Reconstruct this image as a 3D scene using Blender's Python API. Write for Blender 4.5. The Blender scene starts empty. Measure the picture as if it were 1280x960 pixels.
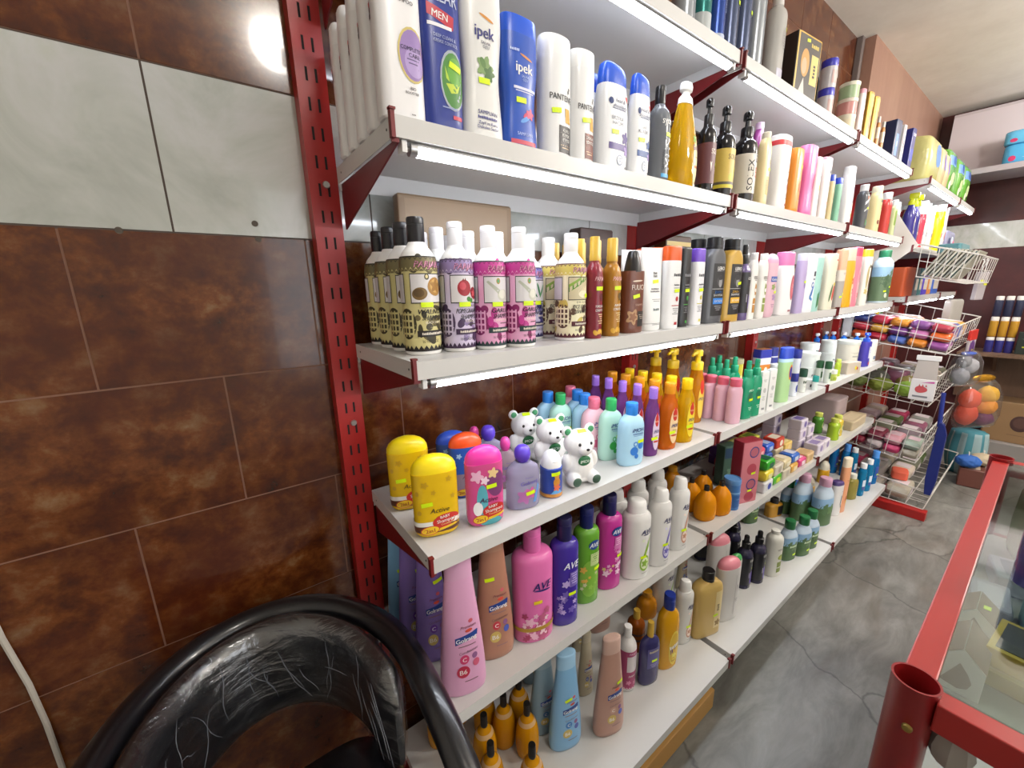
import bpy, bmesh, math, random
import numpy as np
from mathutils import Vector, Matrix, noise
random.seed(7)
COL = bpy.context.scene.collection
PI = math.pi

# ------------------------------------------------------------------ materials
def lin(h):
    h = h.lstrip('#')
    c = [int(h[i:i + 2], 16) / 255 for i in (0, 2, 4)]
    return tuple(v / 12.92 if v <= .04045 else ((v + .055) / 1.055) ** 2.4 for v in c) + (1,)

MATS = {}
def M(h, rough=.35, tr=0, metal=0, coat=0, emit=0, bump=0):
    k = (h, rough, tr, metal, coat, emit, bump)
    if k in MATS: return MATS[k]
    m = bpy.data.materials.new('paint_' + h.strip('#')); m.use_nodes = True
    nt = m.node_tree; b = nt.nodes['Principled BSDF']
    b.inputs['Base Color'].default_value = lin(h)
    b.inputs['Roughness'].default_value = rough
    b.inputs['Metallic'].default_value = metal
    b.inputs['Transmission Weight'].default_value = tr
    b.inputs['Coat Weight'].default_value = coat
    if tr: b.inputs['IOR'].default_value = 1.25
    if emit:
        b.inputs['Emission Color'].default_value = lin(h); b.inputs['Emission Strength'].default_value = emit
    if bump:
        tc = nt.nodes.new('ShaderNodeTexCoord'); n = nt.nodes.new('ShaderNodeTexNoise'); n.inputs['Scale'].default_value = 40
        n.inputs['Detail'].default_value = 4
        bp = nt.nodes.new('ShaderNodeBump'); bp.inputs['Strength'].default_value = bump; bp.inputs['Distance'].default_value = .01
        nt.links.new(tc.outputs['Object'], n.inputs['Vector']); nt.links.new(n.outputs['Fac'], bp.inputs['Height'])
        nt.links.new(bp.outputs['Normal'], b.inputs['Normal'])
    MATS[k] = m
    return m

def ramp_mat(name, stops, scale=(1, 1, 1), nscale=4, detail=8, rough=.3, dist=0, second=None, rrange=None, bump=0, coat=0):
    """marbled material: noise through a colour ramp, optionally mixed with a second noise"""
    m = bpy.data.materials.new(name); m.use_nodes = True
    nt = m.node_tree; N = nt.nodes; L = nt.links; b = N['Principled BSDF']
    tc = N.new('ShaderNodeTexCoord'); mp = N.new('ShaderNodeMapping'); mp.inputs['Scale'].default_value = scale
    L.new(tc.outputs['Object'], mp.inputs['Vector'])
    n = N.new('ShaderNodeTexNoise'); n.inputs['Scale'].default_value = nscale; n.inputs['Detail'].default_value = detail
    n.inputs['Roughness'].default_value = .65; n.inputs['Distortion'].default_value = dist
    L.new(mp.outputs['Vector'], n.inputs['Vector'])
    r = N.new('ShaderNodeValToRGB'); L.new(n.outputs['Fac'], r.inputs['Fac'])
    el = r.color_ramp.elements
    while len(el) < len(stops): el.new(.5)
    for e, (p, c) in zip(el, stops): e.position = p; e.color = lin(c)
    out = r.outputs['Color']
    if second:
        s2, dist2, lo, hi, col = second
        n2 = N.new('ShaderNodeTexNoise'); n2.inputs['Scale'].default_value = s2; n2.inputs['Detail'].default_value = 6
        n2.inputs['Distortion'].default_value = dist2; L.new(mp.outputs['Vector'], n2.inputs['Vector'])
        r2 = N.new('ShaderNodeValToRGB'); L.new(n2.outputs['Fac'], r2.inputs['Fac'])
        r2.color_ramp.elements[0].position = lo; r2.color_ramp.elements[0].color = (0, 0, 0, 1)
        r2.color_ramp.elements[1].position = hi; r2.color_ramp.elements[1].color = (1, 1, 1, 1)
        mx = N.new('ShaderNodeMix'); mx.data_type = 'RGBA'
        L.new(r2.outputs['Color'], mx.inputs['Factor']); L.new(out, mx.inputs['A']); mx.inputs['B'].default_value = lin(col)
        out = mx.outputs['Result']
    L.new(out, b.inputs['Base Color']); b.inputs['Roughness'].default_value = rough
    b.inputs['Coat Weight'].default_value = coat
    if bump:
        bp = N.new('ShaderNodeBump'); bp.inputs['Strength'].default_value = bump; bp.inputs['Distance'].default_value = .004
        L.new(n.outputs['Fac'], bp.inputs['Height']); L.new(bp.outputs['Normal'], b.inputs['Normal'])
    return m

def glass_mat(name, tint, refl=.5, density=.0):
    m = bpy.data.materials.new(name); m.use_nodes = True
    nt = m.node_tree; N = nt.nodes; L = nt.links; N.remove(N['Principled BSDF'])
    t = N.new('ShaderNodeBsdfTransparent'); t.inputs['Color'].default_value = lin(tint)
    g = N.new('ShaderNodeBsdfGlossy'); g.inputs['Roughness'].default_value = .04
    f = N.new('ShaderNodeLayerWeight'); f.inputs['Blend'].default_value = .5
    pw = N.new('ShaderNodeMath'); pw.operation = 'POWER'; L.new(f.outputs['Facing'], pw.inputs[0]); pw.inputs[1].default_value = 3
    ma = N.new('ShaderNodeMath'); ma.operation = 'MULTIPLY_ADD'; L.new(pw.outputs[0], ma.inputs[0]); ma.inputs[1].default_value = .7; ma.inputs[2].default_value = .07
    mx = N.new('ShaderNodeMixShader'); L.new(ma.outputs[0], mx.inputs['Fac'])
    L.new(t.outputs[0], mx.inputs[1]); L.new(g.outputs[0], mx.inputs[2])
    last = mx
    if density:
        d = N.new('ShaderNodeBsdfDiffuse'); d.inputs['Color'].default_value = lin('#d8d8d8')
        m2 = N.new('ShaderNodeMixShader'); m2.inputs['Fac'].default_value = density
        L.new(mx.outputs[0], m2.inputs[1]); L.new(d.outputs[0], m2.inputs[2]); last = m2
    L.new(last.outputs[0], N['Material Output'].inputs['Surface'])
    return m

GLASS = glass_mat('clear_glass', '#dfe8e4')
FILM = glass_mat('clear_film', '#f4f4f4', density=.04)

# ------------------------------------------------------------------ object helpers
def link(o, parent=None):
    COL.objects.link(o)
    if parent is not None: o.parent = parent
    return o
def empty(name, loc=(0, 0, 0), rz=0):
    o = bpy.data.objects.new(name, None); o.empty_display_size = .02
    o.location = loc; o.rotation_euler = (0, 0, rz)
    return link(o)
def tag(o, label, cat, group=None):
    o['label'] = label; o['category'] = cat
    if group: o['group'] = group
    return o
def structure(o):
    o['kind'] = 'structure'; return o
def mesh(name, V, Fc, mats, parent=None, mi=None, smooth=False, ang=None, loc=None):
    me = bpy.data.meshes.new(name); me.from_pydata([tuple(map(float, v)) for v in V], [], [tuple(f) for f in Fc])
    for m in (mats if isinstance(mats, (list, tuple)) else [mats]): me.materials.append(m)
    if mi is not None: me.polygons.foreach_set('material_index', mi)
    if smooth: me.polygons.foreach_set('use_smooth', [True] * len(me.polygons))
    if ang: me.set_sharp_from_angle(angle=math.radians(ang))
    me.update()
    o = bpy.data.objects.new(name, me)
    if loc: o.location = loc
    return link(o, parent)
def copy_tree(o, parent=None):
    c = o.copy(); COL.objects.link(c)
    if parent is not None: c.parent = parent
    for ch in o.children: copy_tree(ch, c)
    return c

class MB:
    """collects simple shapes into one mesh"""
    def __init__(s): s.V = []; s.F = []; s.I = []; s.mats = []
    def mi(s, m):
        if m not in s.mats: s.mats.append(m)
        return s.mats.index(m)
    def add(s, V, Fc, m):
        n = len(s.V); s.V += [tuple(v) for v in V]; s.F += [tuple(i + n for i in f) for f in Fc]; s.I += [s.mi(m)] * len(Fc); return s
    def box(s, x0, x1, y0, y1, z0, z1, m, mat=None):
        V = [Vector((x, y, z)) for z in (z0, z1) for y in (y0, y1) for x in (x0, x1)]
        if mat: V = [mat @ v for v in V]
        return s.add(V, [(0, 2, 3, 1), (4, 5, 7, 6), (0, 1, 5, 4), (2, 6, 7, 3), (0, 4, 6, 2), (1, 3, 7, 5)], m)
    def prism(s, poly, axis, lo, hi, m):
        """poly in the two other axes, extruded along axis"""
        n = len(poly)
        def p(q, h): return {'x': (h, q[0], q[1]), 'y': (q[0], h, q[1]), 'z': (q[0], q[1], h)}[axis]
        V = [p(q, lo) for q in poly] + [p(q, hi) for q in poly]
        return s.add(V, [tuple(range(n))[::-1], tuple(range(n, 2 * n))] + [(i, (i + 1) % n, n + (i + 1) % n, n + i) for i in range(n)], m)
    def tube(s, pts, r, m, n=10, caps=True):
        pts = [Vector(p) for p in pts]; k = len(pts); V = []; up = None
        rr = r if isinstance(r, (list, tuple)) else [r] * k
        for i, p in enumerate(pts):
            d = (pts[min(i + 1, k - 1)] - pts[max(i - 1, 0)]).normalized()
            if up is None: up = Vector((0, 0, 1)) if abs(d.z) < .9 else Vector((1, 0, 0))
            u = d.cross(up).normalized(); w = u.cross(d).normalized(); up = w
            V += [p + rr[i] * (math.cos(a) * u + math.sin(a) * w) for a in [2 * PI * j / n for j in range(n)]]
        Fc = [(i * n + j, i * n + (j + 1) % n, (i + 1) * n + (j + 1) % n, (i + 1) * n + j) for i in range(k - 1) for j in range(n)]
        if caps: Fc += [tuple(range(n))[::-1], tuple(range((k - 1) * n, k * n))]
        return s.add(V, Fc, m)
    def lathe(s, prof, m, n=20, c=(0, 0, 0), sx=1, sy=1, cap=True):
        V = [(c[0] + sx * r * math.cos(2 * PI * j / n), c[1] + sy * r * math.sin(2 * PI * j / n), c[2] + z) for r, z in prof for j in range(n)]
        k = len(prof)
        Fc = [(i * n + j, i * n + (j + 1) % n, (i + 1) * n + (j + 1) % n, (i + 1) * n + j) for i in range(k - 1) for j in range(n)]
        if cap: Fc += [tuple(range(n))[::-1], tuple(range((k - 1) * n, k * n))]
        return s.add(V, Fc, m)
    def ball(s, c, r, m, n=14, k=9, rot=None):
        r = r if isinstance(r, (tuple, list)) else (r, r, r)
        V = []
        for i in range(k + 1):
            t = PI * i / k
            for j in range(n):
                a = 2 * PI * j / n
                v = Vector((r[0] * math.sin(t) * math.cos(a), r[1] * math.sin(t) * math.sin(a), -r[2] * math.cos(t)))
                if rot: v = rot @ v
                V.append(v + Vector(c))
        return s.add(V, [(i * n + j, i * n + (j + 1) % n, (i + 1) * n + (j + 1) % n, (i + 1) * n + j) for i in range(k) for j in range(n)], m)
    def build(s, name, parent=None, smooth=False, ang=None, bevel=0, loc=None, rz=0):
        o = mesh(name, s.V, s.F, s.mats, parent, s.I)
        me = o.data
        bm = bmesh.new(); bm.from_mesh(me)
        bmesh.ops.remove_doubles(bm, verts=bm.verts, dist=1e-6)
        if bevel:
            bmesh.ops.bevel(bm, geom=[e for e in bm.edges if e.is_manifold and e.calc_face_angle(0) > .6], offset=bevel, segments=2, affect='EDGES', profile=.6)
        bmesh.ops.recalc_face_normals(bm, faces=bm.faces)
        bm.to_mesh(me); bm.free()
        if smooth or ang:
            me.polygons.foreach_set('use_smooth', [True] * len(me.polygons))
            me.set_sharp_from_angle(angle=math.radians(ang or 40))
        if loc: o.location = loc
        if rz: o.rotation_euler.z = rz
        return o

# ------------------------------------------------------------------ lofts (bottle bodies) and print on them
def pchip(X, Y, x):
    X = np.array(X, float); Y = np.array(Y, float); h = np.diff(X); d = np.diff(Y) / h
    m = np.zeros(len(X)); m[0] = d[0]; m[-1] = d[-1]
    for i in range(1, len(X) - 1):
        if d[i - 1] * d[i] > 0:
            w1 = 2 * h[i] + h[i - 1]; w2 = h[i] + 2 * h[i - 1]; m[i] = (w1 + w2) / (w1 / d[i - 1] + w2 / d[i])
    i = np.clip(np.searchsorted(X, x, side='right') - 1, 0, len(X) - 2); t = (x - X[i]) / h[i]
    return ((1 + 2 * t) * (1 - t) ** 2 * Y[i] + t * (1 - t) ** 2 * h[i] * m[i] + t * t * (3 - 2 * t) * Y[i + 1] + t * t * (t - 1) * h[i] * m[i + 1])

def sec(phi, a, b, n):
    c, s = np.cos(phi), np.sin(phi)
    return a * np.sign(s) * np.abs(s) ** (2 / n), -b * np.sign(c) * np.abs(c) ** (2 / n)

class Loft:
    """horizontal superellipse sections over height; phi = 0 is the front (-y)"""
    def __init__(s, Z, A, B, Nn): s.Z, s.A, s.B, s.N = [np.array(q, float) for q in (Z, A, B, Nn)]
    def at(s, z): return (np.interp(z, s.Z, s.A), np.interp(z, s.Z, s.B), np.interp(z, s.Z, s.N))
    def mesh(s, K=32, off=0):
        V = []; k = len(s.Z)
        ph = np.linspace(-PI, PI, K, endpoint=False)
        for z, a, b, n in zip(s.Z, s.A, s.B, s.N):
            x, y = sec(ph, a + off, b + off, n); V += list(zip(x, y, [z] * K))
        Fc = [(i * K + j, i * K + (j + 1) % K, (i + 1) * K + (j + 1) % K, (i + 1) * K + j) for i in range(k - 1) for j in range(K)]
        Fc += [tuple(range(K))[::-1], tuple(range((k - 1) * K, k * K))]
        return V, Fc
    def wrap(s, sv, zv, off):
        """(arc length from the front centre, height) -> points on the surface"""
        sv = np.asarray(sv, float); zv = np.clip(np.asarray(zv, float), s.Z[0] + 1e-4, s.Z[-1] - 1e-4)
        a, b, n = s.at(zv)
        ph = np.linspace(-PI, PI, 97)
        X, Y = sec(ph[None, :], a[:, None], b[:, None], n[:, None])
        L = np.concatenate([np.zeros((len(a), 1)), np.cumsum(np.hypot(np.diff(X, axis=1), np.diff(Y, axis=1)), axis=1)], axis=1)
        L -= L[:, 48:49]
        out = np.zeros((len(a), 3))
        for i in range(len(a)):
            t = np.interp(sv[i], L[i], np.arange(97.)); j = min(int(t), 95); f = t - j
            x = X[i, j] * (1 - f) + X[i, j + 1] * f; y = Y[i, j] * (1 - f) + Y[i, j + 1] * f
            tx, ty = X[i, j + 1] - X[i, j], Y[i, j + 1] - Y[i, j]; l = math.hypot(tx, ty) or 1
            out[i] = (x + off * ty / l, y - off * tx / l, zv[i])
        return out

_txt = {}
def text_geo(s, bold=0.0):
    k = (s, bold)
    if k not in _txt:
        cu = bpy.data.curves.new('t', 'FONT'); cu.body = s; cu.resolution_u = 2; cu.align_x = 'CENTER'
        o = bpy.data.objects.new('t', cu); COL.objects.link(o)
        me = bpy.data.meshes.new_from_object(o.evaluated_get(bpy.context.evaluated_depsgraph_get()))
        V = np.array([v.co[:2] for v in me.vertices]) if len(me.vertices) else np.zeros((0, 2))
        Fc = [tuple(p.vertices) for p in me.polygons]
        bpy.data.objects.remove(o); bpy.data.curves.remove(cu); bpy.data.meshes.remove(me)
        if len(V):
            V[:, 0] -= (V[:, 0].min() + V[:, 0].max()) / 2; V[:, 1] -= .35; V /= .7    # capital height -> 1, centred
        if bold > .004 and len(V):                                          # heavier strokes: the outline again, a hair to the side
            n = len(V); V = np.concatenate([V - [bold, 0], V + [bold, 0]]); Fc = Fc + [tuple(i + n for i in f) for f in Fc]
        _txt[k] = (V, Fc)
    return _txt[k]

BLUR = {'OZ', 'PINK', 'LUX', 'Nivea', 'Dove', 'CIELO', 'Pro', 'Herbal', 'Aloe', 'Palmo', 'Rose', 'NUTRI', 'cream', 'LOTION', 'Vaseline', 'baby powder', 'GOLD', 'ACTIVE', 'Natura', 'FRESH',
        'GILLETTE', 'BLUE', 'WHITE', 'ON', 'X', 'mmmmm', 'Hair Mask', 'DAILY SYSTEM', 'CREAM', 'CYRUS', 'Keratin', 'Pringo', 'BIO.', 'L', 'AS', 'Golden', 'HAIR CARE FORMULA', 'Hyaluron', 'shampoo', 'baby shampoo', '88', 'Saylan', 'Gunluk Bakim'}
def smudge(n):
    """print too blurred in the photograph to be read: a row of small uneven strokes"""
    V = []; Fc = []; n = max(3, n)
    for i in range(n):
        x = (i - n / 2) * .75; h = (.5, .38, .46, .3, .5)[i * 3 % 5]; q = len(V)
        V += [(x, -.5), (x + .5, -.5), (x + .5, h), (x, h)]; Fc.append((q, q + 1, q + 2, q + 3))
    return np.array(V), Fc
def grid(s0, s1, z0, z1, ns, nz):
    V = [(s0 + (s1 - s0) * i / ns, z0 + (z1 - z0) * j / nz) for j in range(nz + 1) for i in range(ns + 1)]
    Fc = [(j * (ns + 1) + i, j * (ns + 1) + i + 1, (j + 1) * (ns + 1) + i + 1, (j + 1) * (ns + 1) + i) for j in range(nz) for i in range(ns)]
    return V, Fc
def disc(s, z, rs, rz, rot=0, n=20, lobes=0, amp=0):
    V = [(s, z)]; Fc = []
    K = 3
    for k in range(1, K + 1):
        for j in range(n):
            a = 2 * PI * j / n; f = k / K * (1 + amp * math.cos(lobes * a))
            x, y = rs * f * math.cos(a), rz * f * math.sin(a)
            V.append((s + x * math.cos(rot) - y * math.sin(rot), z + x * math.sin(rot) + y * math.cos(rot)))
    for j in range(n):
        Fc.append((0, 1 + j, 1 + (j + 1) % n))
        for k in range(1, K): Fc.append((1 + (k - 1) * n + j, 1 + k * n + j, 1 + k * n + (j + 1) % n, 1 + (k - 1) * n + (j + 1) % n))
    return V, Fc
def poly(pts, step):
    bm = bmesh.new(); vs = [bm.verts.new((x, y, 0)) for x, y in pts]
    f = bm.faces.new(vs); bmesh.ops.triangulate(bm, faces=[f])
    for _ in range(4):
        es = [e for e in bm.edges if e.calc_length() > step]
        if not es: break
        bmesh.ops.subdivide_edges(bm, edges=es, cuts=1); bmesh.ops.triangulate(bm, faces=bm.faces[:])
    bm.verts.index_update(); V = [(v.co.x, v.co.y) for v in bm.verts]; Fc = [tuple(v.index for v in f.verts) for f in bm.faces]
    bm.normal_update(); flip = [f.normal.z < 0 for f in bm.faces]; Fc = [q[::-1] if fl else q for q, fl in zip(Fc, flip)]
    bm.free(); return V, Fc

def decorate(L, a, H, deco, root):
    """prints label art, lettering and price stickers onto the loft, each its own part"""
    parts = {'label': MB(), 'lettering': MB(), 'price_sticker': MB()}
    off = .00045; hold = False
    for d in deco:
        k = d[0]; rough = .4
        if k == 'H': hold = d[1]; continue
        if k == 'T':
            _, s, ss, zz, h, col = d[:6]; rot = d[6] if len(d) > 6 else 0; mw = d[7] if len(d) > 7 else 1.6; bold = d[8] if len(d) > 8 else .012
            V, Fc = smudge(len(s)) if s in BLUR else text_geo(s, min(bold, .03))
            if not len(V): continue
            w = V[:, 0].max() - V[:, 0].min(); hh = h * H; fx = hh
            if not isinstance(rot, str) and rot > 1: fx = min(h * H / w, .85 * a); hh = fx      # upright lettering: h is its whole length
            elif w * fx > mw * a: fx = mw * a / w
            x, y = V[:, 0] * fx, V[:, 1] * hh
            if rot == 'i': x = x + .25 * y; rot = 0
            c, sn = math.cos(rot), math.sin(rot)
            P = L.wrap(ss * a + x * c - y * sn, zz * H + x * sn + y * c, off + .0004); parts['lettering'].add(P, Fc, M(col, rough)); continue
        tgt = 'label'
        if k == 'R':
            _, s0, s1, z0, z1, col = d; V, Fc = grid(s0 * a, s1 * a, z0 * H, z1 * H, max(3, int(abs(s1 - s0) * 13)), max(2, int((z1 - z0) * 14)))
        elif k == 'E':
            _, s0, z0, rs, rz, col = d[:6]; V, Fc = disc(s0 * a, z0 * H, rs * a, rz * H, d[6] if len(d) > 6 else 0)
        elif k == 'F':
            _, s0, z0, r, col = d; V, Fc = disc(s0 * a, z0 * H, r * a, r * a, .3 * s0, 25, 5, .28)
        elif k == 'P':
            _, pts, col = d; V, Fc = poly([(x * a, y * H) for x, y in pts], .35 * a)
        elif k == 'Z':                                                   # zigzag border right round
            _, z0, amp, n, col = d; V = []; Fc = []
            for i in range(n):
                x0, x1 = -3 + 6 * i / n, -3 + 6 * (i + 1) / n; q = len(V)
                V += [(x0 * a, z0 * H), (x1 * a, z0 * H), ((x0 + x1) / 2 * a, (z0 + amp) * H)]; Fc.append((q, q + 1, q + 2) if amp > 0 else (q, q + 2, q + 1))
        elif k == 'L':                                                   # lines of print too small to read
            _, s0, s1, z0, n, col = d; V = []; Fc = []
            for i in range(n):
                q = len(V); sh = (s1 - s0) * (.08 + .1 * ((i * 7) % 3)); g = grid((s0 + sh) * a, (s1 - sh) * a, (z0 - i * .022) * H, (z0 - i * .022 + .007) * H, 4, 1)
                V += g[0]; Fc += [tuple(v + q for v in f) for f in g[1]]
        elif k == 'S':
            _, s0, z0 = d[:3]; r = d[3] if len(d) > 3 else .12; w, h = min(.0105, .5 * a), .0042
            c, sn = math.cos(r), math.sin(r); V = []
            G, Fc = grid(-w, w, -h, h, 4, 2)
            V = [(s0 * a + x * c - y * sn, z0 * H + x * sn + y * c) for x, y in G]; tgt = 'price_sticker'; col = d[4] if len(d) > 4 else '#d3f000'
        else: raise ValueError(k)
        off += .000003 if hold else .00005
        V = np.array(V); P = L.wrap(V[:, 0], V[:, 1], off + (.0006 if k == 'S' else 0)); parts[tgt].add(P, Fc, M(col, rough))
    lab = None
    for nme, mb in parts.items():
        if mb.V:
            o = mesh(nme, mb.V, mb.F, mb.mats, lab if nme == 'lettering' and lab else root, mb.I, smooth=True)
            if nme == 'label': lab = o
            if nme == 'price_sticker': o['label'] = 'small neon yellow price sticker'

NK = 'neck'
PROF = {
    'cyl': [(0, .94), (.012, 1), (.84, 1), (.89, .96), (.94, .82), (.975, .6), (1, NK)],
    'round': [(0, .94), (.012, 1), (.78, 1), (.85, .95), (.91, .8), (.96, .55), (1, NK)],
    'bath': [(0, .93), (.012, 1), (.90, 1), (.945, .95), (.98, .8), (1, NK)],
    'can': [(0, .92), (.012, 1), (.97, 1), (1, .9)],
    'cone': [(0, .84), (.015, .95), (.07, 1), (.2, .985), (.5, .86), (.8, .69), (1, .58)],
    'straight': [(0, .93), (.015, 1), (.97, 1), (1, .98)],
    'hour': [(0, .93), (.02, 1), (.4, .86), (.75, 1), (1, .97)],
    'hs': [(0, .9), (.02, .98), (.3, 1), (.6, .98), (.85, .93), (1, .84)],
    'should': [(0, .93), (.015, 1), (.8, 1), (.9, .93), (.96, .7), (1, NK)],
    'capsule': [(0, .7), (.02, .84), (.07, .96), (.16, 1), (1, 1)],
    'drop': [(0, .74), (.03, .85), (.2, 1), (.35, 1), (.6, .87), (.85, .62), (1, .47)],
    'slim': [(0, .86), (.02, .94), (.4, 1), (.7, .96), (.86, .74), (.95, .45), (1, NK)],
    'lotion': [(0, .84), (.03, .95), (.2, 1), (.75, .98), (.88, .88), (.96, .6), (1, NK)],
    'egg': [(0, .78), (.04, .91), (.25, 1), (.5, .99), (.72, .86), (.88, .56), (.96, .36), (1, NK)],
    'nature': [(0, .9), (.02, .98), (.2, .98), (.5, 1), (.74, .97), (.86, .8), (.95, .5), (1, NK)],
    'wave': [(0, .9), (.02, .98), (.25, .9), (.55, 1), (.8, .92), (.92, .6), (1, NK)],
    'box': [(0, .98), (.006, 1), (.994, 1), (1, .98)],
    'tub': [(0, .84), (.03, .88), (1, 1)],
}

def cap_mesh(kind, col, z0, z1, a, b, n, rf, ftop, root):
    """closures: z0..z1 above the body; rf = radius over half width"""
    head = None
    if '|' in col: col, head = col.split('|')
    m = M(col, .3); r = rf * a; h = z1 - z0; mb = MB()
    if kind == 'flip':
        mb.lathe([(r * .96, -.002), (r, 0), (r, h * .68), (r * .955, h * .69), (r * .955, h * .72), (r, h * .73), (r, h * .93), (r * .92, h), (r * .5, h * 1.0)], m, 22, (0, 0, z0))
    elif kind == 'disc':
        mb.lathe([(r, -.002), (r, h * .9), (r * .93, h), (r * .85, h), (r * .83, h * .9), (r * .3, h * .9)], m, 22, (0, 0, z0))
    elif kind == 'tall':
        mb.lathe([(r * 1.0, -.002), (r, h * .2), (r * .96, h * .22), (r * .96, h * .95), (r * .88, h), (r * .4, h)], m, 18, (0, 0, z0))
    elif kind == 'taper':
        mb.lathe([(r * 1.05, -.002), (r, h * .15), (r * .8, h * .6), (r * .62, h * .93), (r * .5, h), (r * .2, h)], m, 18, (0, 0, z0))
    elif kind == 'ball':
        mb.lathe([(r * .5, -.004), (r * .62, h * .02), (r * .9, h * .2), (r, h * .48), (r * .9, h * .76), (r * .6, h * .94), (r * .25, h)], m, 20, (0, 0, z0))
    elif kind == 'knob':
        mb.lathe([(a * .5, -.002), (a * .44, h * .25), (r * .62, h * .42), (r * .6, h * .52), (r * .95, h * .6), (r, h * .78), (r * .85, h * .93), (r * .4, h)], m, 22, (0, 0, z0), 1, max(b / a, .6))
    elif kind in ('full', 'fulldisc', 'slope', 'dome'):
        K = 28; ph = np.linspace(-PI, PI, K, endpoint=False); V = []
        prof = {'fulldisc': [(-.01, ftop), (0, ftop), (.86, ftop * .98), (.95, ftop * .95), (1, ftop * .8), (1, ftop * .3)], 'full': [(-.01, ftop), (0, ftop), (.88, ftop * .98), (.96, ftop * .95), (1, ftop * .86), (1, ftop * .4)],
                'slope': [(-.01, ftop), (0, ftop), (.5, ftop * .96), (.85, ftop * .86), (.95, ftop * .74), (1, ftop * .5)],
                'dome': [(-.01, ftop), (0, ftop), (.3, ftop * .97), (.55, ftop * .87), (.75, ftop * .7), (.9, ftop * .46), (1, ftop * .15)]}[kind]
        for t, f in prof:
            x, y = sec(ph, a * f, b * f, n if kind != 'dome' else 2.2)
            sl = .22 * h * max(0, t - .3) if kind == 'slope' else 0
            V += [(x[i], y[i], z0 + t * h - sl * (x[i] / a + 1) ) for i in range(K)]
        k = len(prof)
        mb.add(V, [(i * K + j, i * K + (j + 1) % K, (i + 1) * K + (j + 1) % K, (i + 1) * K + j) for i in range(k - 1) for j in range(K)] + [tuple(range(K))[::-1], tuple(range((k - 1) * K, k * K))], m)
        if kind == 'fulldisc': MB().ball((0, 0, z1), (a * .52, b * .75, h * .07), M('#c9a13a', .3, 0, .6), 20, 8).build('gold_disc', root, True)
        if kind == 'dome': mb.ball((0, -b * .78, z0 + h * .42), (a * .3, b * .12, h * .06), M(col, .5), 10, 6)
    elif kind == 'pump':
        m2 = M(head, .3) if head else m
        mb.lathe([(r, -.002), (r, h * .34), (r * .9, h * .38), (r * .45, h * .4), (r * .42, h * .6)], m, 16, (0, 0, z0))
        mb.build('collar', root, True, 38); mb = MB()
        mb.lathe([(r * .4, h * .58), (r * .4, h * .66), (r * .78, h * .69), (r * .8, h * .93), (r * .66, h), (r * .2, h)], m2, 16, (0, 0, z0))
        d = Vector((-.9, -.43, 0)).normalized()
        p = Vector((0, 0, z0 + h * .85)); mb.tube([p, p + d * r * 1.9, p + d * r * 2.5 + Vector((0, 0, -h * .08))], [r * .36, r * .3, r * .22], m2, 8)
        mb.build('pump', root, True, 50); return
    elif kind == 'mist':
        mb.lathe([(r, -.002), (r, h * .42), (r * .9, h * .45), (r * .62, h * .47), (r * .6, h * .94), (r * .5, h), (r * .2, h)], m, 16, (0, 0, z0))
        mb.ball((0, -r * .55, z0 + h * .8), (r * .16, r * .12, r * .16), M('#222222', .4), 8, 6)
        mb.build('sprayer', root, True); return
    elif kind == 'trigger':
        mb.lathe([(r, -.002), (r, h * .3), (r * .7, h * .36), (r * .6, h * .5), (r * .3, h * .52)], m, 14, (0, 0, z0))
        mb.box(-r * .5, r * .5, -r * 1.9, r * .9, z0 + h * .5, z0 + h * .95, m)
        mb.prism([(-r * 1.3, z0 + h * .5), (-r * .7, z0 + h * .5), (-r * 1.2, z0), (-r * 1.5, z0)], 'x', -r * .3, r * .3, m)
        mb.build('trigger', root, bevel=r * .12, ang=40); return
    elif kind == 'lid':
        mb.lathe([(r * .98, -.002), (r, 0), (r, h * .85), (r * .95, h), (r * .86, h), (r * .84, h * .88), (r * .2, h * .88)], m, 28, (0, 0, z0), 1, b / a)
        mb.build('lid', root, True, 35); return
    mb.build('cap', root, True, 38)

TPL = {}
def T(key, name, cat, desc, prof, col, cap=None, n=2.3, deco=(), rough=.3, tr=0, metal=0, extra=None, bumpy=0):
    """cap = (kind, colour, height where the body ends, radius or top factor)"""
    TPL[key] = dict(name=name, cat=cat, desc=desc, prof=prof, col=col, cap=cap, n=n, deco=list(deco), rough=rough, tr=tr, metal=metal, extra=extra, bumpy=bumpy)

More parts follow.
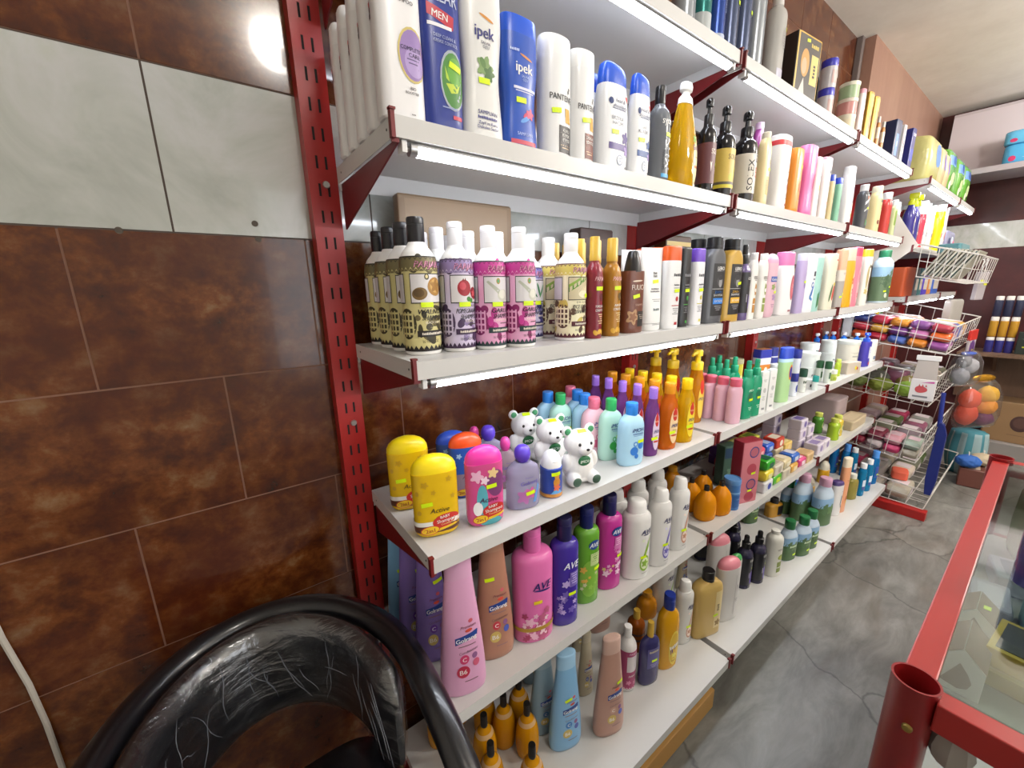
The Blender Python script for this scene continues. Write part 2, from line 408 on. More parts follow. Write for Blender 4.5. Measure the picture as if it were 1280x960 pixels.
def build(key, dims=None):
    t = TPL[key]; a, b, H = dims or DIM[key]; n = t['n']; cap = t['cap']
    t0 = cap[2] if cap else 1.0; hb = H * t0; rf = cap[3] if cap else .5
    pr = PROF[t['prof']]; X = [p[0] for p in pr]
    isn = [p[1] == NK for p in pr]
    fa = [rf * .94 if q else p[1] for p, q in zip(pr, isn)]
    fb = [min(rf * .94 * a / b, 1.0) if q else p[1] for p, q in zip(pr, isn)]
    if any(isn):                                                          # the shoulder turns towards a round neck
        for i, p in enumerate(pr):
            if not isn[i] and p[0] > .85: fb[i] = max(fb[i], min(rf * a / b, 1.0) * .98); fa[i] = max(fa[i], rf * .96)
    nn = [2.0 if q else n for q in isn]
    ts = np.unique(np.concatenate([np.array(X), np.linspace(0, 1, 13), np.linspace(.8, 1, 7) if any(isn) else []]))
    Z = ts * hb; A = pchip(X, fa, ts) * a; B = pchip(X, fb, ts) * b; Nn = pchip(X, nn, ts)
    if t['extra'] == 'crimp': B = B * np.interp(ts, [0, .15, 1], [1, 1, .1])
    if t['extra'] == 'crimp': A = A * np.interp(ts, [0, .15, 1], [.84, .86, 1])
    L = Loft(Z, A, B, Nn)
    root = empty(t['name'])
    V, Fc = L.mesh(32 if n < 6 else 40)
    mesh('body', V, Fc, M(t['col'], t['rough'], t['tr'], t['metal'], 0, 0, t['bumpy']), root, smooth=True, ang=38)
    if cap:
        cols = cap[1]
        f = pr[-1][1]
        cap_mesh(cap[0], cols, hb, H, a, b, n, rf, f if f != NK else rf, root)
    if t['deco']: decorate(L, a, H, t['deco'], root)
    return root

DIM = {
    'care': (0.034, 0.0204, 0.212),
    'clear': (0.0334, 0.0184, 0.27),
    'ipekw': (0.0396, 0.0198, 0.262),
    'ipekb': (0.0388, 0.0194, 0.1992),
    'pantb': (0.0366, 0.022, 0.1997),
    'panto': (0.0306, 0.0184, 0.1957),
    'hsv': (0.0442, 0.0221, 0.2069),
    'hsb': (0.0322, 0.0161, 0.2079),
    'syo': (0.028, 0.0252, 0.2067),
    'golnar': (0.0508, 0.028, 0.2438),
    'solr': (0.0251, 0.0226, 0.2299),
    'soly': (0.0329, 0.0296, 0.2362),
    'solc': (0.0368, 0.0331, 0.2515),
    'purp': (0.0265, 0.0159, 0.2888),
    'crm': (0.0255, 0.0153, 0.21),
    'redc': (0.0457, 0.0274, 0.2245),
    'oran': (0.036, 0.018, 0.2056),
    'pinkb': (0.0463, 0.0231, 0.235),
    'wha': (0.0236, 0.0118, 0.2077),
    'whp': (0.0334, 0.0167, 0.2215),
    'bei': (0.0178, 0.0107, 0.171),
    'mint': (0.0203, 0.0122, 0.1711),
    'whl': (0.0382, 0.0229, 0.2368),
    'camo': (0.0299, 0.0239, 0.1977),
    'cream2': (0.0355, 0.0249, 0.2168),
    'redb': (0.0349, 0.0244, 0.2089),
    'grw': (0.0201, 0.0141, 0.1857),
    'waln': (0.032, 0.032, 0.232),
    'pome': (0.03, 0.03, 0.2276),
    'garl': (0.0304, 0.0304, 0.2232),
    'rosm': (0.032, 0.032, 0.2147),
    'rice': (0.0326, 0.0326, 0.2217),
    'crim': (0.019, 0.019, 0.2161),
    'argan': (0.0215, 0.0215, 0.2169),
    'fuli': (0.0322, 0.0193, 0.1935),
    'drw': (0.0385, 0.0212, 0.2043),
    'wor': (0.0287, 0.0172, 0.2095),
    'blk': (0.0209, 0.0125, 0.2092),
    'wpu': (0.0244, 0.0147, 0.2102),
    'lerg': (0.0428, 0.0214, 0.2453),
    'lero': (0.043, 0.0215, 0.2446),
    'lesp': (0.0259, 0.0207, 0.2316),
    'vers': (0.0196, 0.0108, 0.2095),
    'verg': (0.0217, 0.0119, 0.2086),
    'gpk': (0.0322, 0.0161, 0.2106),
    'grn': (0.0142, 0.0085, 0.2195),
    'wpkc': (0.0512, 0.0256, 0.2206),
    'lil': (0.0286, 0.0157, 0.2203),
    'w2': (0.0412, 0.0206, 0.2225),
    'teal': (0.0336, 0.0168, 0.224),
    'aloe': (0.0425, 0.0212, 0.2307),
    'pea': (0.0311, 0.0187, 0.2522),
    'yel': (0.0523, 0.0287, 0.2635),
    'pk3': (0.0412, 0.0227, 0.2712),
    'w3': (0.0338, 0.0203, 0.2682),
    'herb': (0.0639, 0.0383, 0.2811),
    'ybaby': (0.0431, 0.0216, 0.164),
    'bbaby': (0.041, 0.0205, 0.1644),
    'pbaby': (0.0381, 0.019, 0.1672),
    'obaby': (0.0382, 0.0191, 0.1533),
    'ubaby': (0.038, 0.019, 0.1392),
    'golp': (0.0382, 0.021, 0.1411),
    'golk': (0.0258, 0.0142, 0.1268),
    'tiny': (0.0256, 0.0256, 0.1081),
    'bear': (0.0434, 0.0347, 0.1493),
    'lblu': (0.0376, 0.0207, 0.1702),
    'lgrn': (0.035, 0.0192, 0.1716),
    'jpur': (0.0232, 0.0139, 0.1961),
    'jora': (0.0306, 0.0183, 0.1969),
    'jyel': (0.0306, 0.0184, 0.1959),
    'jpmp': (0.0319, 0.0224, 0.2532),
    'talc': (0.0265, 0.0185, 0.1559),
    'gspr': (0.027, 0.0149, 0.2069),
    'wbox': (0.0176, 0.0079, 0.1564),
    'wcap': (0.0281, 0.0196, 0.1337),
    'glot': (0.0317, 0.0158, 0.2209),
    'navj': (0.0168, 0.0168, 0.0986),
    'dkj': (0.0157, 0.0157, 0.1023),
    'wjar': (0.019, 0.019, 0.0426),
    'tub': (0.0446, 0.0446, 0.068),
    'tealj': (0.0114, 0.0114, 0.0634),
    'dgj': (0.0136, 0.0136, 0.1014),
    'gwj': (0.0154, 0.0154, 0.0527),
    'yglot': (0.0175, 0.0105, 0.0863),
    'buck': (0.0493, 0.0493, 0.16),
    'crate': (0.0539, 0.027, 0.06),
    'ppmp': (0.0335, 0.0201, 0.1893),
    'gwb': (0.031, 0.0186, 0.1374),
    'wlot': (0.0316, 0.0189, 0.1291),
    'bpmp': (0.0263, 0.0184, 0.1628),
    'ycan': (0.0296, 0.0296, 0.1314),
    'cbox': (0.0374, 0.0224, 0.1522),
    'nvbt': (0.025, 0.0175, 0.1548),
    'golu': (0.04, 0.02, 0.31),
    'golv': (0.04, 0.02, 0.31),
    'golpk': (0.0479, 0.024, 0.315),
    'golbr': (0.0454, 0.0227, 0.315),
    'avepk': (0.0495, 0.0346, 0.2895),
    'avepu': (0.0363, 0.0254, 0.289),
    'avegr': (0.0356, 0.0249, 0.2729),
    'avemg': (0.0374, 0.0262, 0.2793),
    'avew1': (0.0431, 0.0324, 0.247),
    'avew2': (0.0347, 0.0261, 0.2523),
    'avew3': (0.0326, 0.0245, 0.2516),
    'honey': (0.0402, 0.0322, 0.1269),
    'bcan': (0.0292, 0.0292, 0.1199),
    'rbox': (0.0477, 0.0238, 0.2507),
    'gbox': (0.0367, 0.022, 0.1769),
    'orab': (0.0397, 0.0317, 0.108),
    'golu2': (0.0476, 0.0238, 0.3033),
    'golgb': (0.0425, 0.0212, 0.255),
    'golcr': (0.0266, 0.0133, 0.2252),
    'golbb': (0.0476, 0.0238, 0.3137),
    'pomm': (0.0288, 0.0288, 0.2188),
    'navg': (0.0365, 0.0183, 0.2232),
    'ambg': (0.0292, 0.0292, 0.1496),
    'yelb': (0.0399, 0.0239, 0.2729),
    'goldc': (0.058, 0.0261, 0.2578),
    'pctube': (0.0495, 0.0248, 0.2573),
    'gctube': (0.0277, 0.0139, 0.1832),
    'dspr': (0.0322, 0.029, 0.2307),
    'goldr': (0.05, 0.025, 0.1022),
    'aloeb': (0.0363, 0.029, 0.2089),
    'gnat': (0.0455, 0.0273, 0.1919),
    'pnat': (0.0576, 0.0346, 0.2577),
    'wpur': (0.0368, 0.0221, 0.2005),
    'peach': (0.0277, 0.0166, 0.3155),
    'oliv': (0.0362, 0.0254, 0.152),
    'bmou': (0.025, 0.0175, 0.2009),
    'bmou2': (0.029, 0.0203, 0.2146),
    'yspr': (0.0348, 0.0278, 0.1421),
    'yolk': (0.0316, 0.0284, 0.163),
    'cans': (0.027, 0.027, 0.2),
    'cant': (0.027, 0.027, 0.2),
    'canb': (0.026, 0.026, 0.2),
    'cann': (0.026, 0.026, 0.2),
    'milk': (0.0354, 0.0248, 0.28),
    'gbx': (0.0752, 0.0263, 0.1796),
    'dkb': (0.0205, 0.0164, 0.215),
    'bjar': (0.0248, 0.0248, 0.0936),
    'ctub': (0.0156, 0.0124, 0.2809),
    'tinc': (0.0332, 0.0332, 0.064),
    'ptub': (0.0194, 0.0116, 0.1749),
    'gpou': (0.0236, 0.0094, 0.1852),
    'smb': (0.0099, 0.0079, 0.128),
    'nbox': (0.0343, 0.024, 0.1766),
    'wbx': (0.0165, 0.0115, 0.1784),
    'nbx2': (0.0259, 0.0181, 0.1983),
    'lpnk': (0.0376, 0.0207, 0.1702),
}

ITEMS = [  # shelf, kind, x, y, z of the base, place in its row from the front, length of the row, turn
    (2, 'care', 0.040, -0.314, 1.645, 0, 5, 0.00),
    (2, 'care', 0.040, -0.262, 1.645, 1, 5, 0.00),
    (2, 'care', 0.040, -0.210, 1.645, 2, 5, 0.00),
    (2, 'care', 0.040, -0.158, 1.645, 3, 5, 0.00),
    (2, 'care', 0.040, -0.106, 1.645, 4, 5, 0.00),
    (2, 'clear', 0.106, -0.316, 1.645, 0, 1, 0.00),
    (2, 'ipekw', 0.180, -0.314, 1.645, 0, 1, 0.00),
    (2, 'ipekb', 0.257, -0.315, 1.645, 0, 1, 0.00),
    (2, 'pantb', 0.346, -0.312, 1.645, 0, 1, 0.00),
    (2, 'panto', 0.414, -0.316, 1.645, 0, 1, 0.00),
    (2, 'hsv', 0.509, -0.312, 1.645, 0, 2, 0.00),
    (2, 'hsv', 0.509, -0.262, 1.645, 1, 2, 0.00),
    (2, 'hsb', 0.595, -0.318, 1.645, 0, 1, 0.00),
    (2, 'syo', 0.683, -0.309, 1.645, 0, 1, 0.00),
    (2, 'golnar', 0.791, -0.306, 1.645, 0, 1, 0.00),
    (2, 'solr', 0.897, -0.311, 1.645, 0, 1, 0.00),
    (2, 'soly', 1.000, -0.304, 1.645, 0, 1, 0.00),
    (2, 'solc', 1.132, -0.301, 1.645, 0, 1, 0.00),
    (2, 'purp', 1.356, -0.235, 1.645, 0, 1, 0.00),
    (2, 'crm', 1.220, -0.319, 1.645, 0, 1, 0.00),
    (2, 'redc', 1.354, -0.307, 1.645, 0, 1, 0.00),
    (2, 'oran', 1.467, -0.316, 1.645, 0, 1, 0.00),
    (2, 'pinkb', 1.584, -0.311, 1.645, 0, 1, 0.00),
    (2, 'wha', 1.652, -0.322, 1.645, 0, 1, 0.00),
    (2, 'whp', 1.745, -0.317, 1.645, 0, 1, 0.00),
    (2, 'bei', 1.815, -0.323, 1.645, 0, 1, 0.00),
    (2, 'mint', 1.901, -0.322, 1.645, 0, 1, 0.00),
    (2, 'whl', 2.049, -0.311, 1.645, 0, 1, 0.00),
    (2, 'camo', 2.288, -0.310, 1.645, 0, 1, 0.00),
    (2, 'cream2', 2.499, -0.309, 1.645, 0, 1, 0.00),
    (2, 'redb', 2.685, -0.310, 1.645, 0, 1, 0.00),
    (2, 'grw', 2.812, -0.320, 1.645, 0, 1, 0.00),
    (3, 'waln', 0.069, -0.268, 1.292, 0, 4, -0.12),
    (3, 'waln', 0.069, -0.204, 1.292, 1, 4, -0.12),
    (3, 'waln', 0.069, -0.140, 1.292, 2, 4, -0.12),
    (3, 'waln', 0.069, -0.076, 1.292, 3, 4, -0.12),
    (3, 'pome', 0.137, -0.281, 1.292, 0, 3, -0.12),
    (3, 'pome', 0.137, -0.209, 1.292, 1, 3, -0.12),
    (3, 'pome', 0.137, -0.137, 1.292, 2, 3, -0.12),
    (3, 'garl', 0.197, -0.297, 1.292, 0, 3, -0.12),
    (3, 'garl', 0.198, -0.222, 1.292, 1, 3, -0.12),
    (3, 'garl', 0.198, -0.147, 1.292, 2, 3, -0.12),
    (3, 'garl', 0.257, -0.313, 1.292, 0, 2, -0.12),
    (3, 'garl', 0.258, -0.238, 1.292, 1, 2, -0.12),
    (3, 'rosm', 0.342, -0.235, 1.292, 0, 1, -0.12),
    (3, 'rice', 0.399, -0.309, 1.292, 0, 3, -0.12),
    (3, 'rice', 0.406, -0.229, 1.292, 1, 3, -0.12),
    (3, 'rice', 0.399, -0.149, 1.292, 2, 3, -0.12),
    (3, 'crim', 0.451, -0.329, 1.292, 0, 4, -0.12),
    (3, 'crim', 0.451, -0.285, 1.292, 1, 4, -0.12),
    (3, 'crim', 0.457, -0.241, 1.292, 2, 4, -0.12),
    (3, 'crim', 0.457, -0.197, 1.292, 3, 4, -0.12),
    (3, 'argan', 0.515, -0.324, 1.292, 0, 4, -0.12),
    (3, 'argan', 0.515, -0.275, 1.292, 1, 4, -0.12),
    (3, 'argan', 0.515, -0.226, 1.292, 2, 4, -0.12),
    (3, 'argan', 0.515, -0.177, 1.292, 3, 4, -0.12),
    (3, 'fuli', 0.601, -0.316, 1.292, 0, 1, -0.12),
    (3, 'drw', 0.678, -0.314, 1.292, 0, 2, -0.12),
    (3, 'drw', 0.678, -0.254, 1.292, 1, 2, -0.12),
    (3, 'wor', 0.744, -0.328, 1.292, 0, 3, -0.12),
    (3, 'wor', 0.744, -0.287, 1.292, 1, 3, -0.12),
    (3, 'wor', 0.743, -0.246, 1.292, 2, 3, -0.12),
    (3, 'blk', 0.814, -0.322, 1.292, 0, 3, -0.12),
    (3, 'blk', 0.814, -0.291, 1.292, 1, 3, -0.12),
    (3, 'blk', 0.814, -0.260, 1.292, 2, 3, -0.12),
    (3, 'wpu', 0.883, -0.320, 1.292, 0, 2, -0.12),
    (3, 'wpu', 0.883, -0.284, 1.292, 1, 2, -0.12),
    (3, 'lerg', 0.976, -0.316, 1.292, 0, 2, -0.12),
    (3, 'lerg', 0.976, -0.266, 1.292, 1, 2, -0.12),
    (3, 'lero', 1.062, -0.325, 1.292, 0, 2, -0.12),
    (3, 'lero', 1.062, -0.275, 1.292, 1, 2, -0.12),
    (3, 'lesp', 1.138, -0.330, 1.292, 0, 2, -0.12),
    (3, 'lesp', 1.138, -0.282, 1.292, 1, 2, -0.12),
    (3, 'vers', 1.196, -0.334, 1.292, 0, 2, -0.12),
    (3, 'vers', 1.196, -0.306, 1.292, 1, 2, -0.12),
    (3, 'verg', 1.253, -0.339, 1.292, 0, 2, -0.12),
    (3, 'verg', 1.253, -0.309, 1.292, 1, 2, -0.12),
    (3, 'gpk', 1.313, -0.339, 1.292, 0, 1, -0.12),
    (3, 'grn', 1.477, -0.294, 1.292, 0, 1, -0.12),
    (3, 'wpkc', 1.453, -0.329, 1.292, 0, 1, -0.12),
    (3, 'lil', 1.585, -0.337, 1.292, 0, 1, -0.12),
    (3, 'w2', 1.664, -0.334, 1.292, 0, 1, -0.12),
    (3, 'teal', 1.737, -0.338, 1.292, 0, 1, -0.12),
    (3, 'aloe', 1.899, -0.333, 1.292, 0, 1, -0.12),
    (3, 'pea', 2.029, -0.336, 1.292, 0, 1, -0.12),
    (3, 'yel', 2.152, -0.326, 1.292, 0, 1, -0.12),
    (3, 'pk3', 2.243, -0.332, 1.292, 0, 1, -0.12),
    (3, 'w3', 2.407, -0.334, 1.292, 0, 1, -0.12),
    (3, 'herb', 2.818, -0.316, 1.292, 0, 1, -0.12),
    (4, 'ybaby', 0.061, -0.291, 0.940, 0, 1, -0.28),
    (4, 'ybaby', 0.060, -0.165, 0.940, 0, 1, -0.28),
    (4, 'pbaby', 0.154, -0.321, 0.940, 0, 1, -0.28),
    (4, 'obaby', 0.182, -0.200, 0.940, 0, 1, -0.28),
    (4, 'ubaby', 0.182, -0.135, 0.940, 0, 1, -0.28),
    (4, 'golp', 0.254, -0.318, 0.940, 0, 1, -0.28),
    (4, 'golk', 0.275, -0.225, 0.940, 0, 1, -0.28),
    (4, 'golp', 0.267, -0.165, 0.940, 0, 1, -0.28),
    (4, 'golk', 0.257, -0.115, 0.940, 0, 1, -0.28),
    (4, 'tiny', 0.337, -0.317, 0.940, 0, 1, -0.28),
    (4, 'bear', 0.433, -0.308, 0.940, 0, 1, -0.28),
    (4, 'bear', 0.433, -0.205, 0.940, 0, 1, -0.28),
    (4, 'bear', 0.414, -0.120, 0.940, 0, 1, -0.28),
    (4, 'lblu', 0.611, -0.326, 0.940, 0, 1, -0.28),
    (4, 'lgrn', 0.597, -0.269, 0.940, 0, 1, -0.28),
    (4, 'lblu', 0.588, -0.181, 0.940, 0, 1, -0.28),
    (4, 'jpur', 0.703, -0.326, 0.940, 0, 5, -0.28),
    (4, 'jpur', 0.703, -0.274, 0.940, 1, 5, -0.28),
    (4, 'jpur', 0.703, -0.222, 0.940, 2, 5, -0.28),
    (4, 'jpur', 0.703, -0.170, 0.940, 3, 5, -0.28),
    (4, 'jpur', 0.703, -0.118, 0.940, 4, 5, -0.28),
    (4, 'jora', 0.784, -0.325, 0.940, 0, 5, -0.28),
    (4, 'jora', 0.784, -0.273, 0.940, 1, 5, -0.28),
    (4, 'jora', 0.784, -0.221, 0.940, 2, 5, -0.28),
    (4, 'jora', 0.784, -0.169, 0.940, 3, 5, -0.28),
    (4, 'jora', 0.784, -0.117, 0.940, 4, 5, -0.28),
    (4, 'jyel', 0.871, -0.326, 0.940, 0, 5, -0.28),
    (4, 'jyel', 0.871, -0.274, 0.940, 1, 5, -0.28),
    (4, 'jyel', 0.871, -0.222, 0.940, 2, 5, -0.28),
    (4, 'jyel', 0.871, -0.170, 0.940, 3, 5, -0.28),
    (4, 'jyel', 0.871, -0.118, 0.940, 4, 5, -0.28),
    (4, 'jpmp', 1.067, -0.245, 0.940, 0, 1, -0.28),
    (4, 'jpmp', 1.036, -0.175, 0.940, 0, 1, -0.28),
    (4, 'jpmp', 1.037, -0.105, 0.940, 0, 1, -0.28),
    (4, 'talc', 1.156, -0.337, 0.940, 0, 1, -0.28),
    (4, 'talc', 1.155, -0.295, 0.940, 0, 1, -0.28),
    (4, 'talc', 1.152, -0.254, 0.940, 0, 1, -0.28),
    (4, 'talc', 1.154, -0.216, 0.940, 0, 1, -0.28),
    (4, 'gspr', 1.235, -0.339, 0.940, 0, 1, -0.28),
    (4, 'gspr', 1.292, -0.342, 0.940, 0, 1, -0.28),
    (4, 'wbox', 1.346, -0.347, 0.940, 0, 1, -0.28),
    (4, 'wbox', 1.411, -0.348, 0.940, 0, 1, -0.28),
    (4, 'wcap', 1.658, -0.270, 0.940, 0, 1, -0.28),
    (4, 'glot', 1.566, -0.334, 0.940, 0, 1, -0.28),
    (4, 'navj', 1.699, -0.326, 0.940, 0, 1, -0.28),
    (4, 'dkj', 1.801, -0.326, 0.940, 0, 2, -0.28),
    (4, 'dkj', 1.801, -0.289, 0.940, 1, 2, -0.28),
    (4, 'wjar', 1.897, -0.321, 0.940, 0, 1, -0.28),
    (4, 'tub', 2.101, -0.247, 0.940, 0, 1, -0.28),
    (4, 'tub', 2.682, -0.170, 0.940, 0, 1, -0.28),
    (4, 'tub', 2.480, -0.130, 0.940, 0, 1, -0.28),
    (4, 'tealj', 1.881, -0.352, 0.940, 0, 1, -0.28),
    (4, 'dgj', 2.083, -0.337, 0.940, 0, 2, -0.28),
    (4, 'dgj', 2.083, -0.304, 0.940, 1, 2, -0.28),
    (4, 'gwj', 2.160, -0.339, 0.940, 0, 1, -0.28),
    (4, 'yglot', 2.292, -0.320, 0.940, 0, 1, -0.28),
    (4, 'buck', 2.534, -0.290, 0.940, 0, 1, -0.28),
    (4, 'crate', 2.423, -0.333, 0.940, 0, 1, -0.28),
    (4, 'ppmp', 2.695, -0.329, 0.940, 0, 1, -0.28),
    (4, 'gwb', 2.932, -0.268, 0.940, 0, 1, -0.28),
    (4, 'wlot', 2.931, -0.308, 0.940, 0, 1, -0.28),
    (4, 'bpmp', 2.936, -0.110, 0.940, 0, 1, -0.28),
    (4, 'bpmp', 2.768, -0.075, 0.940, 0, 1, -0.28),
    (4, 'bpmp', 2.936, -0.072, 0.940, 0, 1, -0.28),
    (4, 'bpmp', 2.936, -0.165, 0.940, 0, 1, -0.28),
    (4, 'bpmp', 2.936, -0.229, 0.940, 0, 1, -0.28),
    (4, 'ycan', 1.696, -0.090, 0.940, 0, 1, -0.28),
    (4, 'cbox', 1.943, -0.100, 0.940, 0, 1, -0.28),
    (4, 'nvbt', 2.018, -0.120, 0.940, 0, 1, -0.28),
    (5, 'golu', 0.045, -0.100, 0.584, 0, 1, -0.30),
    (5, 'golv', 0.048, -0.165, 0.584, 0, 1, -0.30),
    (5, 'golv', 0.063, -0.225, 0.584, 0, 1, -0.30),
    (5, 'golpk', 0.079, -0.331, 0.584, 0, 1, -0.30),
    (5, 'golbr', 0.178, -0.302, 0.584, 0, 1, -0.30),
    (5, 'avepk', 0.284, -0.310, 0.584, 0, 1, -0.30),
    (5, 'avepu', 0.371, -0.327, 0.584, 0, 1, -0.30),
    (5, 'avegr', 0.466, -0.311, 0.584, 0, 1, -0.30),
    (5, 'avemg', 0.554, -0.312, 0.584, 0, 1, -0.30),
    (5, 'avew1', 0.651, -0.330, 0.584, 0, 2, -0.30),
    (5, 'avew1', 0.651, -0.250, 0.584, 1, 2, -0.30),
    (5, 'avew2', 0.748, -0.343, 0.584, 0, 2, -0.30),
    (5, 'avew2', 0.748, -0.263, 0.584, 1, 2, -0.30),
    (5, 'avew3', 0.859, -0.337, 0.584, 0, 2, -0.30),
    (5, 'avew3', 0.859, -0.257, 0.584, 1, 2, -0.30),
    (5, 'honey', 1.090, -0.306, 0.584, 0, 1, -0.30),
    (5, 'honey', 1.167, -0.322, 0.584, 0, 1, -0.30),
    (5, 'honey', 1.107, -0.241, 0.584, 0, 1, -0.30),
    (5, 'honey', 1.201, -0.235, 0.584, 0, 1, -0.30),
    (5, 'bcan', 1.236, -0.327, 0.584, 0, 1, -0.30),
    (5, 'rbox', 1.325, -0.329, 0.584, 0, 1, -0.30),
    (5, 'gbox', 1.408, -0.220, 0.584, 0, 1, -0.30),
    (5, 'orab', 1.177, -0.120, 0.584, 0, 1, -0.30),
    (6, 'golu2', 0.375, -0.334, 0.178, 0, 1, -0.30),
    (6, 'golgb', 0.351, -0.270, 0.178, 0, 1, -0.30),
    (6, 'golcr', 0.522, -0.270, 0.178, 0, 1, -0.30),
    (6, 'golbb', 0.497, -0.382, 0.178, 0, 1, -0.30),
    (6, 'pomm', 0.645, -0.327, 0.178, 0, 1, -0.30),
    (6, 'navg', 0.709, -0.363, 0.178, 0, 1, -0.30),
    (6, 'ambg', 0.784, -0.260, 0.178, 0, 1, -0.30),
    (6, 'yelb', 0.805, -0.363, 0.178, 0, 1, -0.30),
    (6, 'avew3', 0.937, -0.341, 0.178, 0, 1, -0.30),
    (6, 'avew1', 1.012, -0.210, 0.178, 0, 1, -0.30),
    (6, 'orab', 0.932, -0.200, 0.178, 0, 1, -0.30),
    (6, 'goldc', 1.029, -0.371, 0.178, 0, 1, -0.30),
    (6, 'pctube', 1.156, -0.382, 0.178, 0, 1, -0.30),
    (6, 'pctube', 1.268, -0.290, 0.178, 0, 1, -0.30),
    (6, 'gctube', 1.303, -0.345, 0.178, 0, 1, -0.30),
    (6, 'dspr', 1.458, -0.365, 0.178, 0, 1, -0.30),
    (6, 'dspr', 1.383, -0.345, 0.178, 0, 1, -0.30),
    (6, 'dspr', 1.462, -0.260, 0.178, 0, 1, -0.30),
    (6, 'goldr', 2.065, -0.200, 0.178, 0, 1, -0.30),
    (6, 'aloeb', 1.557, -0.387, 0.178, 0, 1, -0.30),
    (6, 'gnat', 1.721, -0.386, 0.178, 0, 1, -0.30),
    (6, 'gnat', 1.807, -0.413, 0.178, 0, 1, -0.30),
    (6, 'gnat', 1.894, -0.416, 0.178, 0, 1, -0.30),
    (6, 'gnat', 2.155, -0.234, 0.178, 0, 1, -0.30),
    (6, 'pnat', 2.167, -0.381, 0.178, 0, 1, -0.30),
    (6, 'pnat', 2.138, -0.300, 0.178, 0, 1, -0.30),
    (6, 'wpur', 2.324, -0.395, 0.178, 0, 1, -0.30),
    (6, 'peach', 2.386, -0.407, 0.178, 0, 1, -0.30),
    (6, 'oliv', 2.606, -0.396, 0.178, 0, 1, -0.30),
    (6, 'bmou', 2.690, -0.419, 0.178, 0, 1, -0.30),
    (6, 'bmou', 2.789, -0.426, 0.178, 0, 1, -0.30),
    (6, 'bmou', 2.938, -0.320, 0.178, 0, 1, -0.30),
    (6, 'bmou2', 2.934, -0.421, 0.178, 0, 1, -0.30),
    (6, 'bmou2', 2.934, -0.281, 0.178, 0, 1, -0.30),
    (6, 'bmou2', 2.934, -0.220, 0.178, 0, 1, -0.30),
    (6, 'yspr', 2.720, -0.230, 0.178, 0, 1, -0.30),
    (6, 'yolk', 0.173, -0.243, 0.178, 0, 1, -0.30),
    (6, 'yolk', 0.243, -0.231, 0.178, 0, 1, -0.30),
    (6, 'yolk', 0.279, -0.288, 0.178, 0, 1, -0.30),
    (6, 'yolk', 0.305, -0.218, 0.178, 0, 1, -0.30),
    (6, 'yolk', 0.150, -0.309, 0.178, 0, 1, -0.30),
    (6, 'yolk', 0.227, -0.373, 0.178, 0, 1, -0.30),
    (6, 'yolk', 0.216, -0.175, 0.178, 0, 1, -0.30),
    (1, 'cans', 0.772, -0.295, 1.999, 0, 1, -0.10),
    (1, 'cant', 0.843, -0.295, 1.999, 0, 1, -0.10),
    (1, 'canb', 0.910, -0.296, 1.999, 0, 1, -0.10),
    (1, 'cann', 0.975, -0.296, 1.999, 0, 1, -0.10),
    (1, 'cann', 1.044, -0.296, 1.999, 0, 1, -0.10),
    (1, 'cans', 1.123, -0.295, 1.999, 0, 1, -0.10),
    (1, 'milk', 1.251, -0.297, 1.999, 0, 1, -0.10),
    (1, 'gbx', 1.457, -0.295, 1.999, 0, 1, -0.10),
    (1, 'dkb', 1.730, -0.250, 1.999, 0, 1, -0.10),
    (1, 'bjar', 1.708, -0.297, 1.999, 0, 1, -0.10),
    (1, 'ctub', 1.927, -0.240, 1.999, 0, 1, -0.10),
    (1, 'tinc', 1.969, -0.289, 1.999, 0, 1, -0.10),
    (1, 'ptub', 2.057, -0.310, 1.999, 0, 1, -0.10),
    (1, 'gpou', 2.154, -0.312, 1.999, 0, 1, -0.10),
    (1, 'gpou', 2.234, -0.314, 1.999, 0, 1, -0.10),
    (1, 'smb', 2.317, -0.314, 1.999, 0, 1, -0.10),
    (1, 'smb', 2.411, -0.311, 1.999, 0, 1, -0.10),
    (1, 'nbox', 2.629, -0.298, 1.999, 0, 1, -0.10),
    (1, 'wbx', 2.747, -0.310, 1.999, 0, 1, -0.10),
    (1, 'nbx2', 2.936, -0.304, 1.999, 0, 1, -0.10),
    (4, 'lblu', 0.523, -0.096, 0.940, 0, 1, -0.28),
    (4, 'lgrn', 0.534, -0.138, 0.940, 0, 1, -0.28),
    (4, 'lpnk', 0.619, -0.092, 0.940, 0, 1, -0.28),
    (4, 'lblu', 0.603, -0.137, 0.940, 0, 1, -0.28),
    (4, 'lpnk', 0.577, -0.226, 0.940, 0, 1, -0.28),
    (4, 'gspr', 1.206, -0.277, 0.940, 0, 1, -0.28),
    (4, 'gspr', 1.285, -0.269, 0.940, 0, 1, -0.28),
    (4, 'gspr', 1.211, -0.223, 0.940, 0, 1, -0.28),
    (4, 'gspr', 1.281, -0.213, 0.940, 0, 1, -0.28),
    (4, 'gspr', 1.282, -0.132, 0.940, 0, 1, -0.28),
    (6, 'yolk', 0.100, -0.120, 0.178, 0, 1, -0.30),
    (6, 'yolk', 0.170, -0.100, 0.178, 0, 1, -0.30),
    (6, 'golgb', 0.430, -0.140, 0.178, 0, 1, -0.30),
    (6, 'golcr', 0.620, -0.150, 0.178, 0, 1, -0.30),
    (6, 'golbb', 0.740, -0.130, 0.178, 0, 1, -0.30),
    (6, 'avew2', 0.860, -0.100, 0.178, 0, 1, -0.30),
    (6, 'avew1', 1.100, -0.120, 0.178, 0, 1, -0.30),
    (6, 'golcr', 1.170, -0.200, 0.178, 0, 1, -0.30),
    (6, 'pctube', 1.200, -0.100, 0.178, 0, 1, -0.30),
    (6, 'dspr', 1.420, -0.150, 0.178, 0, 1, -0.30),
    (6, 'dspr', 1.550, -0.220, 0.178, 0, 1, -0.30),
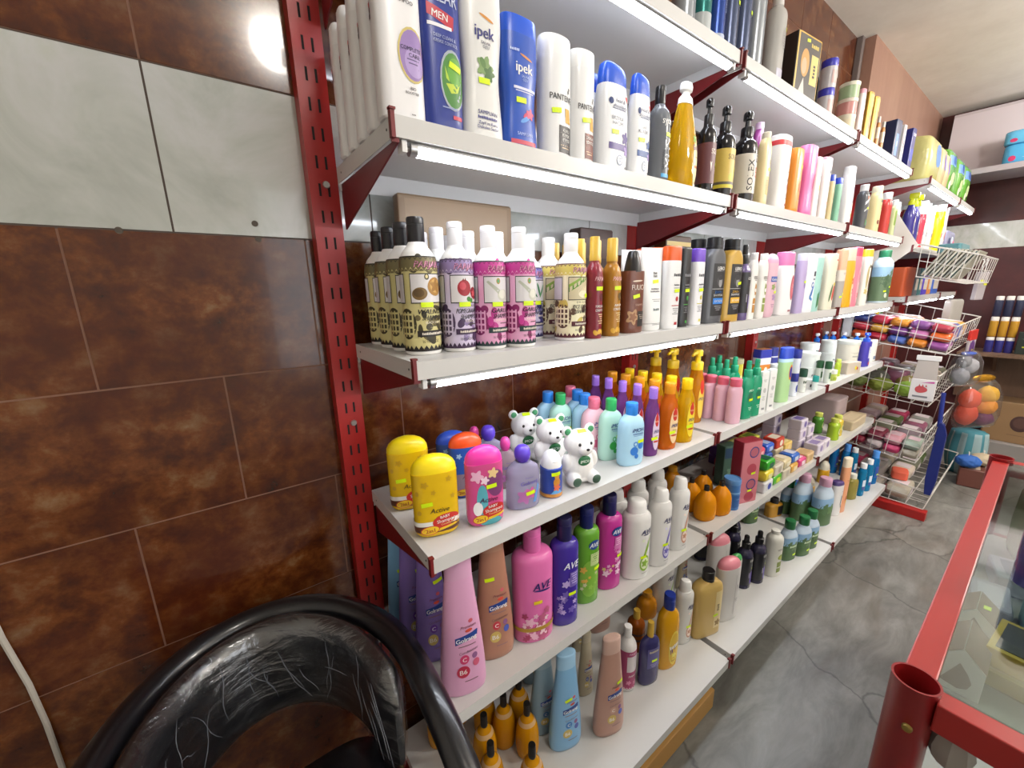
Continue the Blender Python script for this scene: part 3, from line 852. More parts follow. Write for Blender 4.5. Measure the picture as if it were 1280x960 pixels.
    (6, 'dspr', 1.600, -0.120, 0.178, 0, 1, -0.30),
    (6, 'goldr', 1.750, -0.120, 0.178, 0, 1, -0.30),
    (6, 'gnat', 1.900, -0.150, 0.178, 0, 1, -0.30),
    (6, 'gnat', 2.050, -0.100, 0.178, 0, 1, -0.30),
    (6, 'bmou', 2.500, -0.150, 0.178, 0, 1, -0.30),
    (6, 'bmou', 2.620, -0.120, 0.178, 0, 1, -0.30),
    (6, 'yspr', 2.400, -0.250, 0.178, 0, 1, -0.30),
]

# ------------------------------------------------------------------ the kinds of goods
W = '#f2f1ee'; K = '#17161a'
SB = 'shampoo_bottle'
# --- second shelf
T('care', SB, 'bottle', 'tall white shampoo bottle with round purple emblem', 'straight', '#e6e5e6', ('full', '#efeff0', .84, .98), 3.4, [
    ('T', 'SHAMPOO', .1, .70, .022, '#4a4650'), ('R', -.1, .45, .73, .76, '#c9a878'), ('E', .42, .40, .66, .165, '#c5b46a'), ('E', .44, .40, .6, .15, '#8f74ae'), ('E', .5, .36, .45, .09, '#a993c6'),
    ('T', 'COMPLETE', .35, .435, .024, '#2f2348', 0, .9), ('T', 'CARE', .5, .40, .024, '#2f2348'), ('L', .1, .75, .37, 2, '#5a4a78'),
    ('T', 'BIO', .35, .2, .018, '#4a4650'), ('T', 'BOOSTER', .3, .172, .016, '#4a4650'), ('T', 'mmmmm', .3, .04, .008, '#333333'),
    ('R', -1.62, -1.5, .66, .685, '#c8404a'), ('R', -1.62, -1.48, .59, .62, '#4a4650'), ('E', -1.53, .64, .06, .02, '#4a4650')])
T('clear', SB, 'bottle', 'dark blue shampoo bottle with round lime emblem', 'straight', '#26378a', ('full', '#22307a', .86, .98), 3.2, [
    ('T', 'CLEAR', 0, .645, .062, '#c4cbe0', .0, 1.5), ('P', [(-.75, .6), (.55, .565), (.5, .50), (-.75, .545)], '#b92f42'), ('T', 'MEN', -.15, .552, .034, W, -.08), ('R', -.75, .42, .495, .512, '#e8e8ee'),
    ('T', 'DEEP CLEAN &', .05, .455, .016, '#b8c0e0', 0, 1.1), ('T', 'GREASE CONTROL', .1, .43, .016, '#b8c0e0', 0, 1.2), ('E', .38, .255, .66, .152, '#9fa8b4'), ('E', .4, .255, .6, .138, '#3f7d30'), ('E', .5, .3, .4, .07, '#5f9e35'),
    ('P', [(.0, .235), (.75, .245), (.6, .2), (.25, .19)], '#b8cc3a'), ('P', [(-.02, .32), (.14, .27), (.2, .245), (.02, .26)], '#aac83a'), ('R', .3, .8, .06, .08, '#c03a50'), ('L', -.3, .6, .11, 1, '#8f9cc8'), ('S', .5, .325, -.25)])
T('ipekw', SB, 'bottle', 'white waisted shampoo bottle with small green herb print', 'hour', '#dcdcda', ('full', '#e4e4e2', .87, .96), 2.8, [
    ('T', 'ipek', .0, .58, .058, '#2c2f78', 0, 1.4, .03), ('E', .1, .655, .35, .008, '#cc8a3a', -.25), ('T', 'SALVIA', .05, .525, .015, '#4a4a6a'), ('T', 'OZU', .05, .505, .015, '#4a4a6a'),
    ('F', .0, .4, .34, '#7d9a62'), ('F', .2, .37, .24, '#4d7040'), ('E', -.1, .42, .12, .03, '#5d8048', .5), ('S', -.05, .325, .05), ('T', 'SAMPUAN', .05, .15, .022, '#2c2f78', 0, 1.3),
    ('T', 'Gunluk Bakim', .05, .12, .016, '#3a3f88', 0, 1.3), ('T', 'Zayif ve Kuru', .05, .09, .018, '#3a3f88', 0, 1.3), ('T', 'Dokulen Saclar', .05, .065, .018, '#3a3f88', 0, 1.3)])
T('ipekb', SB, 'bottle', 'bright blue waisted shampoo bottle with red ribbon print', 'hour', '#2150b4', ('full', '#1f55cc', .865, .97), 2.8, [
    ('T', 'ipek', .05, .62, .075, W, 0, 1.3, .03), ('E', .15, .70, .35, .009, '#d08a4a', -.25), ('T', 'SALVIA', .1, .555, .018, '#b8ccf0'), ('T', 'OZU', .1, .53, .018, '#b8ccf0'), ('R', -.5, .75, .455, .475, '#d8dcf0'), ('L', -.5, .7, .44, 1, '#d8dcf0'),
    ('S', -.1, .375, .03), ('E', .25, .27, .28, .025, '#c03a62', .5), ('E', .1, .23, .3, .018, '#5f9ae0', .5), ('F', .4, .28, .2, '#d0527a'), ('T', 'SAMPUAN', .05, .11, .026, '#c8d8ff', 0, 1.3), ('R', -.7, .7, .025, .06, '#c2485c'), ('T', 'Saylan', -.45, .735, .02, '#c8d8ff')])
def pantene(key, box, desc, lines, s0):
    T(key, SB, 'bottle', desc, 'straight', '#e4e5e6', ('fulldisc', '#eceded', .84, .97), 2.2, [
        ('T', 'PANTENE', .05, .50, .05, '#26262c', 0, 1.5, .02), ('E', .5, .56, .05, .015, '#26262c'), ('E', .56, .585, .05, .012, '#26262c'), ('P', [(.25, .42), (.6, .42), (.75, .3), (.3, .3)], '#cc9a2c'), ('R', -.15, .85, .04, .27, box),
        *[('T', l, .35, .23 - .04 * i, .026, W, 0, .9) for i, l in enumerate(lines)], ('L', -.1, .75, .1, 2, '#d8b890'), ('S', s0, .385, .12)])
pantene('pantb', '#2e2b2c', 'white cylindrical shampoo bottle with black label panel and gold cap disc', ['KURU', 'KEPEK', 'ETKISI'], -.3)
pantene('panto', '#6d2f1e', 'white cylindrical shampoo bottle with brown label panel and gold cap disc', ['DOGAL', 'SENTEZ'], -.05)
def hns(key, band, desc, ex):
    T(key, SB, 'bottle', desc, 'hs', '#e9ebee', ('slope', '#2355c8', .78, .84), 2.7, [
        ('E', -.5, .62, .14, .03, '#24386f'), ('T', 'head &', .12, .635, .035, '#24386f', 'i', 1.0), ('T', 'shoulders', .1, .585, .036, '#24386f', 'i', 1.2), ('P', [(.45, .69), (.72, .7), (.68, .64)], '#d8504a'), ('L', -.5, .6, .555, 1, '#24386f'),
        ('T', ex[0], -.05, .475, .034, '#6a7080', 0, 1.1), ('T', ex[1], -.05, .43, .034, '#6a7080', 0, 1.1), ('S', -.2, .35, .04), ('R', -.6, .8, .19, .25, band), ('F', .55, .31, .25, band), ('F', .68, .2, .22, '#9a86c0'), ('E', .15, .1, .22, .05, '#6a7a98'), ('E', .15, .1, .18, .04, '#e9ebee'), ('L', .0, .3, .11, 2, '#6a7a98'), ('R', .6, .68, .03, .05, '#333344')])
hns('hsv', '#4f3f86', 'white shampoo bottle with blue slanted cap and violet band', ('EKSTRA', 'HACIM'))
hns('hsb', '#2a4f8e', 'white shampoo bottle with blue slanted cap and blue band', ('2in1', 'KLASIK'))
T('syo', SB, 'bottle', 'grey clear shampoo bottle with large vertical lettering', 'round', '#7c8086', ('flip', '#1d1d20', .82, .42), 2.1, [
    ('T', 'syoss', .05, .63, .07, W, 0, 1.3), ('S', .2, .49, .0), ('T', 'MEN', .22, .30, .42, '#e8eaee', PI / 2, .2, .02), ('T', 'SAMPUAN', -.35, .22, .2, '#2b2d33', PI / 2, .22), ('R', -.5, .6, .045, .085, '#3a9ad0')], .18, .25)
T('golnar', 'soap_bottle', 'bottle', 'clear yellow liquid soap bottle with white knob cap', 'drop', '#e0b010', ('knob', '#f4f4f2', .80, .42), 2.2, [
    ('E', .55, .27, .40, .24, '#f2e4b4'), ('T', 'Golnar', .5, .40, .05, '#6a3a7a', .15, .8), ('F', .3, .47, .16, '#7fae3a'), ('F', .75, .48, .12, '#d09a3a'), ('R', .3, .8, .20, .225, '#c0702a'), ('L', .3, .8, .30, 1, '#9a8a4a')], .08, .45)
def solex(key, lab, txt, desc, extra):
    T(key, 'pump_bottle', 'bottle', desc, 'round', '#141216', ('pump', '#141316', .74, .46), 2.1, [('R', -2.9, 2.9, .1, .53, lab)] + extra, .15)
solex('solr', '#5f3136', None, 'black pump bottle with dark red label', [('T', 'SOLEX', .25, .44, .055, '#e8d8cc', 0, 1.4), ('L', .1, .9, .26, 3, '#e8d8cc'), ('P', [(-.5, .33), (-.25, .33), (-.35, .22)], '#e8d8cc'), ('S', .75, .315, .2)])
solex('soly', '#c9ad4c', None, 'black pump bottle with mustard yellow label', [('T', 'SOLEX', .1, .44, .055, '#6a5630', 0, 1.4), ('R', -2.9, 2.9, .105, .14, '#d8c838'), ('R', -2.9, 2.9, .14, .17, '#5a5242'), ('E', -.15, .22, .3, .045, '#b6bc3c'), ('E', .2, .25, .26, .04, '#d6c84c'), ('L', .3, .95, .2, 2, '#6a5a3a'), ('S', .65, .315, .0)])
solex('solc', '#c9c2b4', None, 'black pump bottle with cream label and red square', [('T', 'SOLEX', -.45, .30, .34, '#2a2628', PI / 2, .34), ('R', .05, .95, .44, .525, '#242226'), ('T', 'SOL', .5, .48, .045, '#d8d2c4'), ('R', .1, .75, .28, .39, '#c24a30'), ('T', 'SULF', .42, .355, .03, '#f2e2d0'), ('T', 'FREE', .42, .31, .03, '#f2e2d0'), ('L', .05, .95, .17, 3, '#5a5450')])
T('purp', SB, 'bottle', 'magenta shampoo bottle standing behind the pump bottles', 'should', '#7c2f70', ('flip', '#b89ab0', .93, .5), 2.4, [('T', 'OZ', 0, .5, .06, '#d8b8d8'), ('L', -.5, .5, .35, 4, '#d8b8d8')])
T('crm', SB, 'bottle', 'cream shampoo bottle with narrow gold print', 'should', '#d8c694', ('flip', '#cfc7b0', .92, .5), 2.6, [('T', 'GOLD', .3, .6, .05, '#8a6a28', PI / 2, .25), ('R', -.2, .7, .15, .4, '#c9a85a'), ('L', -.2, .7, .34, 6, '#6a5428'), ('S', .4, .5, .1)])
T('redc', SB, 'bottle', 'large white shampoo bottle with red band under its cap', 'straight', '#e7e4e0', ('full', '#e9e6e4', .93, .97), 2.7, [
    ('R', -2.6, 2.6, .86, .925, '#c43438'), ('T', 'BIO', .55, .68, .04, '#3a3030', PI / 2, .12), ('L', .2, .8, .52, 1, '#4a4a4a'), ('E', .5, .42, .12, .03, '#4a4a4a'), ('E', .55, .33, .15, .04, '#b43a3a'), ('L', .2, .85, .22, 4, '#4a4a4a'), ('R', .3, .6, .06, .09, '#a84848')])
T('oran', SB, 'bottle', 'plain orange shampoo bottle with flat top', 'straight', '#e08a24', ('full', '#e0912f', .9, .96), 2.7, [('E', .4, .42, .35, .09, '#c2581e'), ('R', .1, .6, .7, .75, '#f0c83a'), ('L', .1, .7, .2, 3, '#f6d8a0')])
T('pinkb', SB, 'bottle', 'plain bright pink shampoo bottle with flat top', 'hour', '#e06aa6', ('full', '#e47eb2', .88, .96), 2.7, [('E', .55, .5, .28, .12, '#c03a70'), ('T', 'PINK', .6, .3, .05, '#8a2050', PI / 2, .2), ('E', .6, .74, .12, .04, '#7a2c58')])
T('wha', SB, 'bottle', 'narrow white shampoo bottle with yellow dot print', 'straight', '#eee6e2', ('full', '#f0e8e6', .9, .96), 2.7, [('E', .4, .5, .2, .05, '#e0d040'), ('T', 'LUX', .4, .7, .04, '#4a3a3a', PI / 2, .15)])
T('whp', SB, 'bottle', 'white shampoo bottle with thin pink cap rim', 'straight', '#eee2e0', ('full', '#e8aabc', .955, .97), 2.7, [('T', 'L', .5, .78, .05, '#3a3030'), ('R', .2, .6, .25, .3, '#e0a08a'), ('L', .1, .7, .6, 2, '#8a7a7a')])
T('bei', SB, 'bottle', 'small beige shampoo bottle with blue cap', 'straight', '#c9b98a', ('full', '#2246c0', .86, .9), 2.6, [('T', 'Nivea', .2, .5, .05, '#5a4a2a', PI / 2, .3), ('L', -.2, .6, .3, 3, '#6a5a3a')])
T('mint', SB, 'bottle', 'small mint green shampoo bottle with blue cap', 'straight', '#7fb79a', ('full', '#2246c0', .86, .9), 2.6, [('T', 'Nivea', .2, .5, .05, '#2a4a4a', PI / 2, .3), ('L', -.2, .6, .3, 3, '#2a5a4a')])
T('whl', SB, 'bottle', 'large white lotion bottle with grey oval print', 'hs', '#e7e4e2', ('full', '#e2e0de', .86, .84), 2.6, [('E', .4, .62, .2, .05, '#2a3a78'), ('E', .35, .3, .35, .16, '#8a8a92'), ('E', .35, .28, .28, .12, '#e0d8d0'), ('F', .4, .18, .2, '#d8b83a'), ('T', 'Dove', .4, .47, .06, '#3a3a4a', PI / 2, .2), ('R', .6, .66, .1, .9, '#c8c4c0')])
T('camo', SB, 'bottle', 'dark grey shampoo bottle with white brush stripes', 'should', '#4a4b50', ('flip', '#d8d6d4', .86, .55), 2.4, [('P', [(-.8, .6), (.9, .82), (.9, .75), (-.8, .53)], '#c8c8cc'), ('P', [(-.8, .42), (.9, .62), (.9, .58), (-.8, .38)], '#b8b8bc'), ('E', -.3, .7, .2, .04, '#c06a3a'), ('R', .1, .5, .08, .2, '#4a8ac0'), ('R', -.3, .0, .1, .22, '#6aa040'), ('S', .0, .47)])
T('cream2', SB, 'bottle', 'pale cream shampoo bottle with brown chestnut print', 'should', '#d9c894', ('flip', '#e6dfc4', .87, .6), 2.4, [('T', 'AS', .2, .68, .07, '#3a3020'), ('L', -.3, .7, .58, 5, '#6a5a3a'), ('E', -.3, .22, .3, .05, '#7a3a22'), ('E', .5, .14, .25, .05, '#c08a3a'), ('E', .2, .08, .2, .04, '#4a6a2a')])
T('redb', 'sauce_bottle', 'bottle', 'red bottle with silver white cap and pale label', 'should', '#b4302a', ('flip', '#d6d6d6', .84, .6), 2.4, [('R', .1, 1.0, .35, .75, '#c8a49c'), ('E', .6, .5, .25, .1, '#d8c0b8'), ('S', .6, .38), ('F', -.4, .3, .25, '#d8442a'), ('R', .2, .9, .08, .25, '#6a2a2a')])
T('grw', SB, 'bottle', 'slim pale green bottle with white cap beside triangular bracket', 'should', '#c6cf9a', ('flip', '#eeeeea', .86, .6), 2.4, [('R', -.8, .0, .3, .7, '#7a9a3a'), ('R', .0, .8, .05, .3, '#3a4aa0')])
# --- third shelf: the camouflage-labelled family
def camo(key, fruit, cap, dark, mid, pale, text, sub, dk2, art, desc, s0=(.05, .375)):
    rnd = random.Random(key)
    blot = [('E', rnd.uniform(-2.6, 1.6), rnd.choice([rnd.uniform(.1, .36), rnd.uniform(.63, .7)]), rnd.uniform(.14, .38), rnd.uniform(.015, .045), rnd.choice([mid, dark]), rnd.uniform(0, 3)) for _ in range(40)]
    g = []
    for i in range(4): g.append(('R', -1.6 + i * .26, -1.5 + i * .26, .14, .325, pale)); g.append(('R', -1.7, -.75, .155 + i * .048, .17 + i * .048, pale))
    T(key, SB, 'bottle', desc, 'round', W, ('flip', cap, .83, .46), 2.0, [
        ('R', -3.05, 3.05, .045, .715, pale), ('H', True)] + blot + [('H', False), ('E', -1.15, .235, .58, .115, dark)] + g + [
        ('R', -3.05, 3.05, .615, .715, mid), ('Z', .615, .03, 22, pale), ('Z', .716, -.022, 22, dark), ('R', -3.05, 3.05, .712, .722, dk2), ('Z', .045, .03, 22, dk2), ('R', -3.05, 3.05, .03, .046, dk2),
        ('R', -.78, 1.12, .385, .60, K), ('R', -.74, 1.08, .392, .593, '#d9d6d8'), ('R', -2.9, -1.15, .385, .60, K), ('R', -2.86, -1.19, .392, .593, '#cfccd0')] + art + [
        ('T', 'PARJAK', .25, .662, .046, '#5a2040', 'i', 1.45, .05), ('T', 'PARJAK', .23, .664, .044, '#d992b0', 'i', 1.4, .015),
        ('T', 'O R I G I N A L', .3, .365, .02, '#3a3a30', 0, 1.1), ('T', text[0], .3, .325, .036, K, 'i', 1.55, .03), ('T', text[1], .4, .28, .036, K, 'i', 1.3, .03), ('T', sub, .35, .245, .018, '#f0e8d8', 0, .9),
        ('L', .1, .9, .215, 1, '#4a4438'), ('R', -.55, 1.3, .14, .185, dk2), ('T', 'HAIR CARE FORMULA', .35, .162, .018, '#e8e0d0', 0, 1.3), ('T', '16 FLUID OZ', .15, .105, .022, '#3a3428', 0, .9), ('S', s0[0], s0[1], .0)], .3)
camo('waln', 0, '#16151a', '#3c3720', '#6d6440', '#cfc68a', ('WALNUT', 'SHAMPOO'), 'BLACK SHINE', '#1e1a18', [
    ('E', -.3, .455, .4, .045, '#7a5f34', .2), ('E', -.35, .46, .28, .03, '#5e4726'), ('E', .6, .505, .48, .068, '#a3793a', -.3), ('E', .62, .51, .36, .05, '#c39a55', -.3), ('F', .62, .51, .3, '#9a7038'), ('E', .1, .575, .13, .022, '#55503a'), ('E', .1, .577, .07, .013, '#d8c890')],
    'shampoo bottle with black cap and walnut picture on camouflage label')
camo('pome', 0, '#ecebee', '#4d3a5c', '#8d7aa8', '#cfc3de', ('POMEGRANATE', 'SHAMPOO'), 'COLOR', '#3d2848', [
    ('E', .05, .5, .42, .062, '#9a1f2c'), ('E', -.05, .515, .2, .03, '#c24350'), ('P', [(-.1, .555), (.0, .575), (.05, .558), (.12, .577), (.18, .553)], '#7a2a22'), ('E', .75, .46, .3, .05, '#8a1a28', .5), ('F', .75, .46, .18, '#d05a62'), ('E', .3, .415, .14, .02, '#3d7a3a', .6), ('E', .48, .405, .12, .018, '#4a8a40', -.5)],
    'shampoo bottle with white cap and pomegranate picture on lilac label')
camo('garl', 0, '#ecebee', '#8a1d62', '#c23a90', '#e6a8cc', ('GARLIC', 'SHAMPOO'), 'REPAIRING', '#2c3d40', [
    ('E', .45, .445, .42, .05, '#c9c9bd'), ('E', .4, .455, .28, .036, '#dcdcd0'), ('P', [(.2, .49), (-.5, .565), (-.62, .555), (.1, .455)], '#b4b8a8'), ('E', .1, .56, .13, .024, '#b08a3a'), ('E', .1, .56, .08, .015, '#58a06a')],
    'shampoo bottle with white cap and garlic picture on magenta label')
camo('rosm', 0, '#ecebee', '#3a3a8a', '#7a78b8', '#c6c2e0', ('ROSEMARY', 'SHAMPOO'), 'FRESH', '#2a2a58', [('E', .2, .5, .08, .075, '#3a7a4a', .3), ('E', .5, .49, .08, .07, '#4a8a50', -.5), ('E', -.2, .48, .07, .065, '#3a7048', .7)],
    'shampoo bottle with rosemary sprig picture on blue violet label')
camo('rice', 0, '#f0efec', '#5a4030', '#cdbb5c', '#efe9c4', ('RICE EXTRACT', 'SHAMPOO'), 'SILKY', '#55242e', [
    ('R', -.74, 1.08, .392, .593, '#cabf9c'), ('E', .45, .455, .6, .055, '#e0d4b0'), ('E', .3, .44, .4, .035, '#ece2c6'), ('P', [(-.74, .46), (-.74, .5), (.3, .59), (.75, .59)], '#5a8a34'), ('P', [(-.74, .50), (-.74, .53), (.0, .593), (.3, .593)], '#86a844')],
    'shampoo bottle with white cap and rice heap picture on yellow label', (.75, .425))
def cond(key, col, txt, desc, leaf):
    T(key, 'conditioner_bottle', 'bottle', desc, 'round', col, ('tall', '#c8a238', .78, .58), 2.0, [
        ('T', 'PARJAK', .2, .595, .042, '#e4b4b8', 'i', 1.5), ('R', -.5, .9, .49, .54, col), ('S', .1, .5, .0), ('E', .35, .42, .3, .035, leaf), ('F', .45, .4, .3, leaf), ('T', txt, .25, .325, .024, W, 0, 1.4), ('T', 'CONDITIONER', .25, .285, .024, W, 0, 1.4), ('L', -.2, .9, .24, 5, '#e8d8a8'),
        ('E', -.4, .06, .25, .03, '#d8a838', .6), ('E', .1, .07, .25, .03, '#d8a838', -.5), ('E', .6, .06, .25, .03, '#d8a838', .7)], .28)
cond('crim', '#7f2030', 'POMEGRANATE', 'crimson conditioner bottle with gold cap', '#5a1420')
cond('argan', '#a8741c', 'ARGAN', 'amber gold conditioner bottle with gold cap', '#5a4414')
T('fuli', SB, 'bottle', 'brown shampoo bottle with black tapered cap and flower print', 'straight', '#6b3a28', ('taper', '#1c1a1c', .76, .62), 2.6, [
    ('T', 'FULICA', .15, .565, .062, '#e8dcd0', 0, 1.4), ('E', .0, .64, .5, .01, '#d8c8b8', .05), ('S', -.1, .455, .2), ('T', 'SHAMPOO', .3, .35, .028, '#c8a898', 0, 1.0), ('F', -.35, .2, .5, '#b08a62'), ('F', -.35, .2, .3, '#8a5a3a'), ('R', .1, .95, .08, .27, '#26221f'), ('L', .15, .9, .22, 3, '#b8a898')])
T('drw', 'cream_tube', 'tube', 'white cream tube standing on its cap with crimped top', 'straight', '#e8e8e6', None, 2.3, [
    ('T', '88', .15, .70, .03, '#33333a'), ('T', '88', .15, .665, .03, '#33333a'), ('S', .15, .60, .08), ('T', 'Hair Mask', .1, .51, .02, '#6a6a70'), ('T', 'DAILY SYSTEM', .1, .48, .018, '#6a6a70'), ('L', -.3, .7, .38, 2, '#8a8a90'), ('T', 'CREAM', .15, .26, .03, '#6a7a80'), ('R', -2, 2, .085, .09, '#77777a'), ('L', -.3, .6, .07, 1, '#8a8a90')], extra='crimp')
def slimb(key, col, cap, tcol, acc, desc):
    T(key, SB, 'bottle', desc, 'straight', col, ('full', cap, .83, .97), 2.5, [
        ('T', 'CYRUS', .2, .66, .035, tcol, 0, 1.2), ('T', 'shampoo', .2, .54, .02, tcol), ('L', -.3, .7, .50, 1, tcol), ('S', .25, .47, .05), ('E', .3, .37, .2, .03, acc), ('R', -.35, .75, .285, .295, acc), ('L', -.3, .7, .25, 4, tcol), ('R', .1, .5, .05, .085, acc)])
slimb('wor', '#e6e6e6', '#dc5a1e', '#55555a', '#b03038', 'white shampoo bottle with orange cap')
slimb('blk', '#1c1c20', '#202024', '#8a8a90', '#3f9a3a', 'slim black shampoo bottle with black cap')
slimb('wpu', '#e4e4e8', '#6a44b8', '#55555a', '#c8c04a', 'white shampoo bottle with purple cap')
def lero(key, col, desc, acc, s0):
    T(key, SB, 'bottle', desc, 'should', col, ('tall', '#18181b', .87, .52), 3.0, [
        ('R', -.55, .95, .09, .70, '#17171b'), ('T', 'LERO', .2, .645, .04, W, 0, 1.2, .03), ('L', -.3, .7, .61, 1, '#9a9aa0'), ('E', .2, .5, .35, .065, '#3a3a3e'), ('E', .25, .48, .19, .055, '#8a8a8c'), ('E', .2, .535, .26, .025, '#222226'), ('R', -.55, .95, .405, .41, '#c8c8c8'),
        ('T', 'ZERO+', .1, .37, .03, acc), ('T', 'SHAMPOO', .1, .335, .025, W), ('R', -.4, .8, .23, .30, acc), ('T', 'EXTREME', .2, .265, .026, W, 0, 1.0), ('L', -.3, .7, .2, 3, '#9a9aa0'), ('S', s0, .47, .1)][: None if s0 else -1])
lero('lerg', '#55575c', 'grey shampoo bottle with a black portrait label and blue block', '#2a7ad0', 0)
lero('lero', '#c09a42', 'gold shampoo bottle with a black portrait label', '#d8a830', .5)
T('lesp', 'spray_bottle', 'bottle', 'slim black and violet spray bottle with black sprayer', 'round', '#5f5080', ('mist', '#17171a', .76, .5), 2.0, [('R', -2.9, 2.9, .1, .64, '#1a181e'), ('T', 'LERO', .4, .56, .035, W), ('R', .3, 1.1, .16, .34, '#6a48b0'), ('T', 'Hyaluron', -.1, .3, .1, '#c8c0d8', PI / 2, .3), ('L', .3, 1.1, .45, 3, '#9a9aa8')], .2)
def vers(key, acc, desc):
    T(key, SB, 'bottle', desc, 'should', '#e9e7e2', ('flip', '#f0efec', .9, .52), 2.6, [('T', 'VERSUS', .2, .63, .05, '#3a3632', 0, 1.3), ('L', -.2, .6, .585, 1, '#6a6662'), ('P', [(.2, .55), (.75, .5), (.75, .38), (.3, .36), (.05, .43)], acc), ('E', .4, .44, .3, .03, W, .8), ('R', -.1, .75, .1, .32, acc), ('R', -.1, .75, .22, .235, W)])
vers('vers', '#b98238', 'white shampoo bottle with golden brown honey print')
vers('verg', '#8a9a4a', 'white shampoo bottle with olive green print')
T('gpk', SB, 'bottle', 'pale pink lotion bottle with blue name band', 'capsule', '#dcb4c2', ('dome', '#e6a8c4', .85, 1), 2.3, [('R', -.5, .9, .56, .645, '#3f5aa8'), ('T', 'Golrang', .2, .6, .04, W, 0, 1.2), ('F', .0, .48, .3, '#8a9a5a'), ('S', .5, .4), ('F', .3, .32, .35, '#b090b8'), ('L', -.2, .6, .2, 3, '#8a6a8a')])
T('grn', SB, 'bottle', 'dark green bottle tucked behind the pink capped bottle', 'straight', '#2f6a30', ('full', '#2a8a44', .94, .97), 2.6, [('L', -.4, .4, .5, 3, '#c8d8a8')])
T('wpkc', SB, 'bottle', 'big white shampoo bottle with pink cap and red oval', 'hs', '#ebe8e8', ('full', '#d878b0', .79, .8), 2.4, [('E', .42, .44, .30, .2, '#b2465a'), ('E', .42, .44, .2, .15, '#c8707a'), ('T', 'LUX', .42, .47, .05, '#f0d0d0', PI / 2, .25), ('R', .1, .55, .055, .085, '#a87078'), ('E', .7, .72, .12, .03, '#e0c83a')])
T('lil', SB, 'bottle', 'lilac lotion bottle with pale silver cap', 'hs', '#b5a5cf', ('full', '#cfcfe0', .88, .84), 2.4, [('T', 'CIELO', .4, .66, .06, '#5a4a80', PI / 2, .25), ('E', .3, .47, .25, .05, '#8a78b0'), ('S', .4, .53)])
T('w2', SB, 'bottle', 'white shampoo bottle with blue curling ribbon print', 'straight', '#e9ebf0', ('full', '#d8dae4', .92, .97), 2.6, [('R', .15, .55, .62, .70, '#232838'), ('E', .15, .47, .22, .05, '#2a5aa8'), ('E', .15, .47, .13, .03, '#e9ebf0'), ('P', [(.2, .44), (.45, .46), (.2, .3), (-.15, .22), (-.2, .27)], '#2f6ab8'), ('P', [(-.15, .24), (.3, .19), (.4, .23), (-.1, .28)], '#4a86c8'), ('T', 'Pro', .3, .57, .03, '#3a4a6a')])
T('teal', SB, 'bottle', 'pale teal shampoo bottle with dark leaf at its foot', 'straight', '#a3cfc8', ('full', '#cfe2dc', .93, .97), 2.6, [('T', 'Herbal', .45, .6, .08, '#2f5a5a', PI / 2, .4), ('P', [(.0, .3), (.4, .36), (.6, .12), (.0, .06)], '#4a8a5a'), ('P', [(.0, .2), (.3, .28), (.4, .12), (.05, .08)], '#2f6a3a'), ('E', .6, .33, .12, .1, '#5ab0c0')])
T('aloe', SB, 'bottle', 'cream shampoo bottle with red cap corner and fruit print', 'straight', '#dcd8c4', ('full', '#d8d4c4', .9, .97), 2.6, [('R', .25, .7, .87, .985, '#d8482a'), ('T', 'Aloe', .5, .65, .08, '#3a3a34', PI / 2, .3), ('E', -.1, .3, .14, .16, '#3f6a34', -.2), ('E', .4, .31, .22, .15, '#c84a3a', -.15), ('E', .5, .46, .25, .03, '#d8c84a')])
T('pea', SB, 'bottle', 'peach capped pale bottle with grey lower label', 'straight', '#dcc4b0', ('full', '#e4b090', .66, 1.0), 2.5, [('R', -2.4, 2.4, .02, .52, '#a49e9a'), ('R', -2.4, 2.4, .47, .65, '#d6cfc6'), ('S', -.1, .2), ('S', .6, .25), ('L', -.3, .6, .6, 2, '#8a7a70')])
T('yel', SB, 'bottle', 'large golden yellow shampoo bottle with silver cap', 'hs', '#dca51c', ('full', '#cfc6b4', .79, .78), 2.3, [('E', .5, .35, .42, .3, '#e6cfae'), ('F', .4, .45, .3, '#c8663a'), ('F', .6, .28, .28, '#a8482a'), ('T', 'Palmo', .5, .58, .05, '#8a5a2a', PI / 2, .3)])
T('pk3', SB, 'bottle', 'rosy pink shampoo bottle with dark pink cap', 'hs', '#dd7f92', ('full', '#cc3f62', .85, .7), 2.3, [('E', .3, .38, .4, .3, '#e8b0b4'), ('E', .3, .5, .25, .1, '#dd7f92'), ('F', .5, .2, .3, '#c83a50'), ('T', 'Rose', .3, .5, .06, '#a02a4a', PI / 2, .3)])
T('w3', SB, 'bottle', 'white shampoo bottle with yellow cap and botanical print', 'straight', '#e9e5da', ('full', '#d8b92c', .87, .6), 2.5, [('E', -.3, .5, .25, .2, '#b0a070'), ('F', -.2, .25, .4, '#c8b878'), ('T', 'NUTRI', .4, .7, .05, '#5a5a4a', 0, 1.0), ('E', .5, .4, .3, .12, '#7a6a52')])
T('herb', SB, 'bottle', 'big bottle with forest print and dark green cap at shelf end', 'should', '#c2d6e2', ('flip', '#2d7a55', .87, .42), 2.5, [('R', -2.6, 2.6, .03, .5, '#5d7356'), ('R', -2.6, 2.6, .5, .68, '#8fb4cf'), ('F', .1, .5, .6, '#4d6a4c'), ('F', -.6, .42, .5, '#3f5a40'), ('F', .6, .3, .5, '#6d8560'), ('F', .1, .25, .45, '#48664a'), ('E', -.3, .14, .2, .05, '#c8d0c0', .4), ('S', .2, .3), ('S', .7, .2), ('S', -.5, .22)])
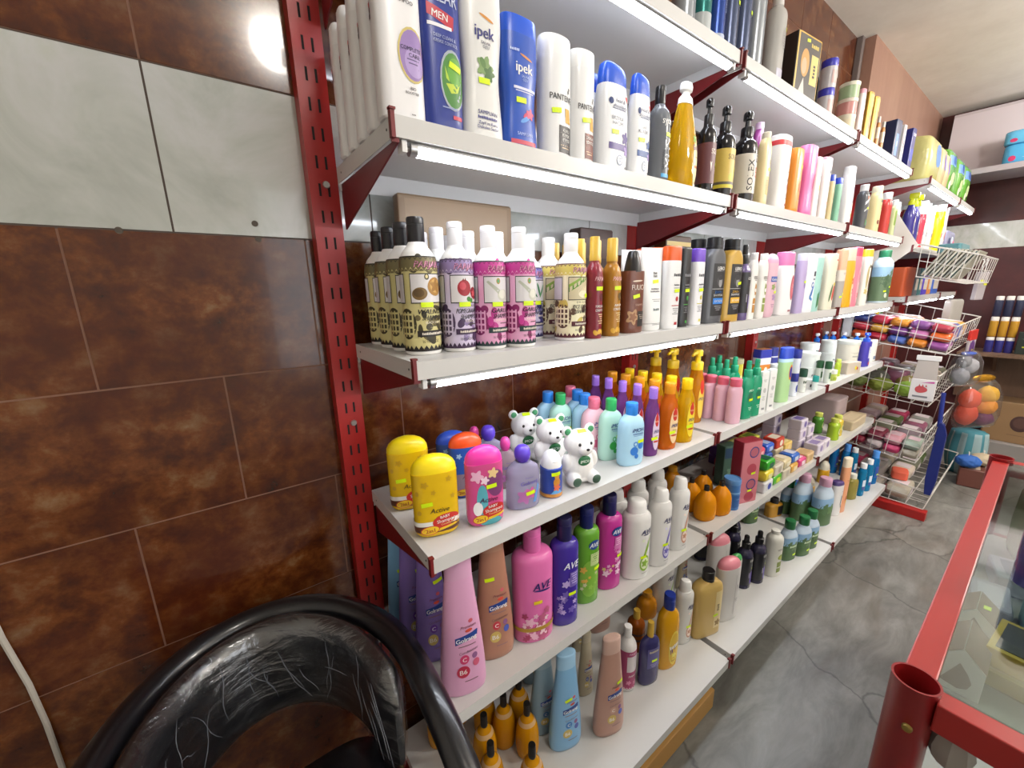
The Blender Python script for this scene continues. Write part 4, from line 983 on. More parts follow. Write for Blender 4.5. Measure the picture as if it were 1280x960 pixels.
# --- fourth shelf
def baby(key, col, cap, base, desc, art):
    T(key, 'baby_shampoo_bottle', 'bottle', desc, 'capsule', col, ('dome', cap, .8, 1), 2.9, art + (
        [('R', -2.6, 2.6, .0, .165, base)] if base else []) + [
        ('T', 'Active', .1, .355, .06, '#4a3510' if base else '#5a1a4a', 'i', 1.1), ('E', .35, .21, .62, .085, '#c22a22', .12), ('T', 'BABY', .3, .262, .034, W, .1, .7, .03), ('T', 'Shampoo', .35, .215, .042, W, .1, 1.0, .02), ('T', 'Conditioner', .4, .172, .022, '#f6e6a0', .1, .9),
        ('P', [(-.5, .10), (.95, .16), (.95, .135), (-.5, .06)], '#e0b81c'), ('E', -.38, .11, .42, .058, '#c2301e', .1), ('E', -.38, .11, .38, .049, '#e6c01e', .1), ('T', '2in1', -.38, .108, .05, '#a02818', .08, .65, .03)], .22)
dots = lambda c: [('F', -.5, .68, .14, c), ('F', .55, .72, .12, c), ('F', .7, .5, .1, c), ('E', -.85, .58, .08, .03, c), ('E', -.8, .34, .1, .03, c), ('F', -.15, .58, .1, c)]
baby('ybaby', '#dcb414', '#f0d40e', '#5a3222', 'yellow baby shampoo bottle with brown base and white band', dots('#c0960c') + [('R', -2.6, 2.6, .165, .22, '#eceae2'), ('S', -.45, .44, .08)])
baby('pbaby', '#d0508c', '#e0379c', None, 'pink baby shampoo bottle with rounded glossy pink cap', [('E', .5, .55, .5, .17, '#7a3a70'), ('E', -.25, .35, .3, .2, '#58a8b8'), ('E', .2, .06, .6, .06, '#4aa0a8'), ('F', -.5, .66, .3, '#eeb8d4'), ('F', .35, .68, .25, '#e8c890'), ('F', -.1, .6, .2, '#f4d8e8'), ('E', -.5, .25, .25, .09, '#f0eef2'), ('S', .25, .52, .1)])
baby('bbaby', '#3a2f5a', '#2636a8', None, 'dark blue and red baby shampoo bottle beside the red post', [('R', -2.6, 2.6, .3, .62, '#9a2a30'), ('R', -2.6, 2.6, .62, .7, '#b84a3a')])
baby('obaby', '#2a55a8', '#e2501e', None, 'blue baby shampoo bottle with orange dome cap', dots('#9ac0e0') + [('R', -2.6, 2.6, .1, .4, '#8a7a8a')])
baby('ubaby', '#35508f', '#2f52c0', None, 'blue baby shampoo bottle with blue dome cap', dots('#8aa8d0'))
def golr(key, ball, liq, desc):
    T(key, 'baby_shampoo_bottle', 'bottle', desc, 'lotion', liq, ('ball', ball, .74, .47), 2.2, [('T', 'Premium', .2, .52, .025, '#5a4a90', .05), ('T', 'Golrang', .2, .44, .062, '#5548a0', .08, 1.5, .03), ('F', -.1, .22, .4, '#b06aa8'), ('F', .3, .27, .28, '#c8589a'), ('P', [(.4, .1), (.75, .4), (.85, .35), (.6, .1)], '#5a90d0'), ('S', .25, .27, .15)], .08, .55)
golr('golp', '#5a3ec0', '#b9b3d0', 'clear round baby shampoo bottle with purple ball cap')
golr('golk', '#d8459a', '#c8b0bc', 'clear round baby shampoo bottle with pink ball cap')
T('tiny', 'talc_can', 'bottle', 'small blue talc bottle with white cap in front of bears', 'can', '#28449c', ('dome', '#f0f0f0', .66, 1), 2.0, [('R', -3, 3, .02, .1, '#c88a3a'), ('E', .1, .36, .34, .1, '#c8862c'), ('E', .1, .49, .24, .065, '#d0923a'), ('E', -.1, .545, .08, .025, '#b87a28'), ('E', .3, .545, .08, .025, '#b87a28'), ('P', [(-.5, .1), (.1, .26), (.7, .1)], '#5aa0d8'), ('F', .1, .24, .3, '#d86a4a'), ('S', .0, .55, .08)])
def imoh(key, col, cap, acc, desc):
    T(key, 'baby_lotion_bottle', 'bottle', desc, 'lotion', col, ('flip', cap, .82, .42), 2.6, [('T', 'iMOH', .25, .585, .062, '#26407c', 'i', 1.0, .03), ('T', 'baby shampoo', .25, .525, .022, '#3a5a98', 0, 1.1), ('L', -.2, .7, .49, 1, '#6a8ac0'), ('E', .05, .36, .16, .04, acc), ('E', .05, .36, .1, .025, col), ('E', -.05, .25, .32, .07, acc), ('E', .5, .33, .26, .06, acc), ('E', .15, .16, .16, .04, acc), ('S', .5, .4, .02)], .25)
imoh('lblu', '#a9d3ea', '#2f86e0', '#2f74c8', 'light blue baby lotion bottle with blue cap')
imoh('lgrn', '#b4e0d0', '#2fa85c', '#3aa848', 'pale green baby lotion bottle with green cap')
imoh('lpnk', '#eabcc8', '#e0708c', '#d05a80', 'pale pink baby lotion bottle with pink cap')
def john(key, liq, cap, lab, desc):
    T(key, 'baby_oil_bottle', 'bottle', desc, 'slim', liq, ('flip', cap, .85, .5), 2.2, [('E', .3, .36, .58, .27, lab), ('E', .3, .53, .3, .09, '#c02418'), ('E', .3, .6, .14, .045, '#c02418'), ('T', 'baby', .3, .52, .03, '#f0d8b0'), ('T', 'iMOH', .32, .37, .05, '#26306c', 'i', .8, .03), ('E', .3, .22, .42, .014, '#b8381c'), ('L', .0, .6, .3, 3, '#5a4a3a'), ('S', .05, .27, .1)], .08, .5)
john('jpur', '#8a4f9c', '#a476d8', '#d8c6dc', 'clear purple baby shampoo bottle with lilac cap')
john('jora', '#e0761a', '#e09418', '#e8c89a', 'clear orange baby oil bottle with amber cap')
john('jyel', '#e8b80c', '#f4cc10', '#eccf2c', 'clear yellow baby shampoo bottle with yellow cap')
T('jpmp', 'pump_bottle', 'bottle', 'amber baby wash bottle with yellow pump', 'slim', '#d2870f', ('pump', '#e8c010', .74, .6), 2.2, [('E', .3, .3, .5, .24, '#e6c24a'), ('E', .3, .5, .32, .1, '#c42c18'), ('T', 'iMOH', .3, .34, .045, '#26306c', 'i', .8)], .08, .4)
T('talc', 'talc_bottle', 'bottle', 'pink talc bottle with rose cap', 'should', '#dcaebe', ('flip', '#d9637c', .84, .7), 2.3, [('T', 'baby powder', .75, .4, .07, '#7a3a58', PI / 2, .45), ('L', .5, .95, .3, 1, '#7a3a58')], .35)
T('gspr', 'spray_bottle', 'bottle', 'green spray bottle with green mist sprayer', 'should', '#129068', ('mist', '#0d8a62', .73, .5), 2.4, [('T', 'iMOH', .3, .5, .04, '#d8f0e0', 'i', .9), ('E', .2, .38, .5, .09, '#0c6a4c'), ('S', .35, .34, .04), ('L', -.1, .7, .2, 3, '#bfe8d4')], .25)
T('wbox', 'carton', 'box', 'narrow white carton with small grey print', 'box', '#e4e4e2', None, 14, [('L', -.6, .6, .8, 3, '#8a8a8a'), ('E', .1, .55, .4, .06, '#b8b8b8'), ('L', -.5, .5, .4, 5, '#9a9a9a'), ('R', -.3, .5, .08, .13, '#8a8a90')])
T('wcap', 'lotion_bottle', 'bottle', 'white bottle with wide white cap behind cartons', 'should', '#e8e8e6', ('flip', '#efefed', .8, .8), 2.4, [('L', -.4, .6, .5, 4, '#9a9a9a')])
T('glot', 'lotion_bottle', 'bottle', 'tall pale green lotion bottle with royal blue cap', 'straight', '#a9cf94', ('full', '#2c48b8', .8, .97), 2.7, [('R', -2.4, 2.4, .74, .8, '#b8d8e8'), ('E', .5, .55, .35, .14, '#d87a2a'), ('E', .5, .55, .26, .1, '#2c3c9a'), ('T', 'Vaseline', .5, .3, .05, '#2f6a3a', PI / 2, .3)])
def jar(key, col, lid, desc, deco, lz=.72, name='cream_jar'):
    T(key, name, 'jar', desc, 'can', col, ('lid', lid, lz, 1.04), 2.0, deco, .3)
jar('navj', '#dfe3ec', '#262f86', 'white cream jar with navy lid', [('E', .2, .35, .4, .16, '#3a4aa0'), ('L', -.5, .7, .18, 1, '#4a5ab0')], .66)
jar('dkj', '#dcdfd8', '#1f4d3a', 'white cream jar with dark green lid', [('T', 'cream', .2, .45, .12, '#4a5a4a'), ('L', -.5, .7, .25, 2, '#6a7a6a')], .68)
jar('wjar', '#e6e6e6', '#e0e4e2', 'small white jar with tiny dark squares in front of tubs', [('R', -.6, -.2, .2, .5, '#3a3a4a'), ('R', .3, .7, .2, .5, '#3a4a3a')], .8)
jar('tub', '#e2e8e4', '#e8eeea', 'wide white cream tub', [('T', 'cream', -.1, .4, .14, '#5a6a70', 'i', .8), ('E', .5, .45, .3, .12, '#8a9a9a'), ('L', -.6, .7, .22, 1, '#7a8a8a'), ('R', .8, 1.5, .55, .72, '#2a9a90')], .78, 'cream_tub')
jar('tealj', '#dfe8e4', '#1f9a92', 'slim white jar with teal lid', [('L', -.5, .6, .4, 2, '#5a7a78')], .62)
jar('dgj', '#d4dcd0', '#2a5a3a', 'slim pale jar with forest green lid', [('R', -.5, .6, .2, .5, '#4a6a4a')], .68)
jar('gwj', '#b8c860', '#eceee6', 'squat yellow green jar with white lid', [('R', -.8, .8, .1, .35, '#9ab030'), ('E', .2, .4, .4, .12, '#dce09a')], .66)
T('yglot', 'lotion_bottle', 'bottle', 'small lime green bottle beside beige box', 'should', '#a8c032', ('flip', '#c8d860', .8, .6), 2.3, [('L', -.4, .6, .5, 2, '#5a6a1a')])
T('buck', 'cream_bucket', 'tub', 'large beige cream bucket with red line', 'tub', '#d9d6c8', ('lid', '#dde2dc', .88, 1.04), 2.0, [('R', -3, 3, .24, .28, '#b04848'), ('R', .2, 1.2, .74, .82, '#c8704a'), ('L', -.8, .6, .6, 3, '#9a9a90'), ('R', -.5, .9, .45, .5, '#a8a8a0')])
T('crate', 'carton', 'box', 'low beige carton with yellow and red dots', 'box', '#c4b8a8', None, 14, [('E', .2, .5, .14, .2, '#d8cc3a'), ('E', .42, .45, .1, .14, '#c03a2a'), ('L', .0, .8, .2, 1, '#8a8070')])
T('ppmp', 'pump_bottle', 'bottle', 'purple blue pump bottle near shelf end', 'straight', '#4038a0', ('pump', '#2a5ad8', .74, .5), 2.5, [('R', .0, .9, .25, .6, '#d0d4e6'), ('L', .1, .8, .5, 5, '#7a7ac0'), ('E', .5, .1, .3, .05, '#c03a4a')])
T('gwb', 'lotion_bottle', 'bottle', 'white bottle with mint green label near shelf end', 'straight', '#cfe4e0', ('full', '#b8dfe6', .9, .97), 2.5, [('R', -2.4, 2.4, .2, .7, '#6ab890'), ('L', -.4, .6, .5, 3, '#e8f0ea')])
T('wlot', 'lotion_bottle', 'bottle', 'white lotion bottle with orange side at shelf end', 'straight', '#dfdcd4', ('full', '#e6e4de', .88, .97), 2.5, [('R', 1.0, 2.4, .05, .7, '#cf8a3a'), ('T', 'LOTION', .2, .5, .08, '#4a5a6a', PI / 2, .4), ('R', -.2, .6, .1, .25, '#7a8aa0')])
T('bpmp', 'pump_bottle', 'bottle', 'navy soap bottle with bright blue collar and white nozzle', 'round', '#26317c', ('pump', '#2a7ae0|#e6e8ee', .7, .6), 2.2, [('R', -2.4, 2.4, .12, .5, '#d8e0ea'), ('R', -2.4, 2.4, .3, .42, '#c04a4a')])
jar('ycan', '#d2c53c', '#b8b08a', 'yellow can at the back of the shelf', [('E', .3, .3, .8, .12, '#e0dc9a'), ('E', .5, .2, .4, .08, '#a8b82a')], .84, 'tin_can')
T('cbox', 'carton', 'box', 'blue white and orange carton at the back', 'box', '#c87a2a', None, 12, [('R', -4, 4, .72, .995, '#3038a0'), ('R', -4, 4, .5, .72, '#d8d4dc'), ('E', .1, .3, .3, .12, '#e8e0d0')])
T('nvbt', 'lotion_bottle', 'bottle', 'white bottle with navy cap behind green lotion', 'straight', '#d8dadf', ('full', '#2a3488', .72, .97), 2.5, [('R', -2.4, 2.4, .5, .68, '#343c8c'), ('L', -.4, .6, .4, 4, '#7a80b0')])
# --- fifth and bottom shelf
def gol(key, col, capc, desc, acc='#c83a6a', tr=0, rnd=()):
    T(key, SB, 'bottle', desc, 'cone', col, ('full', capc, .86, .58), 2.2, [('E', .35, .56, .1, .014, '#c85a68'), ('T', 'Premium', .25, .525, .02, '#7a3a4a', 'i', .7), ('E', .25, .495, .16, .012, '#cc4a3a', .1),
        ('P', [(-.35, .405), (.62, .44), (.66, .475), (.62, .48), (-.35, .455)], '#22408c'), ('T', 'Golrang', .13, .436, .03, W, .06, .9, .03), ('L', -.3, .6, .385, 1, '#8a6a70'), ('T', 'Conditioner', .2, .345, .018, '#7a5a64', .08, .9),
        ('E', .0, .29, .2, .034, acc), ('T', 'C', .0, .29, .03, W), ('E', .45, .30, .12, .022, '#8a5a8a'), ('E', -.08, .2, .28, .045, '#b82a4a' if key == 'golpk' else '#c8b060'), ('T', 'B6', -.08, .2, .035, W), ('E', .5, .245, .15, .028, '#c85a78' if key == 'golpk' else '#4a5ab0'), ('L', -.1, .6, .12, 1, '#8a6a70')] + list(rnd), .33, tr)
gol('golpk', '#d79fc3', '#d6a3c4', 'large pink cone shaped shampoo bottle')
gol('golbr', '#a97862', '#b0846e', 'tan brown cone shaped shampoo bottle', '#c23a4a', 0, [('S', -.25, .66, .12)])
gol('golu', '#7fb2dc', '#9cc6e6', 'sky blue cone shaped shampoo bottle', '#3a7ac0', 0, [('S', .0, .55, .25)])
gol('golu2', '#7fb2dc', '#9cc6e6', 'sky blue cone shaped shampoo bottle', '#3a7ac0', 0, [('S', .0, .55, .25)])
gol('golv', '#7f69b0', '#8a76b8', 'violet cone shaped shampoo bottle', '#6a3aa0', 0, [('S', .4, .66, .2)])
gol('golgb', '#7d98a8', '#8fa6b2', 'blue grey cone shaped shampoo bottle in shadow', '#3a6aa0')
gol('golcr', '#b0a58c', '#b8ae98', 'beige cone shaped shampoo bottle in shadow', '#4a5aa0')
gol('golbb', '#b28a7c', '#c4a498', 'rosy brown cone shaped shampoo bottle', '#c29a8a', 0, [('S', .45, .56, .1)])
def ave(key, col, cap, desc, art, logo, capk=('flip', .8, .5), rough=.25, nm='bath_bottle'):
    T(key, nm, 'bottle', desc, 'bath', col, (capk[0], cap, capk[1], capk[2]), 2.2, art + logo, rough)
bl = lambda s, z: [('E', s, z, .48, .048, '#1d3f86', .1), ('T', 'AVE', s, z, .045, W, 'i', .75, .03)]
flw = lambda cs, lo, hi, s: [('F', random.uniform(-.7, .7), random.uniform(lo, hi), random.uniform(.1, .24), c) for c in cs for _ in range(s)]
ave('avepk', '#dc6fae', '#d66aaa', 'tall pink bath bottle with rose petals and gold band', [('R', -3, 3, .02, .12, '#c86a98')] + flw(['#e8b4cc', '#a83a62', '#f0ccd8', '#b85a80'], .03, .3, 6) + [('R', -2.4, 2.4, .115, .15, '#b08a2c')], [('T', 'AVE', .25, .53, .062, '#26246a', 'i', 1.1, .03), ('E', .25, .485, .45, .008, '#26246a', -.1), ('S', .0, .385, .0, '#e0c020')], ('flip', .8, .42))
ave('avepu', '#3d2a92', '#1c1a4c', 'deep violet bath bottle with lilac blossom print', flw(['#8f7cc4', '#b8a4dc', '#6a58b0'], .14, .45, 6) + [('R', .1, .8, .38, .52, '#6a58a8'), ('L', .15, .75, .5, 5, '#cfc4ec')], [('T', 'AVE', .25, .59, .06, '#e0e0f0', 'i', 1.1, .03), ('S', .3, .315, .0)])
ave('avegr', '#5f9a2c', '#1a2260', 'grass green bath bottle with flower print', [('E', .0, .28, .8, .2, '#78ac3a')] + flw(['#c8c8a0', '#d8a848', '#8fbc50'], .18, .42, 4) + [('R', .0, .85, .42, .55, '#b8cc8a'), ('L', .05, .8, .53, 4, '#3a6a20'), ('S', .6, .38, .0)], bl(.3, .64))
ave('avemg', '#b4308c', '#1e1c52', 'magenta bath bottle with pale blossom print', flw(['#e0a4cc', '#d8c080', '#c858a4', '#e8c0dc'], .14, .5, 5) + [('R', .1, .8, .45, .58, '#c870ac'), ('L', .15, .75, .56, 4, '#f0d0e4'), ('S', .6, .37, .0)], bl(.3, .64))
def avew(key, acc, acc2, desc):
    ave(key, '#dddcda', '#e6e5e3', desc, [('P', [(.75, .55), (.4, .42), (.15, .3), (.3, .28), (.6, .4)], acc), ('E', .3, .2, .42, .1, acc), ('E', .3, .2, .32, .075, acc2), ('F', .3, .2, .24, acc), ('E', .1, .5, .1, .02, acc2, .7), ('S', .15, .29, .0), ('L', .0, .7, .07, 1, '#8a8a8a')], [('T', 'AVE', .35, .61, .058, '#24245c', 'i', 1.0, .03), ('E', .35, .57, .3, .006, '#24245c')], ('slope', .82, .68))
for k_, a_, b_, d_ in (('avew1', '#86ae3a', '#dfe8c8', 'white bath bottle with lime green swirl'), ('avew2', '#6a62b0', '#d0cce4', 'white bath bottle with violet swirl'), ('avew3', '#c08a72', '#ecd8cc', 'white bath bottle with peach swirl')): avew(k_, a_, b_, d_)
T('honey', 'hand_wash_bottle', 'bottle', 'golden orange hand wash bottle with black cap', 'egg', '#d98a0e', ('tall', '#1a1716', .86, .23), 2.2, [], .2, .15)
T('yolk', 'hand_wash_bottle', 'bottle', 'yellow egg shaped hand wash bottle with black cap', 'egg', '#d3920f', ('tall', '#1b1817', .8, .3), 2.1, [('R', -2.9, 2.9, .64, .7, '#c8a070')], .2, .15)
T('orab', 'hand_wash_bottle', 'bottle', 'dim orange bottle behind the white bottles', 'egg', '#c9820f', ('tall', '#c88a1c', .86, .45), 2.2, [], .25)
T('bcan', 'cream_can', 'jar', 'blue cream can standing in front of red box', 'can', '#3d6fae', ('lid', '#5a8cc4', .86, 1.02), 2.0, [('R', -3, 3, .55, .6, '#7aa4d0'), ('R', -.6, .8, .1, .5, '#2f5a98'), ('L', -.4, .6, .4, 3, '#a8c4e4')])
T('rbox', 'soap_box', 'box', 'tall dark red box with rose medallions', 'box', '#9c2f40', None, 16, [('R', -.95, .95, .01, .99, '#c0707a'), ('E', .2, .82, .5, .09, '#3a3a78'), ('E', .2, .82, .4, .07, '#a85a6a'), ('E', .1, .55, .5, .09, '#a03a4c'), ('E', .2, .3, .5, .09, '#3a3a78'), ('E', .2, .3, .4, .07, '#a85a6a'), ('E', .1, .1, .5, .08, '#a03a4c'), ('S', .3, .48), ('S', .1, .2)])
T('gbox', 'soap_box', 'box', 'grey green box in the shade beside red box', 'box', '#4a6a5c', None, 16, [('R', -.9, .9, .7, .95, '#2f4a6a'), ('F', .1, .35, .5, '#7a9a84'), ('F', -.2, .2, .4, '#2f4a3a')])
T('pomm', SB, 'bottle', 'small white bottle with crimson patterned label', 'round', '#e4e0e0', ('flip', '#eeecec', .84, .42), 2.0, [('R', -3, 3, .05, .68, '#a23a68'), ('R', -.55, .9, .34, .6, '#d8d0d4'), ('T', 'PARJAK', .2, .645, .03, '#f0c8d8', 'i', 1.3), ('T', 'SHAMPOO', .25, .27, .03, W, 'i', 1.2), ('F', -.3, .16, .25, '#d890b0'), ('F', .5, .14, .25, '#d890b0'), ('Z', .05, .03, 20, '#f0d8e0')])
T('navg', 'conditioner_bottle', 'bottle', 'navy bottle with gold and black cap', 'lotion', '#332f62', ('tall', '#c09a3a', .78, .28), 2.2, [('R', -.5, .8, .3, .62, '#55508a'), ('T', 'Keratin', .15, .57, .03, '#d8cca0'), ('S', .2, .42, .0), ('L', -.3, .6, .36, 3, '#b0a8d0')], .2)
T('ambg', 'conditioner_bottle', 'bottle', 'amber bottle with gold cap behind navy bottle', 'round', '#9a4f16', ('tall', '#c09a3a', .8, .4), 2.1, [('R', -2.6, 2.6, .3, .36, '#3a1c10'), ('R', -2.6, 2.6, .45, .5, '#3a1c10')], .12, .2)
T('yelb', 'body_wash_bottle', 'bottle', 'golden yellow bottle with royal blue cap', 'lotion', '#d59a12', ('flip', '#20348c', .82, .44), 2.3, [('E', .3, .3, .55, .24, '#e8cc4a'), ('E', .3, .3, .48, .21, '#d8b02a'), ('P', [(-.1, .28), (.7, .38), (.75, .33), (-.05, .22)], '#5a2a6a'), ('T', 'Pringo', .3, .33, .05, W, .25, .9), ('F', .3, .2, .2, '#e8dc6a'), ('L', .0, .6, .12, 1, '#7a5a1a')], .2)
T('goldc', SB, 'bottle', 'champagne gold square bottle with black cap', 'should', '#c3a460', ('tall', '#1a1718', .86, .36), 4.2, [('R', .3, .85, .12, .7, '#d8c490'), ('T', 'GOLD', .55, .45, .1, '#4a3a1a', PI / 2, .4), ('S', .4, .33), ('F', .6, .2, .2, '#8a6a2a')], .28)
T('goldr', SB, 'bottle', 'golden bottle with black label behind dark sprays', 'should', '#b8862c', ('tall', '#17161a', .74, .4), 3.4, [('R', .0, .9, .1, .6, '#1c1a1e')], .25)
def tubey(key, cap, desc):
    T(key, 'body_lotion_bottle', 'bottle', desc, 'straight', '#cfcbc9', ('dome', cap, .86, .98), 2.6, [('T', 'ACTIVE', .55, .55, .06, '#3a3a40', PI / 2, .3), ('L', .3, .8, .35, 3, '#8a8a8a'), ('R', .3, .36, .1, .75, '#b8b4b4')], .3)
tubey('pctube', '#e08a98', 'tall pale grey lotion bottle with glossy pink cap'); tubey('gctube', '#3f9a4e', 'pale lotion bottle with glossy green cap')
T('dspr', 'spray_bottle', 'bottle', 'dark navy hair spray bottle with black mist head', 'round', '#2b2842', ('mist', '#121115', .78, .5), 2.0, [('R', -2.9, 2.9, .08, .62, '#16151c'), ('T', 'LERO', .4, .57, .04, W, 0, 1.0), ('R', .2, 1.0, .1, .34, '#5a44a8'), ('T', 'Hyaluron', .0, .28, .1, '#d0c8e8', PI / 2, .32), ('L', .2, 1.0, .46, 2, '#9a9ab0'), ('E', .4, .41, .12, .02, '#a8b82a')], .2)
T('aloeb', SB, 'bottle', 'white bottle with olive aloe print and white cap', 'cyl', '#d9d8d0', ('flip', '#e2e1da', .93, .45), 2.2, [('T', 'VERSUS', .2, .62, .045, '#4a4a42', 0, 1.1), ('E', .2, .45, .4, .05, '#8a9a3a', .5), ('E', .3, .42, .3, .04, '#a8b440', -.6), ('R', -.2, .7, .1, .34, '#7a8a3a'), ('R', -.2, .7, .2, .22, '#d9d8d0')])
def nat(key, cap, desc, tall):
    T(key, SB, 'bottle', desc, 'nature', '#c4d4e4', ('flip', cap, .84 if tall else .8, .46), 2.3, [('R', -2.6, 2.6, .02, .40, '#44613a'), ('R', -2.6, 2.6, .40, .6, '#86aacb'), ('F', -.5, .38, .5, '#4a6a44'), ('F', .3, .36, .45, '#58784a'), ('F', .8, .3, .4, '#3c5838')] + ([] if tall else [('T', 'Natura', .1, .38, .05, '#d8e8c8', 'i', 1.1), ('S', .3, .16)]), .25, .1)
nat('gnat', '#1f6a3a', 'clear green nature shampoo bottle with dark green cap', 0); nat('pnat', '#cf9fb8', 'large meadow print shampoo bottle with pink cap', 1)
T('wpur', 'lotion_bottle', 'bottle', 'white bottle with purple slanted cap', 'straight', '#d5d3d2', ('slope', '#4a3a72', .88, .97), 2.4, [('P', [(.3, .6), (.5, .55), (.3, .35), (.55, .25), (.45, .2), (.15, .35)], '#4a5a62'), ('L', .1, .7, .7, 1, '#8a8a8a')])
T('peach', 'lotion_bottle', 'bottle', 'tall peach coloured bottle with cream cap', 'straight', '#dc9a72', ('full', '#e2d4bc', .84, .8), 2.4, [('E', .4, .25, .3, .06, '#b04a2a'), ('E', .45, .2, .2, .04, '#d8b03a'), ('L', -.2, .6, .6, 2, '#a86a4a')])
T('oliv', 'oil_bottle', 'bottle', 'small clear olive oil bottle with white cap', 'should', '#b0a456', ('flip', '#e4e4d8', .83, .5), 2.4, [], .08, .5)
T('bmou', 'mouthwash_bottle', 'bottle', 'blue mouthwash bottle with white cap', 'should', '#1f86b8', ('disc', '#e6e8ea', .86, .6), 2.4, [('R', -.5, .9, .2, .5, '#d0dce8'), ('R', -.5, .9, .2, .3, '#3a4a90')], .08, .4)
T('bmou2', 'mouthwash_bottle', 'bottle', 'blue mouthwash bottle with pale blue cap', 'should', '#1f7ac0', ('tall', '#4a8cd8', .8, .6), 2.4, [('R', -.5, .9, .2, .55, '#2a4aa0'), ('S', .3, .3)], .08, .4)
T('yspr', 'body_spray', 'bottle', 'yellow deodorant bottle with cream cap', 'can', '#d8a21c', ('dome', '#dcd6c4', .62, .96), 2.0, [])
# --- top shelf
def can(key, col, desc, deco):
    T(key, 'aerosol_can', 'can', desc, 'can', col, ('dome', '#c8c8cc', .9, .9), 2.0, deco, .22, 0, .5)
can('cans', '#9aa0a6', 'silver aerosol can', [('R', .2, 1.2, .05, .9, '#7a8088')]); can('cant', '#1f6a66', 'teal green aerosol can with silver foot', [('R', -3, 3, .0, .22, '#aab0b0'), ('T', 'FRESH', .8, .6, .2, '#d8e8e4', PI / 2, .4)])
can('canb', '#23418c', 'blue aerosol can', [('T', 'GILLETTE', .5, .45, .2, '#c8d4f0', PI / 2, .6), ('R', -3, 3, 0, .1, '#aab4c8')]); can('cann', '#4a5470', 'navy grey aerosol can', [('R', .3, 1.2, .1, .5, '#30354a'), ('S', .5, .55), ('R', -3, 3, 0, .06, '#9a9ea8')])
T('milk', 'bottle', 'bottle', 'milky white translucent bottle with narrow neck', 'cyl', '#b9b7b2', ('taper', '#c8c6c2', .72, .42), 2.1, [('E', .3, .4, .4, .09, '#8a8884'), ('L', .0, .7, .42, 6, '#5a5854'), ('S', .75, .5), ('R', -.4, .9, .0, .12, '#a8a6b8')], .25, .2)
T('gbx', 'hair_colour_box', 'box', 'black box with gold border and portrait', 'box', '#2a2522', None, 16, [('R', -.98, .98, .01, .99, '#c9a02c'), ('R', -.9, .9, .03, .97, '#332c28'), ('E', -.3, .55, .35, .22, '#b8863a'), ('E', -.35, .5, .2, .13, '#c89a78'), ('P', [(-.7, .03), (-.1, .03), (-.3, .32)], '#c8c0b8'), ('R', .2, .8, .25, .72, '#cdb96a'), ('T', 'GOLD', .5, .48, .2, '#2a2420', PI / 2, .4), ('T', 'Golden', .4, .85, .06, '#d8c060', 0, .9), ('S', -.2, .9)])
T('dkb', 'bottle', 'bottle', 'black bottle with square cap behind small jars', 'should', '#1c1a1e', ('full', '#26222a', .72, .6), 2.6, [('R', .0, .7, .3, .6, '#3a3640'), ('T', 'X', .3, .9, .05, '#c8c0b0')])
jar('bjar', '#c4c0c4', '#3a3ab0', 'small clear jar with blue lid', [('R', -.8, .9, .15, .6, '#c8a8a4'), ('L', -.4, .6, .5, 2, '#6a5a5a')], .76)
T('ctub', 'nozzle_tube', 'tube', 'pale tube with long pointed white nozzle', 'straight', '#c8c2bc', ('taper', '#cfcac6', .74, .9), 2.2, [('L', -.3, .6, .4, 5, '#7a726c'), ('R', -.5, .8, .1, .25, '#c89a4a')])
jar('tinc', '#dcd2b4', '#e0d8c0', 'round cream coloured tin', [('R', -3, 3, .1, .7, '#dccfae'), ('R', -.2, .5, .25, .6, '#c8b88a')], .78, 'cosmetic_tin')
jar('tinr', '#c88a84', '#ddd0c0', 'round dusty red tin', [('R', .1, .8, .2, .65, '#a83a3a')], .8, 'cosmetic_tin'); jar('tingr', '#9db48c', '#d8d6c2', 'round sage green tin', [('R', .1, .8, .2, .65, '#3a6a3a')], .8, 'cosmetic_tin')
T('ptub', 'cream_tube', 'tube', 'pinkish white cream tube with pink cap', 'straight', '#d8cac8', ('full', '#d89aa8', .9, .96), 2.4, [('R', .1, .8, .1, .7, '#e8dcda'), ('E', .4, .5, .2, .08, '#b87a80')])
T('gpou', 'powder_sachet', 'packet', 'gold foil sachet standing upright', 'straight', '#b8923c', None, 3, [('R', -.8, .8, .7, .95, '#d0b45a'), ('E', .2, .4, .5, .15, '#8a6420')], .3, 0, .4)
T('smb', 'small_bottle', 'bottle', 'tiny bottle with orange label', 'should', '#c88a4a', ('flip', '#d8d4cc', .82, .6), 2.2, [('R', -2, 2, .3, .65, '#e0d0b8')])
T('nbox', 'toothpaste_box', 'box', 'navy box with pale blue panel', 'box', '#2c3558', None, 14, [('R', -.6, .3, .1, .65, '#5f8ac8'), ('T', 'BLUE', -.1, .4, .12, W, PI / 2, .4), ('R', .45, .9, .05, .9, '#3a4468')])
T('wbx', 'toothpaste_box', 'box', 'narrow white box with dark lettering', 'box', '#d4d4d8', None, 14, [('T', 'WHITE', .2, .5, .16, '#3a3a58', PI / 2, .6), ('R', -.8, -.5, .0, 1, '#a03a4a')])
T('nbx2', 'toothpaste_box', 'box', 'narrow navy box at the end of the top shelf', 'box', '#2a3078', None, 14, [('T', 'ON', .2, .85, .08, '#d8d8f0'), ('R', -.8, .8, .2, .5, '#3848b0')])

